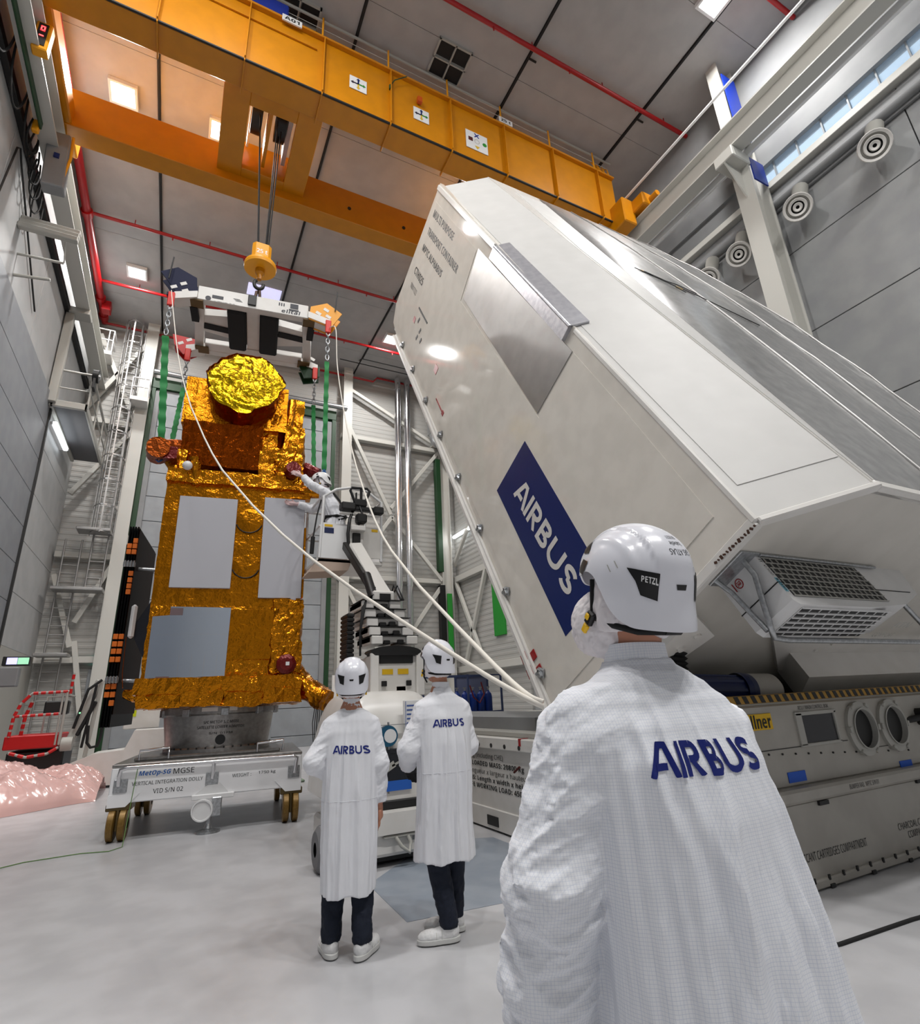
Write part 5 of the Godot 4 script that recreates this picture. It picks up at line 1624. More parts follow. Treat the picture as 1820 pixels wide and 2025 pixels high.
func dolly() -> void:
	var t := sthing("satellite_adaptor", "grey metal ring adaptor between satellite and dolly", "adaptor", Vector3(0, 0.9, -1.05))
	var c := Vector3(0, 0, -1.05)
	var b := B.new().lathe([Vector2(0.72, 0.9), Vector2(0.72, 0.95), Vector2(0.70, 0.97), Vector2(0.755, 1.38), Vector2(0.80, 1.4), Vector2(0.80, 1.5), Vector2(0.72, 1.52), Vector2(0, 1.52)], c, Vector3.UP, 64)
	sput(b, "ring", M.alu2, t)
	for k in 40:
		var a := TAU * k / 40.0
		b = B.new().cyl(c + Vector3(0.735 * cos(a), 0.95, 0.735 * sin(a)), c + Vector3(0.735 * cos(a), 0.975, 0.735 * sin(a)), 0.012, 6)
		sput(b, "bolt", M.darkmetal, t)
	for k in 10:
		var a := TAU * k / 10.0 + 0.2
		b = B.new().box(c + Vector3(0.8 * cos(a), 1.42, 0.8 * sin(a)), Vector3(0.1, 0.1, 0.06), Basis(Vector3.UP, -a + PI / 2), 0.006)
		sput(b, "clamp_block", M.galv, t)
	b = B.new().cyl(c + Vector3(0.06, 1.06, 0.67), c + Vector3(0.06, 1.06, 0.725), 0.065, 24)
	sput(b, "round_hole", M.black, t)
	var cyl := func(p: Vector2) -> Vector3:
		var a := p.x / 0.74
		return c + Vector3(0.745 * sin(a), p.y, 0.002 + (0.7 + (p.y - 0.97) * 0.134) * cos(a) * 1.012)
	b = B.new()
	for q in [["S/C METOP S.C MGSE", 0.46, 0.035, 1.27], ["SATELLITE LOWER ADAPTOR", 0.62, 0.035, 1.205], ["S/N  01FM", 0.3, 0.028, 1.13]]:
		var tx := B.new().text(q[0], q[1], q[2], Transform3D(Basis.IDENTITY, Vector3(0.06 - q[1] / 2, q[3], 0)))
		for i in tx.v.size():
			tx.v[i] = cyl.call(Vector2(tx.v[i].x, tx.v[i].y))
		b.v.append_array(tx.v); b.n.append_array(tx.n); b.t.append_array(tx.t)
	sput(b, "lettering", M.ink, t)
	b = B.new().box2(Vector3(-0.2, 1.43, -0.27), Vector3(0.0, 1.48, -0.24))
	b.box2(Vector3(0.15, 1.43, -0.27), Vector3(0.25, 1.48, -0.24))
	sput(b, "connector_plate", M.cream2, t)
	t = sthing("dolly", "white wheeled dolly with twin bronze castors carrying the satellite", "dolly", Vector3(0, 0, -1.05))
	b = B.new().box2(Vector3(-1.13, 0.42, -0.12), Vector3(1.13, 0.82, 0.0), 0.012)
	b.box2(Vector3(-1.13, 0.42, -2.1), Vector3(1.13, 0.82, -1.98), 0.012)
	b.box2(Vector3(-1.13, 0.42, -2.0), Vector3(-1.0, 0.82, -0.1), 0.012)
	b.box2(Vector3(1.0, 0.42, -2.0), Vector3(1.13, 0.82, -0.1), 0.012)
	sput(b, "frame", M.dollywhite, t)
	for s in [-1.0, 1.0]:
		b = B.new().prism(PackedVector2Array([Vector2(0, 0), Vector2(0.2, 0), Vector2(0.34, 0.14), Vector2(0.0, 0.14)]), 0.14, Transform3D(Basis(Vector3(-s, 0, 0), Vector3.UP, Vector3.BACK), Vector3(1.13 * s, 0.38, -0.13)))
		sput(b, "gusset", M.dollywhite, t)
	b = B.new().box2(Vector3(-1.13, 0.82, -2.1), Vector3(1.13, 0.86, 0.0), 0.008)
	sput(b, "top_plate", M.alu2, t)
	b = B.new().box2(Vector3(-0.95, 0.86, -1.9), Vector3(0.85, 0.905, -0.3), 0.01)
	sput(b, "turning_plate", M.alu2, t)
	b = B.new()
	for s in [-0.72, 0.72]:
		b.tube([Vector3(s - 0.17, 0.87, -0.3), Vector3(s - 0.17, 0.98, -0.3), Vector3(s + 0.17, 1.0, -0.3), Vector3(s + 0.17, 0.87, -0.3)], 0.02, 8)
	sput(b, "lifting_loop", M.chrome, t)
	b = B.new().tube([Vector3(-1.03, 0.62, 0.015), Vector3(-1.03, 0.72, 0.05), Vector3(-1.02, 0.8, 0.06), Vector3(-0.95, 0.82, 0.07), Vector3(1.0, 0.81, 0.07), Vector3(1.06, 0.79, 0.06), Vector3(1.04, 0.6, 0.015)], 0.025, 10)
	b.tube([Vector3(0.02, 0.62, 0.015), Vector3(0.03, 0.72, 0.06), Vector3(0.03, 0.81, 0.07)], 0.025, 10)
	sput(b, "push_rail", M.chrome, t)
	for u in [-1.01, 0.02, 1.03]:
		b = B.new().box2(Vector3(u - 0.075, 0.54, 0), Vector3(u + 0.075, 0.69, 0.015), 0.004)
		sput(b, "rail_plate", M.galv, t)
	b = B.new()
	for q in [["MGSE", -0.44, 0.705, 0.24, 0.062], ["VERTICAL INTEGRATION DOLLY", -0.89, 0.605, 0.8, 0.042], ["VID S/N 02", -0.645, 0.5, 0.335, 0.052], ["WEIGHT :", 0.26, 0.605, 0.23, 0.04], ["1750 kg", 0.58, 0.61, 0.215, 0.045]]:
		b.text(q[0], q[3], q[4], Transform3D(Basis.IDENTITY, Vector3(q[1], q[2], 0.002)))
	sput(b, "lettering", M.ink, t)
	b = B.new().text("MetOp-SG", 0.35, 0.07, Transform3D(Basis.IDENTITY, Vector3(-0.83, 0.695, 0.002)), true, 0.0, 0.2)
	sput(b, "blue_lettering", paint(Color(0.12, 0.4, 0.72)), t)
	for q in [[-1.0, -0.1], [1.01, -0.1], [-1.0, -1.95], [0.98, -2.0]]:
		b = B.new().box2(Vector3(q[0] - 0.14, 0.34, q[1] - 0.16), Vector3(q[0] + 0.14, 0.42, q[1] + 0.1), 0.01)
		b.box2(Vector3(q[0] - 0.014, 0.12, q[1] - 0.1), Vector3(q[0] + 0.014, 0.36, q[1] + 0.1), 0.004)
		var cs := sput(b, "caster", M.bronze, t)
		for s in [-0.06, 0.06]:
			b = B.new().lathe([Vector2(0.06, -0.045), Vector2(0.17, -0.04), Vector2(0.188, -0.03), Vector2(0.188, 0.03), Vector2(0.17, 0.04), Vector2(0.06, 0.045)], Vector3(q[0] + s, 0.188, q[1]), Vector3.RIGHT, 28)
			sput(b, "wheel", M.bronze2, cs)
	b = B.new().box2(Vector3(-0.2, 0.38, -0.1), Vector3(0.3, 0.44, 0.05), 0.008)
	b.prism(PackedVector2Array([Vector2(-0.17, 0.44), Vector2(0.23, 0.44), Vector2(0.12, 0.56), Vector2(0.0, 0.56)]), 0.012, Transform3D(Basis.IDENTITY, Vector3(0, 0, 0.0)))
	var jk := sput(b, "jack_bracket", M.white2, t)
	b = B.new().lathe([Vector2(0, 0.02), Vector2(0.105, 0.02), Vector2(0.11, 0.035), Vector2(0.125, 0.035), Vector2(0.13, 0.0), Vector2(0.125, -0.04)], Vector3(-0.06, 0.26, 0.06), Vector3(-0.1, 0, 1), 32)
	sput(b, "hand_wheel", M.white2, jk)
	b = B.new().box2(Vector3(0.04, 0.18, -0.05), Vector3(0.16, 0.4, 0.06), 0.01)
	b.cyl(Vector3(0.02, 0.03, 0.0), Vector3(0.02, 0.2, 0.0), 0.03, 12)
	b.lathe([Vector2(0.15, 0.0), Vector2(0.145, 0.025), Vector2(0.05, 0.05), Vector2(0.03, 0.1), Vector2(0, 0.1)], Vector3(0.02, 0.0, 0.0), Vector3.UP, 24)
	sput(b, "jack_foot", M.galv, jk)

func lifting_frame() -> void:
	var t := sthing("spreader", "white lifting frame with black pads and coloured corner brackets under the hook", "lifting frame", Vector3(0, 8.1, -1.05))
	var b := B.new()
	for z in [-0.32, -1.85]:
		b = B.new().box2(Vector3(-0.93, 8.17, z - 0.13), Vector3(0.92, 8.45, z + 0.02), 0.008)
		sput(b, "long_beam", M.cream2, t)
	for q in [[-0.93, -1.28, -0.32], [0.92, 1.32, -0.32], [-0.93, -1.25, -1.85], [0.92, 1.25, -1.85]]:
		b = B.new().prism(PackedVector2Array([Vector2(q[0], 8.17), Vector2(q[0], 8.3), Vector2(q[1], 8.2), Vector2(q[1], 8.06)]), 0.24, Transform3D(Basis.IDENTITY, Vector3(0, 0, q[2] - 0.18)))
		sput(b, "end_arm", M.cream2, t)
	b = B.new()
	b.box2(Vector3(-0.14, 8.2, -1.85), Vector3(0.1, 8.42, -0.32), 0.01)
	for s in [-1.0, 1.0]:
		b.prism(PackedVector2Array([Vector2(0.35, -0.75), Vector2(0.95, -0.85), Vector2(1.05, -1.05), Vector2(0.95, -1.3), Vector2(0.35, -1.45)]), 0.14, Transform3D(Basis(Vector3(s, 0, 0), Vector3(0, 0, 1), Vector3.UP), Vector3(-0.02, 8.25, 0)))
		b.beam(Vector3(0.9 * s, 8.3, -0.4), Vector3(1.02 * s, 8.3, -1.8), 0.16, 0.16, Vector3.UP, 0.01)
	b.box2(Vector3(-0.9, 8.18, -1.85), Vector3(0.9, 8.2, -1.6))
	sput(b, "cross_beam", M.cream2, t)
	for q in [[-0.46, -0.15], [0.09, 0.42]]:
		b = B.new().box2(Vector3(q[0], 8.12, -1.62), Vector3(q[1], 8.44, -0.45), 0.03)
		sput(b, "black_pad", M.rubber, t)
	for s in [-1.0, 1.0]:
		b = B.new().box(Vector3(0.68 * s, 8.235, -1.1 + 0.05 * s), Vector3(0.52, 0.02, 0.16), Basis(Vector3.UP, 0.12), 0.004)
		b.box2(Vector3(1.0 * s - 0.06, 8.12, -0.9), Vector3(1.0 * s + 0.06, 8.2, -0.5))
		sput(b, "black_slot", M.rubber, t)
		for z in [-0.42, -1.8]:
			b = B.new().box2(Vector3(0.96 * s - 0.12, 8.135, z - 0.1), Vector3(0.96 * s + 0.12, 8.16, z + 0.12), 0.003)
			sput(b, "wood_block", paint(Color(0.40, 0.31, 0.17), 0.7), t)
	# corner brackets
	var cc := [[PackedVector2Array([Vector2(-0.93, 8.25), Vector2(-1.22, 8.16), Vector2(-1.53, 8.57), Vector2(-1.28, 8.72), Vector2(-0.97, 8.57)]), -0.3, paint(Color(0.015, 0.05, 0.2), 0.8), "blue corner bracket", -1.2], [PackedVector2Array([Vector2(0.93, 8.15), Vector2(0.96, 8.42), Vector2(1.25, 8.56), Vector2(1.53, 8.38), Vector2(1.34, 8.04)]), -0.3, M.yellow2, "yellow corner bracket", 1.2], [PackedVector2Array([Vector2(-1.0, 8.36), Vector2(-1.51, 8.42), Vector2(-1.46, 8.2), Vector2(-1.28, 8.0), Vector2(-1.08, 8.14)]), -1.85, paint(Color(0.75, 0.05, 0.03), 0.4), "red corner bracket", -1.25], [PackedVector2Array([Vector2(0.88, 8.12), Vector2(1.3, 8.18), Vector2(1.3, 7.94), Vector2(0.99, 7.86)]), -1.85, M.green, "green corner bracket", 1.1]]
	for q in cc:
		b = B.new().prism(q[0], -0.03, Transform3D(Basis.IDENTITY, Vector3(0, 0, q[1] + 0.03)))
		b.prism(q[0], -0.03, Transform3D(Basis.IDENTITY, Vector3(0, 0, q[1] - 0.2)))
		b.box2(Vector3(q[4] - 0.2, 8.15, q[1] - 0.2), Vector3(q[4] + 0.2, 8.2, q[1]), 0.0)
		var br := sput(b, "corner_bracket", q[2], t, q[3])
		b = B.new()
		for k in [[-0.1, 0.14], [0.08, 0.1], [0.04, 0.24]]:
			b.box(Vector3(q[4] + k[0], 8.16 + k[1] + (-0.06 if q[1] < -1.0 else 0.0), q[1] + 0.033), Vector3(0.1, 0.06, 0.004), Basis(Vector3.BACK, -0.5 * signf(q[4])))
		sput(b, "cutout", M.cream2, br)
	# lug and hook link
	b = B.new().tube([Vector3(-0.06, 8.45, -1.0), Vector3(-0.05, 8.9, -1.03), Vector3(-0.03, 9.15, -1.05), Vector3(0.02, 9.18, -1.05), Vector3(0.05, 8.9, -1.07), Vector3(0.06, 8.45, -1.1)], 0.03, 8)
	sput(b, "lifting_link", paint(Color(0.28, 0.2, 0.15), 0.5, 0.4), t)
	# print on the beams
	b = B.new().text("AIRBUS", 0.34, 0.07, Transform3D(Basis(Vector3.RIGHT, Vector3(0, 0.6, -0.8), Vector3(0, -0.8, -0.6).normalized() * -1.0), Vector3(-0.66, 8.185, -0.294)), true)
	b.cyl(Vector3(-0.76, 8.22, -0.298), Vector3(-0.76, 8.22, -0.294), 0.045, 16)
	b.text("elital", 0.32, 0.08, Transform3D(Basis.IDENTITY, Vector3(0.45, 8.2, -0.297)), true, 0.0, 0.15)
	for q in [[-0.7, 8.24, 0.18, 0.06], [0.6, 8.32, 0.14, 0.1], [0.58, 8.27, 0.17, 0.03]]:
		b.box2(Vector3(q[0], q[1], -0.299), Vector3(q[0] + q[2], q[1] + q[3], -0.294))
	for k in 3:
		b.box2(Vector3(-0.36 + 0.02 * k, 8.3 - 0.02 * k, -0.299), Vector3(-0.25 + 0.02 * k, 8.305 - 0.02 * k, -0.295))
		b.box2(Vector3(0.4 + 0.04 * k, 8.34, -0.299), Vector3(0.42 + 0.04 * k, 8.4, -0.295))
	sput(b, "beam_print", paint(Color(0.10, 0.11, 0.16)), t)
	b = B.new().box2(Vector3(-0.12, 8.22, -0.3), Vector3(0.02, 8.44, -0.27), 0.01)
	sput(b, "control_box", M.darkmetal, t)
	for q in [[-1.38, -0.2], [1.4, -0.25]]:
		b = B.new().cyl(Vector3(q[0], 8.4, q[1]), Vector3(q[0] + 0.03, 8.85, q[1]), 0.012, 6)
		sput(b, "antenna_rod", M.darkmetal, t)
	# chains and slings at the corners
	var sl := [[-1.3, -0.2, -1.14, 5.3, "by the copper drum, nearer one"], [-1.2, -1.8, -1.06, 5.5, "by the copper drum, farther one"], [1.28, -0.2, 1.3, 5.15, "above the man in the basket, nearer one"], [1.2, -1.8, 1.17, 5.1, "above the man in the basket, farther one"]]
	for i in 4:
		var q: Array = sl[i]
		var z: float = q[1]
		var top := 8.05
		var st := sthing("sling", "green lifting sling with blue loop ends " + q[4], "sling", Vector3(q[2], q[3], z if z > -1.0 else -0.5))
		var zb := -0.2 if z > -1.0 else -0.55
		b = B.new().box2(Vector3(q[0] - 0.05, 7.85, z - 0.03), Vector3(q[0] + 0.05, 8.12, z + 0.03), 0.01)
		sput(b, "red_hook", paint(Color(0.85, 0.12, 0.04), 0.4), st)
		b = B.new()
		for k in 7:
			var y := 7.84 - k * 0.085
			var pts: Array = []
			for j in 11:
				var a := TAU * j / 10.0
				pts.append(Vector3(q[0], y, z) + (Vector3(0.03 * cos(a), 0.06 * sin(a), 0) if k % 2 == 0 else Vector3(0, 0.06 * sin(a), 0.03 * cos(a))))
			b.tube(pts, 0.012, 6, false)
		sput(b, "chain", M.galv, st)
		var y1 := 7.25
		var strip := func(u: float, v: float) -> Vector3:
			var p := Vector3(lerpf(q[0], q[2], v), lerpf(y1, q[3], v), lerpf(z, zb, v))
			var w: float = (0.05 if i == 0 else 0.038) * (1.0 + 0.12 * sin(v * 60.0))
			return p + Vector3((u - 0.5) * 2.0 * w, 0, 0.012 * cos(v * 50.0 + i))
		b = B.new().grid(strip, 2, 60)
		var strip2 := func(u: float, v: float) -> Vector3: return strip.call(u, v) + Vector3(0, 0, -0.02)
		b.grid(strip2, 2, 60, false, -1.0)
		sput(b, "strap", paint(Color(0.12, 0.5, 0.25), 0.7), st)
		b = B.new()
		var e := Vector3(q[2], q[3], zb)
		b.tube([e, e + Vector3(-0.05, -0.12, 0), e + Vector3(-0.04, -0.24, 0), e + Vector3(0, -0.27, 0), e + Vector3(0.04, -0.24, 0), e + Vector3(0.05, -0.12, 0), e], 0.014, 6)
		sput(b, "loop", paint(Color(0.10, 0.35, 0.6), 0.6), st)

# surface nets over a distance field, skipping blocks far from the surface
func sdf(b: B, f: Callable, lo: Vector3, hi: Vector3, cell: float) -> B:
	var s := (hi - lo) / cell
	var nx := int(s.x) / 4 * 4 + 5
	var ny := int(s.y) / 4 * 4 + 5
	var nq := int(s.z) / 4 * 4 + 5
	var val := PackedFloat32Array()
	val.resize(nx * ny * nq)
	val.fill(1.0)
	var far := 4.0 * cell * 0.866 * 1.35 + cell
	for bz in range(0, nq - 1, 4):
		for by in range(0, ny - 1, 4):
			for bx in range(0, nx - 1, 4):
				var c: float = f.call(lo + Vector3(bx + 2, by + 2, bz + 2) * cell)
				var skip := absf(c) > far
				for z in range(bz, mini(bz + 4, nq)):
					for y in range(by, mini(by + 4, ny)):
						var o := (z * ny + y) * nx
						for x in range(bx, mini(bx + 4, nx)):
							val[o + x] = c if skip else f.call(lo + Vector3(x, y, z) * cell)
	var ids := {}
	var pos := PackedVector3Array()
	var nor := PackedVector3Array()
	var sx := 1
	var sy := nx
	var sz := nx * ny
	for z in nq - 1:
		for y in ny - 1:
			var o := (z * ny + y) * nx
			for x in nx - 1:
				var i := o + x
				var v0 := val[i]
				var neg := v0 < 0.0
				if (val[i + 1] < 0.0) == neg and (val[i + sy] < 0.0) == neg and (val[i + sz] < 0.0) == neg and (val[i + 1 + sy] < 0.0) == neg and (val[i + 1 + sz] < 0.0) == neg and (val[i + sy + sz] < 0.0) == neg and (val[i + 1 + sy + sz] < 0.0) == neg:
					continue
				var c := [v0, val[i + 1], val[i + sy], val[i + 1 + sy], val[i + sz], val[i + 1 + sz], val[i + sy + sz], val[i + 1 + sy + sz]]
				var p := Vector3.ZERO
				var k := 0
				for e in [[0, 1], [2, 3], [4, 5], [6, 7], [0, 2], [1, 3], [4, 6], [5, 7], [0, 4], [1, 5], [2, 6], [3, 7]]:
					var a: float = c[e[0]]
					var d: float = c[e[1]]
					if (a < 0.0) != (d < 0.0):
						var t := a / (a - d)
						p += Vector3(e[0] & 1, (e[0] >> 1) & 1, e[0] >> 2).lerp(Vector3(e[1] & 1, (e[1] >> 1) & 1, e[1] >> 2), t)
						k += 1
				p /= k
				ids[i] = pos.size()
				pos.append(lo + (Vector3(x, y, z) + p) * cell)
				var g := Vector3.ZERO
				g.x = lerpf(lerpf(c[1] - c[0], c[3] - c[2], p.y), lerpf(c[5] - c[4], c[7] - c[6], p.y), p.z)
				g.y = lerpf(lerpf(c[2] - c[0], c[3] - c[1], p.x), lerpf(c[6] - c[4], c[7] - c[5], p.x), p.z)
				g.z = lerpf(lerpf(c[4] - c[0], c[5] - c[1], p.x), lerpf(c[6] - c[2], c[7] - c[3], p.x), p.y)
				nor.append(g.normalized())
	for i in ids:
		for ax in 3:
			var st: int = [sx, sy, sz][ax]
			var s1: int = [sy, sz, sx][ax]
			var s2: int = [sz, sx, sy][ax]
			if i + st >= val.size() or (val[i] < 0.0) == (val[i + st] < 0.0):
				continue
			if not (ids.has(i - s1) and ids.has(i - s2) and ids.has(i - s1 - s2)):
				continue
			var q := [ids[i], ids[i - s1], ids[i - s1 - s2], ids[i - s2]]
			b.tri(pos[q[0]], pos[q[1]], pos[q[2]], nor[q[0]], nor[q[1]], nor[q[2]])
			b.tri(pos[q[0]], pos[q[2]], pos[q[3]], nor[q[0]], nor[q[2]], nor[q[3]])
	return b

static func smin(a: float, d: float, k: float) -> float:
	var h := maxf(k - absf(a - d), 0.0) / k
	return minf(a, d) - h * h * k * 0.25

static func cap_d(p: Vector3, a: Vector3, c: Vector3, ra: float, rb: float) -> float:
	var ba := c - a
	var h := clampf((p - a).dot(ba) / ba.length_squared(), 0.0, 1.0)
	return p.distance_to(a + ba * h) - lerpf(ra, rb, h)

static func ell_d(p: Vector3, c: Vector3, r: Vector3) -> float:
	var q := (p - c) / r
	var k0 := q.length()
	var k1 := (q / r).length()
	return k0 * (k0 - 1.0) / maxf(k1, 1e-6)

func bones_d(p: Vector3, bones: Array, k: float) -> float:
	var d := 9.0
	for q in bones:
		d = smin(d, cap_d(p, q[0], q[1], q[2], q[3]), k)
	return d

# head of a person, looking along -z, centre between the ears
func head_d(p: Vector3) -> float:
	var d := ell_d(p, Vector3(0, 0.03, 0.008), Vector3(0.076, 0.092, 0.097))
	d = smin(d, ell_d(p, Vector3(0, -0.04, -0.028), Vector3(0.06, 0.075, 0.068)), 0.03)
	d = smin(d, p.distance_to(Vector3(0, -0.104, -0.066)) - 0.023, 0.03)
	d = smin(d, cap_d(p, Vector3(0, 0.004, -0.094), Vector3(0, -0.034, -0.114), 0.008, 0.013), 0.012)
	d = smin(d, cap_d(p, Vector3(-0.034, 0.022, -0.084), Vector3(0.034, 0.022, -0.084), 0.011, 0.011), 0.015)
	d = smin(d, cap_d(p, Vector3(-0.018, -0.066, -0.094), Vector3(0.018, -0.066, -0.094), 0.008, 0.008), 0.012)
	for s in [-1.0, 1.0]:
		d = smin(d, -(-(p.distance_to(Vector3(0.031 * s, 0.0, -0.083)) - 0.013)), 0.006)
		d = smin(d, ell_d(p, Vector3(0.079 * s, -0.012, 0.012), Vector3(0.012, 0.032, 0.02)), 0.01)
	d = maxf(d, -cap_d(p, Vector3(-0.02, -0.0665, -0.104), Vector3(0.02, -0.0665, -0.104), 0.003, 0.003))
	return d

# hand: palm at o, fingers along fw, palm facing dn, thumb to the side tw; curl bends the fingers towards dn
func hand_bones(o: Vector3, fw: Vector3, dn: Vector3, tw: Vector3, curl: float) -> Array:
	var r: Array = [[o, o + fw * 0.055, 0.024, 0.026]]
	for k in 4:
		var off := (k - 1.5) * 0.02
		var L: float = [0.038, 0.044, 0.042, 0.033][k]
		var p := o + fw * (0.075 - absf(off) * 0.2) + tw * -off
		r.append([o + fw * 0.03 + tw * -off * 0.8, p, 0.015, 0.0105])
		var a := 0.0
		for j in 3:
			a += curl * (0.5 + 0.25 * j)
			var q: Vector3 = p + (fw * cos(a) + dn * sin(a)) * L * [1.0, 0.7, 0.55][j]
			r.append([p, q, 0.0095 - 0.001 * j, 0.0088 - 0.001 * j])
			p = q
	var t0 := o + tw * 0.022 + fw * 0.01
	var t1 := t0 + (tw * 0.75 + fw * 0.6 + dn * 0.2).normalized() * 0.042
	var t2 := t1 + (tw * 0.2 + fw * 0.9 + dn * 0.5 * curl).normalized() * 0.034
	r.append([o + fw * 0.005, t0, 0.02, 0.015])
	r.append([t0, t1, 0.0145, 0.011])
	r.append([t1, t2, 0.0105, 0.009])
	return r

# one person. d: position, heading, joints, coat rings ...
func person(d: Dictionary) -> Node3D:
	var t := thing("person", d.label, "person", d.at)
	t.rotation.y = -deg_to_rad(d.heading)
	var hc: Vector3 = d.head
	var hb := Basis(Vector3.UP, -deg_to_rad(d.get("look", 0.0))) * Basis(Vector3.RIGHT, deg_to_rad(d.get("up", 0.0)))
	var hi_ := hb.inverse()
	var arms: Array = d.arms        # [shoulder, elbow, wrist, finger direction, palm direction, thumb direction, curl]
	var neck: Vector3 = d.neck
	var hip: Vector3 = d.hip
	# body: one skin-coloured surface
	var bones: Array = [[neck, hc + hb * Vector3(0, -0.03, 0.02), 0.056, 0.052], [neck + Vector3(0, -0.02, 0), hip, 0.085, 0.105]]
	for s in [-1.0, 1.0]:
		bones.append([neck + Vector3(0, -0.05, 0), d.sleeves[0 if s < 0 else 1][0][0] + Vector3(-0.03 * s, -0.03, 0), 0.05, 0.04])
	for i in 2:
		var sp: Array = d.sleeves[i][0]
		for k in sp.size() - 1:
			bones.append([sp[k], sp[k + 1], 0.036, 0.03])
		bones.append([sp[-1], arms[i][2], 0.03, 0.026])
	for l in d.legs:
		bones.append([l[0], l[1], 0.075, 0.05])
		bones.append([l[1], l[2], 0.05, 0.035])
		bones.append([l[2], l[2] + l[3] * 0.11 + Vector3(0, -0.055, 0), 0.033, 0.018])
	var body := func(p: Vector3) -> float: return bones_d(p, bones, 0.03)
	var lo := Vector3(INF, INF, INF)
	var hi := -lo
	for q in bones:
		for k in 2:
			lo = lo.min(q[k])
			hi = hi.max(q[k])
	var b := sdf(B.new(), body, lo - Vector3.ONE * 0.14, Vector3(hi.x, maxf(neck.y, hc.y - 0.06), hi.z) + Vector3.ONE * 0.14, 0.022)
	var hd := func(p: Vector3) -> float: return smin(head_d(hi_ * (p - hc)), cap_d(p, neck + Vector3(0, 0.02, 0), hc + hb * Vector3(0, -0.03, 0.02), 0.056, 0.054), 0.03)
	sdf(b, hd, hc - Vector3(0.14, 0.19, 0.15), hc + Vector3(0.14, 0.15, 0.15), d.get("cell", 0.006))
	for a in arms:
		var hbn := hand_bones(a[2] + a[3] * 0.03, a[3], a[4], a[5], a[6])
		hbn.append([a[2] - a[3] * 0.02, a[2] + a[3] * 0.04, 0.027, 0.024])
		var hf := func(p: Vector3) -> float: return bones_d(p, hbn, 0.008)
		var cc: Vector3 = a[2] + a[3] * 0.1
		sdf(b, hf, cc - Vector3.ONE * 0.14, cc + Vector3.ONE * 0.14, d.get("hand_cell", 0.006))
	put(b, "body", d.get("skin", M.skin), t, true)
	# trousers and shoes
	if d.has("trousers"):
		var lb: Array = []
		for l in d.legs:
			lb.append([l[0], l[1], 0.1, 0.073])
			lb.append([l[1], l[2] + Vector3(0, 0.02, 0), 0.073, 0.058])
		var tf := func(p: Vector3) -> float:
			return bones_d(p, lb, 0.02) - 0.008 * ridge(p + Vector3(0, 3, 0), 9.0) * smoothstep(0.5, 0.1, p.y - d.legs[0][2].y) if p.y > d.legs[0][2].y - 0.01 else maxf(bones_d(p, lb, 0.02), d.legs[0][2].y - 0.005 - p.y)
		b = B.new()
		var l0: Vector3 = d.legs[0][2].min(d.legs[1][2]).min(d.legs[0][1].min(d.legs[1][1])).min(d.legs[0][0])
		var l1: Vector3 = d.legs[0][0].max(d.legs[1][0]).max(d.legs[0][1].max(d.legs[1][1])).max(d.legs[0][2].max(d.legs[1][2]))
		sdf(b, tf, Vector3(l0.x - 0.14, l0.y - 0.03, l0.z - 0.14), Vector3(l1.x + 0.14, minf(l1.y, 0.75 + d.legs[0][2].y), l1.z + 0.14), 0.012)
		put(b, "trousers", d.trousers, t, true)
		for l in d.legs:
			shoe(t, l[2], l[3])
	coat(t, d)
	# hair cap with gathered wrinkles
	var cf := func(p: Vector3) -> float:
		var q: Vector3 = hi_ * (p - hc)
		var e := ell_d(q, Vector3(0, 0.026, 0.008), Vector3(0.089, 0.102, 0.109))
		for s in [-1.0, 1.0]:
			e = smin(e, ell_d(q, Vector3(0.072 * s, -0.035, 0.01), Vector3(0.026, 0.055, 0.045)), 0.03)
		e = smin(e, ell_d(q, Vector3(0, -0.045, 0.06), Vector3(0.07, 0.045, 0.035)), 0.03)
		e -= 0.0035 * ridge(q * Vector3(1.0, 0.5, 1.0), 22.0)
		e = maxf(e, -q.z * 0.6 - 0.055 - q.y * 0.35)
		return maxf(e, -d.get("cap_low", 0.1) - q.y - 0.01 * sin(q.x * 40.0))
	if not d.has("no_cap"):
		b = sdf(B.new(), cf, hc - Vector3.ONE * 0.14, hc + Vector3.ONE * 0.14, d.get("cell", 0.006))
		put(b, "hair_cap", M.cap, t, true)
	if d.has("mask"):
		var mf := func(p: Vector3) -> float:
			var q: Vector3 = hi_ * (p - hc)
			var e := ell_d(q, Vector3(-0.012, -0.075, -0.062), Vector3(0.088, 0.095, 0.1))
			e -= 0.004 * ridge(q, 18.0)
			return maxf(e, maxf(q.z * 0.8 + q.y * 0.25 - 0.004, -0.145 - q.y))
		b = sdf(B.new(), mf, hc - Vector3.ONE * 0.18, hc + Vector3.ONE * 0.16, d.get("cell", 0.006))
		put(b, "face_mask", M.cap, t, true)
	helmet(t, hc + hb * Vector3(0, 0.05, 0.006), hb, d.get("fine", false), d.get("helmet_mat", M.helmet))
	if d.has("text"):
		for q in d.text:
			back_text(t, d, q)
	return t

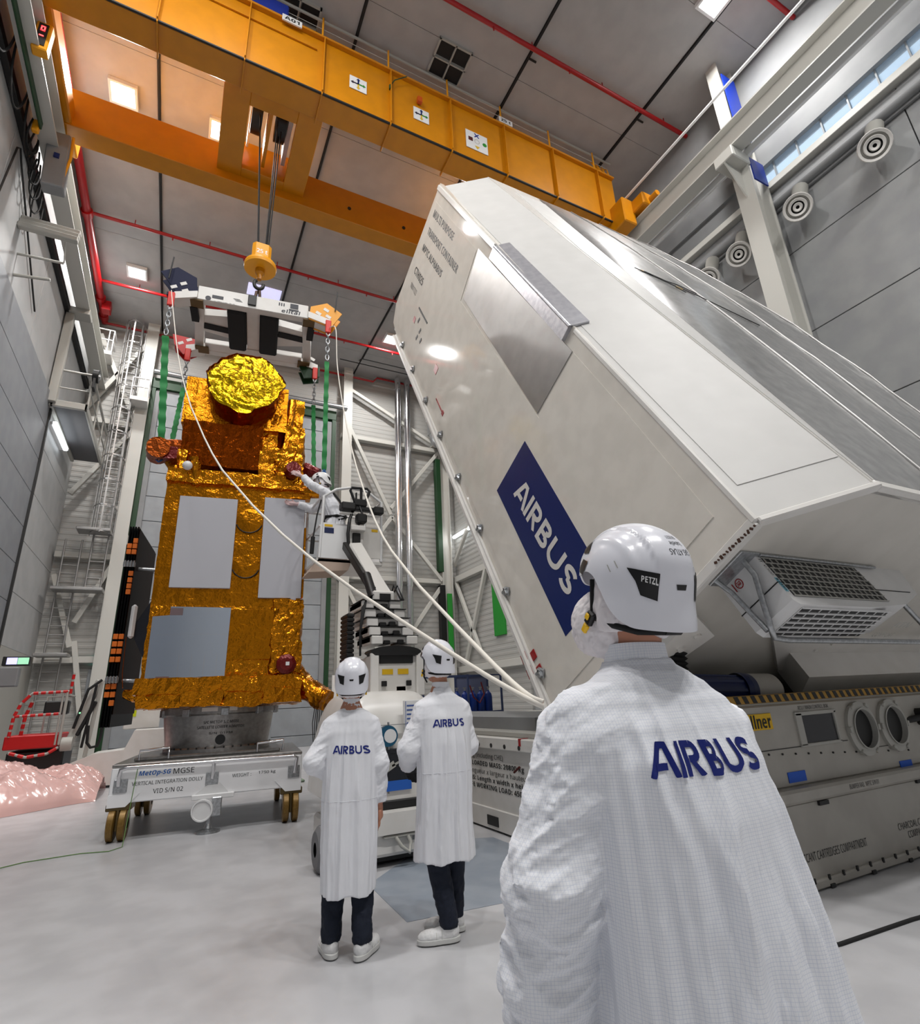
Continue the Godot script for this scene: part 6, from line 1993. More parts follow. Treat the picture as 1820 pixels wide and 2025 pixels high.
func shoe(t: Node3D, ankle: Vector3, dir: Vector3) -> void:
	var fl := Vector3(dir.x, 0, dir.z).normalized()
	var sd := fl.cross(Vector3.UP)
	var o := Vector3(ankle.x, ankle.y - 0.085, ankle.z)
	var loc := func(p: Vector3) -> Vector3: return Vector3((p - o).dot(sd), p.y - o.y, (p - o).dot(fl))
	var uf := func(p: Vector3) -> float:
		var q: Vector3 = loc.call(p)
		var e := smin(ell_d(q, Vector3(0, 0.055, -0.005), Vector3(0.04, 0.055, 0.06)), ell_d(q, Vector3(0, 0.038, 0.11), Vector3(0.046, 0.038, 0.09)), 0.05)
		e = smin(e, cap_d(q, Vector3(0, 0.05, -0.005), Vector3(0, 0.105, 0.005), 0.042, 0.044), 0.02)
		e -= 0.002 * ridge(q, 25.0)
		return maxf(maxf(e, 0.022 - q.y), q.y - 0.112)
	var b := sdf(B.new(), uf, o - Vector3(0.24, 0.02, 0.24), o + Vector3(0.24, 0.13, 0.24), 0.006)
	var s := put(b, "shoe", M.shoe, t, true)
	var sf := func(p: Vector3) -> float:
		var q: Vector3 = loc.call(p)
		var e := smin(Vector2(q.x / 0.043, (q.z + 0.01) / 0.062).length() * 0.05 - 0.05, Vector2(q.x / 0.05, (q.z - 0.105) / 0.1).length() * 0.06 - 0.06, 0.05)
		return maxf(maxf(e, -q.y + 0.001), q.y - 0.03)
	b = sdf(B.new(), sf, o - Vector3(0.24, 0.02, 0.24), o + Vector3(0.24, 0.05, 0.24), 0.006)
	put(b, "sole", M.sole, s, true)
	b = B.new()
	for k in 3:
		var pts: Array = []
		for j in 9:
			var a := PI * j / 8.0
			pts.append(o + sd * 0.046 * cos(a) + Vector3.UP * (0.035 + (0.05 - 0.012 * k) * sin(a)) + fl * (0.05 + 0.035 * k))
		b.tube(pts, 0.003, 5)
	put(b, "strap", M.sole, s, true)

# outer distance of the coat: rings [y, half width, half depth, centre x, centre z] plus sleeves
func coat_field(d: Dictionary) -> Callable:
	var rings: Array = d.rings
	var n := rings.size()
	var ylo: float = rings[0][0]
	var yhi: float = rings[n - 1][0]
	var sl: Array = d.sleeves      # [points, radii]
	var fold: float = d.get("fold", 0.012)
	var sfold: float = d.get("sfold", fold)
	var sd: float = d.get("seed", 0.0)
	return func(p: Vector3) -> float:
		var y := clampf(p.y, ylo, yhi)
		var i := 0
		while i < n - 2 and rings[i + 1][0] < y:
			i += 1
		var a: Array = rings[i]
		var c: Array = rings[i + 1]
		var u: float = (y - a[0]) / (c[0] - a[0])
		u = u * u * (3.0 - 2.0 * u) * 0.5 + u * 0.5
		var w: float = lerpf(a[1], c[1], u)
		var dd: float = lerpf(a[2], c[2], u)
		var qx: float = p.x - lerpf(a[3], c[3], u)
		var qz: float = p.z - lerpf(a[4], c[4], u)
		var e := pow(pow(absf(qx / w), 2.3) + pow(absf(qz / dd), 2.3), 1.0 / 2.3)
		var drop := clampf((yhi - 0.12 - y) / 0.5, 0.0, 1.0)
		var ang := atan2(qx, qz)
		var f1 := nz.get_noise_3d(ang * 1.9 + qx * 2.0 + sd, y * 0.75, sd)
		var f2 := nz.get_noise_3d(ang * 3.6 + qx * 3.0, y * 1.5, sd + 4.0)
		var f3 := nz.get_noise_3d(qx * 14.0 + y * 5.0, y * 9.0 - qx * 6.0, qz * 9.0 + sd)
		var fl := 0.0
		for q in d.get("folds", []):
			var ly := clampf((q[1] - y) / (q[1] - q[3]), -0.2, 1.2)
			fl += q[5] * exp(-pow((ang - lerpf(q[0], q[2], ly)) / q[4], 2.0)) * smoothstep(-0.2, 0.25, ly)
		var fo := fl + fold * ((0.35 + drop) * (1.0 - 3.0 * absf(f1)) + 0.45 * (0.5 + drop) * f2 + 0.22 * f3)
		var tr := (e - 1.0) * minf(w, dd) * (0.75 + 0.25 * maxf(w, dd) / minf(w, dd)) - fo
		tr = maxf(tr, maxf(ylo - 0.008 * sin(ang * 5.0 + sd) - p.y, p.y - yhi))
		var out := tr
		for q in sl:
			var pts: Array = q[0]
			var rr: Array = q[1]
			var s := 9.0
			for k in pts.size() - 1:
				s = smin(s, cap_d(p, pts[k], pts[k + 1], rr[k], rr[k + 1]), 0.03)
			if s < 0.1:
				var ax: Vector3 = (pts[pts.size() - 1] - pts[0]).normalized()
				var al: float = (p - pts[0]).dot(ax)
				var g := nz.get_noise_3d(al * 9.0 + p.x * 5.0, p.z * 7.0 + sd, al * 3.0)
				var g2 := nz.get_noise_3d(p.x * 16.0, al * 22.0, p.z * 16.0 + sd)
				s -= sfold * (0.75 * (1.0 - 3.2 * absf(g)) + 0.25 * g2)
				var last: Vector3 = pts[pts.size() - 1]
				var ld: Vector3 = (last - pts[pts.size() - 2]).normalized()
				s = maxf(s, (p - last).dot(ld) - 0.005)
			out = smin(out, s, lerpf(0.006, q[2] if q.size() > 2 else 0.03, smoothstep(pts[0].y - 0.17, pts[0].y - 0.02, p.y)))
		return out

func coat(t: Node3D, d: Dictionary) -> void:
	var f := coat_field(d)
	d.field = f
	var b := sdf(B.new(), f, d.coat_lo, d.coat_hi, d.get("coat_cell", 0.012))
	put(b, "coat", d.get("cloth", M.cloth), t, true)
	# stand-up collar
	var r: Array = d.rings[-1]
	b = B.new()
	var col := func(u: float, v: float) -> Vector3:
		var a := TAU * (u - 0.5) * 0.94
		var h: float = lerpf(-0.02, 0.04, v) + 0.006 * sin(u * 9.0)
		var k := 1.02 - 0.07 * v
		return Vector3(r[3] + r[1] * k * sin(a), r[0] + h - 0.02 * (1.0 - cos(a)) * 0.5, r[4] + r[2] * k * cos(a))
	b.grid(col, 40, 5)
	var col2 := func(u: float, v: float) -> Vector3:
		var p: Vector3 = col.call(u, v)
		return Vector3(r[3] + (p.x - r[3]) * 0.94, p.y, r[4] + (p.z - r[4]) * 0.94)
	b.grid(col2, 40, 5, false, -1.0)
	var rim := func(u: float, v: float) -> Vector3: return col.call(u, 1.0).lerp(col2.call(u, 1.0), v)
	b.grid(rim, 40, 1)
	put(b, "collar", d.get("cloth", M.cloth), t, true)
	for q in d.get("seams", []):
		b = B.new()
		var pts: Array = []
		for k in 41:
			var a := -PI * 0.62 + PI * 1.24 * k / 40.0
			pts.append(surface(f, Vector3(0.0, q[0] + q[1] * sin(k * 0.55), 0.0), Vector3(sin(a), 0, cos(a)), 0.55) + Vector3(sin(a), 0, cos(a)) * 0.0005)
		for k in 40:
			if pts[k].distance_to(pts[k + 1]) < 0.06:
				b.tube([pts[k], pts[k + 1]], 0.003 if d.get("fine", false) else 0.0012, 5, false)
		put(b, "seam", d.get("cloth", M.cloth), t, true)

func surface(f: Callable, o: Vector3, dir: Vector3, far: float) -> Vector3:
	var s := far
	for k in 60:
		var v: float = f.call(o + dir * s)
		if v < 0.0006:
			break
		s -= maxf(v * 0.6, 0.0008)
		if s <= 0.0:
			break
	return o + dir * s

# q: [centre x, centre y, width, height, slope]
func back_text(t: Node3D, d: Dictionary, q: Array) -> void:
	var f: Callable = d.field
	var b := B.new()
	var cache := {}
	var at := func(p: Vector2) -> Vector3:
		var key := Vector2i(int(p.x * 4000.0), int(p.y * 2000.0))
		if not cache.has(key):
			var x: float = q[0] + (p.x - 0.5) * q[2]
			var y: float = q[1] + p.y * q[3] + q[4] * (p.x - 0.5)
			var a: float = x / q[5]
			cache[key] = surface(f, Vector3(q[6], y, q[7]), Vector3(sin(a), 0, cos(a)), 0.5) + Vector3(sin(a), 0, cos(a)) * 0.0022
		return cache[key]
	airbus(b, at, Vector3.BACK, 12 if d.get("fine", false) else 6)
	put(b, "coat_print", M.navyprint, t, true)

func helmet(t: Node3D, c: Vector3, hb: Basis, fine: bool, m: Material) -> void:
	var o := Node3D.new()
	o.name = "helmet"
	t.add_child(o, true)
	o.position = c
	o.basis = hb
	var edge := func(phi: float) -> float:
		var bk := cos(phi)                       # 1 at the back, -1 at the front
		var side := absf(sin(phi))
		return lerpf(-0.02, -0.44, smoothstep(-0.2, 0.75, bk)) + 0.1 * smoothstep(0.75, 1.0, side) * smoothstep(0.45, -0.3, bk) - 0.12 * smoothstep(-0.75, -1.0, bk)
	var sh := func(phi: float, th: float, k: float) -> Vector3:
		var ct := cos(th)
		var p := Vector3(0.118 * ct * sin(phi), 0.128 * sin(th), 0.15 * ct * cos(phi))
		if th < 0.0:
			p.y = 0.235 * sin(th)
			var fl := 1.0 + 0.06 * smoothstep(-0.1, -0.45, th)
			p.x = 0.118 * sin(phi) * fl
			p.z = 0.15 * cos(phi) * fl
		# raised ribs over the crown
		var ax := absf(p.x)
		var rib := smoothstep(0.055, 0.05, ax) * smoothstep(0.02, 0.06, p.y) * 0.0045 + smoothstep(0.012, 0.0, absf(ax - 0.085)) * smoothstep(0.0, 0.05, p.y) * 0.003
		return p * (k + rib / 0.12)
	var nu := 96 if fine else 48
	var nv := 40 if fine else 20
	var b := B.new()
	var outer := func(u: float, v: float) -> Vector3:
		var phi := TAU * u
		var e: float = edge.call(phi)
		return sh.call(phi, lerpf(e, PI / 2, v), 1.0)
	var inner := func(u: float, v: float) -> Vector3: return outer.call(u, v) * 0.965
	b.grid(outer, nu, nv, true)
	b.grid(inner, nu, nv, true, -1.0)
	var rim := func(u: float, v: float) -> Vector3: return (outer.call(u, 0.0) as Vector3).lerp(inner.call(u, 0.0), v)
	b.grid(rim, nu, 1, true)
	put(b, "shell", m, o, true)
	var patch := func(bb: B, quad: Array, k: float, n: int) -> void:
		var pf := func(u: float, v: float) -> Vector3:
			var p: Vector2 = (quad[0] as Vector2).lerp(quad[1], u).lerp((quad[3] as Vector2).lerp(quad[2], u), v)
			return sh.call(p.x, p.y, k)
		bb.grid(pf, n, n)
	for s in [-1.0, 1.0]:
		b = B.new()
		patch.call(b, [Vector2(0.96 * s, 0.22), Vector2(0.42 * s, 0.16), Vector2(0.45 * s, -0.16), Vector2(0.72 * s, -0.12)], 1.012, 8)
		put(b, "vent", M.vent, o, true)
		b = B.new()
		patch.call(b, [Vector2(2.05 * s, 0.3), Vector2(1.8 * s, 0.26), Vector2(1.9 * s, 0.0), Vector2(2.2 * s, 0.06)], 1.014, 6)
		put(b, "lamp_clip", M.vent, o, true)
		b = B.new()
		patch.call(b, [Vector2(2.3 * s, 0.75), Vector2(2.02 * s, 0.68), Vector2(1.9 * s, 0.42), Vector2(2.15 * s, 0.4)], 1.014, 6)
		put(b, "lamp_clip", M.vent, o, true)
		if s < 0 and fine:
			b = B.new()
			var tx := B.new().text("PETZL", 0.27, 0.1, Transform3D.IDENTITY, true)
			for i in tx.v.size():
				var q := tx.v[i]
				tx.v[i] = sh.call(-0.72 + q.x, 0.01 + q.y - q.x * 0.12, 1.016)
				tx.n[i] = tx.v[i].normalized()
			put(tx, "lettering", M.white, o, true)
	b = B.new()
	patch.call(b, [Vector2(-0.12, 0.0), Vector2(0.12, 0.0), Vector2(0.1, -0.05), Vector2(-0.1, -0.05)], 1.008, 4)
	put(b, "slot", M.vent, o, true)
	if fine:
		b = B.new()
		for q in [["GAS ATLAS", 0.6, 0.11, 0.5], ["Isabelle", 0.4, 0.09, 0.68], ["09/2021", 0.36, 0.08, 0.83]]:
			var tx := B.new().text(q[0], q[1], q[2], Transform3D.IDENTITY)
			for i in tx.v.size():
				var w := tx.v[i]
				tx.v[i] = sh.call(0.12 + q[1] / 2 - w.x, q[3] + q[2] - w.y, 1.004)
				tx.n[i] = tx.v[i].normalized()
			b.v.append_array(tx.v); b.n.append_array(tx.n); b.t.append_array(tx.t)
		put(b, "handwriting", M.ink, o, true)
		b = B.new()
		for q in [[-1.32, 0.12], [-1.2, 0.2]]:
			patch.call(b, [Vector2(q[0], q[1] + 0.12), Vector2(q[0] + 0.02, q[1] + 0.12), Vector2(q[0] + 0.1, q[1]), Vector2(q[0] + 0.08, q[1])], 1.004, 4)
		put(b, "slit", M.frame, o, true)
	# chin strap with its yellow buckle, nape strap
	b = B.new()
	for s in [-1.0, 1.0]:
		b.tube([Vector3(0.085 * s, -0.01, -0.05), Vector3(0.093 * s, -0.09, -0.03), Vector3(0.08 * s, -0.14, -0.05), Vector3(0.04 * s, -0.18, -0.075)], 0.006, 6)
		b.tube([Vector3(0.093 * s, -0.095, -0.03), Vector3(0.085 * s, -0.105, 0.04), Vector3(0.06 * s, -0.11, 0.09), Vector3(0, -0.108, 0.105)], 0.008, 6)
	put(b, "strap", M.rubber, o, true)
	for s in [-1.0, 1.0]:
		b = B.new().box(Vector3(0.099 * s, -0.1, -0.03), Vector3(0.014, 0.035, 0.026), Basis(Vector3.RIGHT, 0.5), 0.004)
		put(b, "buckle", M.vent, o, true)
		b = B.new().box(Vector3(0.107 * s, -0.096, -0.032), Vector3(0.006, 0.016, 0.014), Basis(Vector3.RIGHT, 0.5), 0.003)
		b.box(Vector3(0.1 * s, -0.125, -0.045), Vector3(0.012, 0.026, 0.018), Basis(Vector3.RIGHT, 0.5), 0.004)
		put(b, "yellow_clip", M.clip, o, true)

func people() -> void:
	M.skin = paint(Color(0.72, 0.50, 0.40), 0.5)
	M.skin.subsurf_scatter_enabled = true
	M.skin.subsurf_scatter_strength = 0.05
	M.glove = paint(Color(0.82, 0.70, 0.70), 0.6)
	M.cloth = paint(Color(0.90, 0.905, 0.925), 0.85)
	M.clothgrid = paint(Color(1, 1, 1), 0.85)
	var im := Image.create(96, 96, false, Image.FORMAT_RGBA8)
	for y in 96:
		for x in 96:
			var c := Color(0.925, 0.93, 0.95)
			if x % 24 < 2 or y % 24 < 2:
				c = Color(0.775, 0.80, 0.87)
			im.set_pixel(x, y, c)
	M.clothgrid.albedo_texture = ImageTexture.create_from_image(im)
	M.clothgrid.uv1_triplanar = true
	M.clothgrid.uv1_scale = Vector3.ONE / 0.024
	M.navyprint = paint(Color(0.02, 0.12, 0.48), 0.6)
	M.jeans = mottled(Color(0.04, 0.07, 0.13), Color(0.06, 0.10, 0.18), 0.85, 6.0, 0.05)
	M.shoe = paint(Color(0.88, 0.88, 0.88), 0.5)
	M.sole = paint(Color(0.80, 0.80, 0.79), 0.6)
	M.cap = paint(Color(0.90, 0.88, 0.89), 0.6)
	M.cap.backlight_enabled = true
	M.cap.backlight = Color(0.25, 0.2, 0.2)
	M.helmet = paint(Color(0.885, 0.89, 0.92), 0.22)
	M.vent = paint(Color(0.035, 0.035, 0.04), 0.35)
	M.clip = paint(Color(0.95, 0.75, 0.05), 0.35)
	var fwd := Vector3(0, 0, -1)
	# near person, holding the tag lines
	var big := {
		"label": "person closest to the viewer in a gridded white coat, pulling white ropes", "at": Vector3(0.97, 0, -1.0), "heading": 10.0, "look": -6.0, "up": 17.0, "fine": true, "mask": true, "cap_low": 0.07, "cell": 0.0045, "hand_cell": 0.005,
		"head": Vector3(0.0, 1.655, 0.02), "neck": Vector3(0, 1.47, 0.0), "hip": Vector3(0, 0.95, 0.02),
		"arms": [[Vector3(-0.19, 1.41, 0.0), Vector3(-0.3, 1.1, 0.02), Vector3(-0.26, 0.8, -0.13), Vector3(0, -0.95, -0.3).normalized(), Vector3(1, 0, 0), Vector3(0, -0.3, -0.95).normalized(), 0.3], [Vector3(0.19, 1.41, -0.02), Vector3(0.14, 1.22, -0.28), Vector3(0.03, 1.335, -0.215), Vector3(-0.9, 0.42, 0.1).normalized(), Vector3(0.3, 0.9, 0.3).normalized(), Vector3(0, 0.3, -0.95).normalized(), 1.1]],
		"legs": [[Vector3(-0.1, 0.9, 0.02), Vector3(-0.11, 0.5, -0.01), Vector3(-0.11, 0.09, 0.02), fwd], [Vector3(0.1, 0.9, 0.02), Vector3(0.11, 0.5, -0.01), Vector3(0.12, 0.09, 0.03), fwd]],
		"trousers": M.jeans, "cloth": M.clothgrid, "fold": 0.008, "sfold": 0.015, "seed": 3.0, "coat_cell": 0.0075,
		"rings": [[0.36, 0.25, 0.2, 0.05, 0.03], [0.75, 0.24, 0.19, 0.045, 0.03], [1.0, 0.225, 0.175, 0.035, 0.03], [1.2, 0.22, 0.165, 0.02, 0.03], [1.3, 0.22, 0.15, 0.01, 0.03], [1.37, 0.215, 0.128, 0.005, 0.025], [1.42, 0.19, 0.112, 0.0, 0.02], [1.455, 0.15, 0.1, 0.0, 0.015], [1.485, 0.105, 0.09, 0.0, 0.01], [1.5, 0.08, 0.082, 0.0, 0.003], [1.515, 0.072, 0.078, 0.0, 0.0]], "folds": [[0.0, 1.3, -0.5, 0.7, 0.12, 0.034], [0.25, 1.05, 0.05, 0.6, 0.09, 0.022], [0.62, 1.1, 0.5, 0.6, 0.08, 0.02], [-0.55, 1.42, -0.25, 1.15, 0.1, 0.01], [0.95, 1.25, 0.9, 0.6, 0.12, 0.018], [-0.8, 1.4, -0.6, 1.2, 0.08, 0.014]],
		"sleeves": [[[Vector3(-0.17, 1.365, 0.015), Vector3(-0.265, 1.1, 0.01), Vector3(-0.265, 0.92, -0.05), Vector3(-0.245, 0.76, -0.12)], [0.086, 0.086, 0.085, 0.07], 0.05], [[Vector3(0.15, 1.36, 0.0), Vector3(0.15, 1.2, -0.26), Vector3(0.05, 1.32, -0.22)], [0.08, 0.075, 0.055], 0.06]],
		"coat_lo": Vector3(-0.46, 0.33, -0.42), "coat_hi": Vector3(0.36, 1.54, 0.3),
		"seams": [[0.825, 0.002], [0.765, 0.002]],
		"text": [[0.015, 1.288, 0.27, 0.062, -0.004, 0.2, 0.0, 0.0]]}
	person(big)
	var left := {
		"label": "shorter person in a white coat and helmet, arms bent, beside the satellite dolly", "at": Vector3(1.14, 0, -3.95), "heading": 15.0, "look": 2.0, "up": 10.0,
		"head": Vector3(0, 1.58, 0.0), "neck": Vector3(0, 1.40, 0.0), "hip": Vector3(0, 0.9, 0.0), "skin": M.skin,
		"arms": [[Vector3(-0.16, 1.33, 0.0), Vector3(-0.27, 1.08, 0.06), Vector3(-0.14, 0.98, -0.16), Vector3(0.6, 0, -0.8).normalized(), Vector3(0, -1, 0), Vector3(0.8, 0, 0.6), 0.4], [Vector3(0.16, 1.33, 0.0), Vector3(0.2, 1.06, 0.04), Vector3(0.19, 0.82, 0.0), Vector3(0.05, -0.99, -0.1).normalized(), Vector3(-1, 0, 0), Vector3(0, -0.1, -0.99), 0.35]],
		"legs": [[Vector3(-0.085, 0.86, 0), Vector3(-0.09, 0.47, -0.02), Vector3(-0.1, 0.09, 0.02), Vector3(-0.25, 0, -0.97)], [Vector3(0.085, 0.86, 0), Vector3(0.09, 0.47, -0.02), Vector3(0.085, 0.09, 0.1), Vector3(0.5, 0, -0.87)]],
		"trousers": M.jeans, "fold": 0.006, "sfold": 0.009, "folds": [[-0.25, 1.25, -0.35, 0.4, 0.1, 0.02], [0.3, 1.0, 0.35, 0.4, 0.1, 0.02], [0.8, 1.2, 0.7, 0.4, 0.12, 0.016], [-0.8, 1.0, -0.8, 0.4, 0.12, 0.016]], "seed": 11.0, "coat_cell": 0.009,
		"rings": [[0.33, 0.165, 0.14, 0.0, 0.02], [0.6, 0.175, 0.145, 0.0, 0.02], [0.9, 0.175, 0.14, 0.0, 0.02], [1.12, 0.175, 0.13, 0.0, 0.02], [1.26, 0.18, 0.115, 0.0, 0.015], [1.335, 0.165, 0.1, 0.0, 0.01], [1.385, 0.115, 0.085, 0.0, 0.005], [1.42, 0.068, 0.07, 0.0, 0.0], [1.445, 0.06, 0.066, 0.0, 0.0]],
		"sleeves": [[[Vector3(-0.12, 1.3, 0.005), Vector3(-0.235, 1.09, 0.05), Vector3(-0.14, 0.99, -0.15)], [0.066, 0.066, 0.05], 0.05], [[Vector3(0.12, 1.3, 0.005), Vector3(0.19, 1.06, 0.04), Vector3(0.19, 0.83, 0.0)], [0.066, 0.06, 0.05], 0.05]],
		"coat_lo": Vector3(-0.36, 0.3, -0.3), "coat_hi": Vector3(0.32, 1.47, 0.24),
		"seams": [[0.86, 0.001]],
		"text": [[0.0, 1.135, 0.235, 0.05, -0.01, 0.16, 0.0, 0.0]]}
	person(left)
	var right := {
		"label": "taller person in a white coat and helmet, standing sideways with dark gloves", "at": Vector3(1.76, 0, -3.8), "heading": 4.0, "look": -10.0, "up": 8.0,
		"head": Vector3(-0.02, 1.69, -0.01), "neck": Vector3(0, 1.49, 0.0), "hip": Vector3(0, 0.97, 0.0), "skin": M.skin,
		"arms": [[Vector3(-0.18, 1.4, 0.0), Vector3(-0.27, 1.13, -0.02), Vector3(-0.2, 1.02, -0.2), Vector3(0.4, -0.5, -0.75).normalized(), Vector3(0.3, -0.8, 0.4).normalized(), Vector3(0.8, 0, 0.5).normalized(), 0.5], [Vector3(0.18, 1.4, 0.0), Vector3(0.2, 1.12, 0.0), Vector3(0.14, 0.98, -0.22), Vector3(-0.6, -0.2, -0.75).normalized(), Vector3(0, -1, 0), Vector3(-0.8, 0, 0.6), 0.5]],
		"legs": [[Vector3(-0.09, 0.92, 0), Vector3(-0.075, 0.5, 0.0), Vector3(-0.02, 0.09, 0.06), Vector3(-0.97, 0, -0.22)], [Vector3(0.09, 0.92, 0), Vector3(0.07, 0.5, -0.02), Vector3(0.075, 0.09, -0.08), Vector3(-0.85, 0, -0.5)]],
		"trousers": M.jeans, "fold": 0.006, "sfold": 0.01, "folds": [[-0.2, 1.3, -0.45, 0.5, 0.1, 0.024], [0.2, 1.2, 0.15, 0.5, 0.09, 0.02], [0.6, 1.25, 0.55, 0.5, 0.1, 0.02], [-0.8, 1.1, -1.0, 0.5, 0.14, 0.014]], "seed": 23.0, "coat_cell": 0.009,
		"rings": [[0.45, 0.2, 0.16, -0.01, 0.0], [0.7, 0.185, 0.15, -0.01, 0.01], [0.95, 0.185, 0.145, 0.0, 0.02], [1.15, 0.19, 0.14, 0.0, 0.02], [1.32, 0.2, 0.125, 0.0, 0.015], [1.41, 0.18, 0.105, 0.0, 0.01], [1.465, 0.12, 0.09, 0.0, 0.005], [1.5, 0.075, 0.078, 0.0, 0.0], [1.53, 0.066, 0.072, 0.0, 0.0]],
		"sleeves": [[[Vector3(-0.135, 1.365, 0.005), Vector3(-0.245, 1.13, 0.0), Vector3(-0.2, 1.02, -0.18)], [0.073, 0.075, 0.058], 0.05], [[Vector3(0.135, 1.365, 0.005), Vector3(0.19, 1.13, 0.0), Vector3(0.14, 0.99, -0.2)], [0.073, 0.07, 0.055], 0.05]],
		"coat_lo": Vector3(-0.38, 0.41, -0.34), "coat_hi": Vector3(0.34, 1.55, 0.26),
		"seams": [[0.98, 0.001]],
		"text": [[0.0, 1.265, 0.245, 0.05, 0.0, 0.17, 0.0, 0.0]]}
	var pr := person(right)
	var b := B.new()
	var hb: Array = right.arms[0]
	var gb := hand_bones(hb[2] + hb[3] * 0.03, hb[3], hb[4], hb[5], hb[6])
	var gf := func(p: Vector3) -> float: return bones_d(p, gb, 0.01) - 0.004
	sdf(b, gf, hb[2] - Vector3.ONE * 0.15, hb[2] + Vector3.ONE * 0.22, 0.006)
	put(b, "glove", M.rubber, pr, true)
	# person in the basket, leaning to the satellite
	var man := {
		"label": "person in white overalls and harness leaning from the lift basket to the satellite", "at": Vector3(2.02, 3.47, -8.15), "heading": -80.0, "look": 0.0, "up": -5.0,
		"head": Vector3(0, 1.33, -0.22), "neck": Vector3(0, 1.17, -0.14), "hip": Vector3(0, 0.72, 0.0), "skin": M.glove, "helmet_mat": M.white,
		"arms": [[Vector3(-0.17, 1.1, -0.12), Vector3(-0.2, 1.2, -0.36), Vector3(-0.16, 1.36, -0.52), Vector3(0, 0.4, -0.9).normalized(), Vector3(1, 0, 0), Vector3(0, 0.9, 0.4), 0.5], [Vector3(0.17, 1.1, -0.12), Vector3(0.21, 0.95, -0.34), Vector3(0.14, 1.0, -0.58), Vector3(0, 0.1, -0.99).normalized(), Vector3(-1, 0, 0), Vector3(0, 0.99, 0.1), 0.5]],
		"legs": [[Vector3(-0.1, 0.72, 0.0), Vector3(-0.12, 0.42, -0.12), Vector3(-0.12, 0.09, 0.02), fwd], [Vector3(0.1, 0.72, 0.0), Vector3(0.12, 0.42, -0.12), Vector3(0.12, 0.09, 0.02), fwd]],
		"trousers": M.cloth, "fold": 0.012, "seed": 31.0, "coat_cell": 0.014, "cloth": M.cloth,
		"rings": [[0.4, 0.2, 0.15, 0.0, 0.02], [0.7, 0.2, 0.15, 0.0, 0.02], [0.95, 0.2, 0.14, 0.0, -0.06], [1.07, 0.19, 0.12, 0.0, -0.12], [1.14, 0.13, 0.1, 0.0, -0.14], [1.18, 0.08, 0.08, 0.0, -0.15], [1.2, 0.07, 0.075, 0.0, -0.15]],
		"sleeves": [[[Vector3(-0.15, 1.09, -0.12), Vector3(-0.2, 1.2, -0.36), Vector3(-0.16, 1.35, -0.5)], [0.07, 0.062, 0.05]], [[Vector3(0.15, 1.09, -0.12), Vector3(0.21, 0.95, -0.34), Vector3(0.14, 1.0, -0.55)], [0.07, 0.062, 0.05]]],
		"coat_lo": Vector3(-0.34, 0.36, -0.7), "coat_hi": Vector3(0.34, 1.45, 0.26)}
	var pm := person(man)
	b = B.new()
	for s in [-1.0, 1.0]:
		b.tube([Vector3(0.1 * s, 1.17, -0.06), Vector3(0.12 * s, 1.0, 0.07), Vector3(0.13 * s, 0.72, 0.18), Vector3(0.2 * s, 0.66, 0.05)], 0.018, 6)
	b.tube([Vector3(-0.215, 0.72, 0.02), Vector3(-0.12, 0.73, 0.165), Vector3(0.12, 0.73, 0.165), Vector3(0.215, 0.72, 0.02), Vector3(0.15, 0.72, -0.13), Vector3(-0.15, 0.72, -0.13), Vector3(-0.215, 0.72, 0.02)], 0.024, 6)
	put(b, "harness", M.rubber, pm, true)

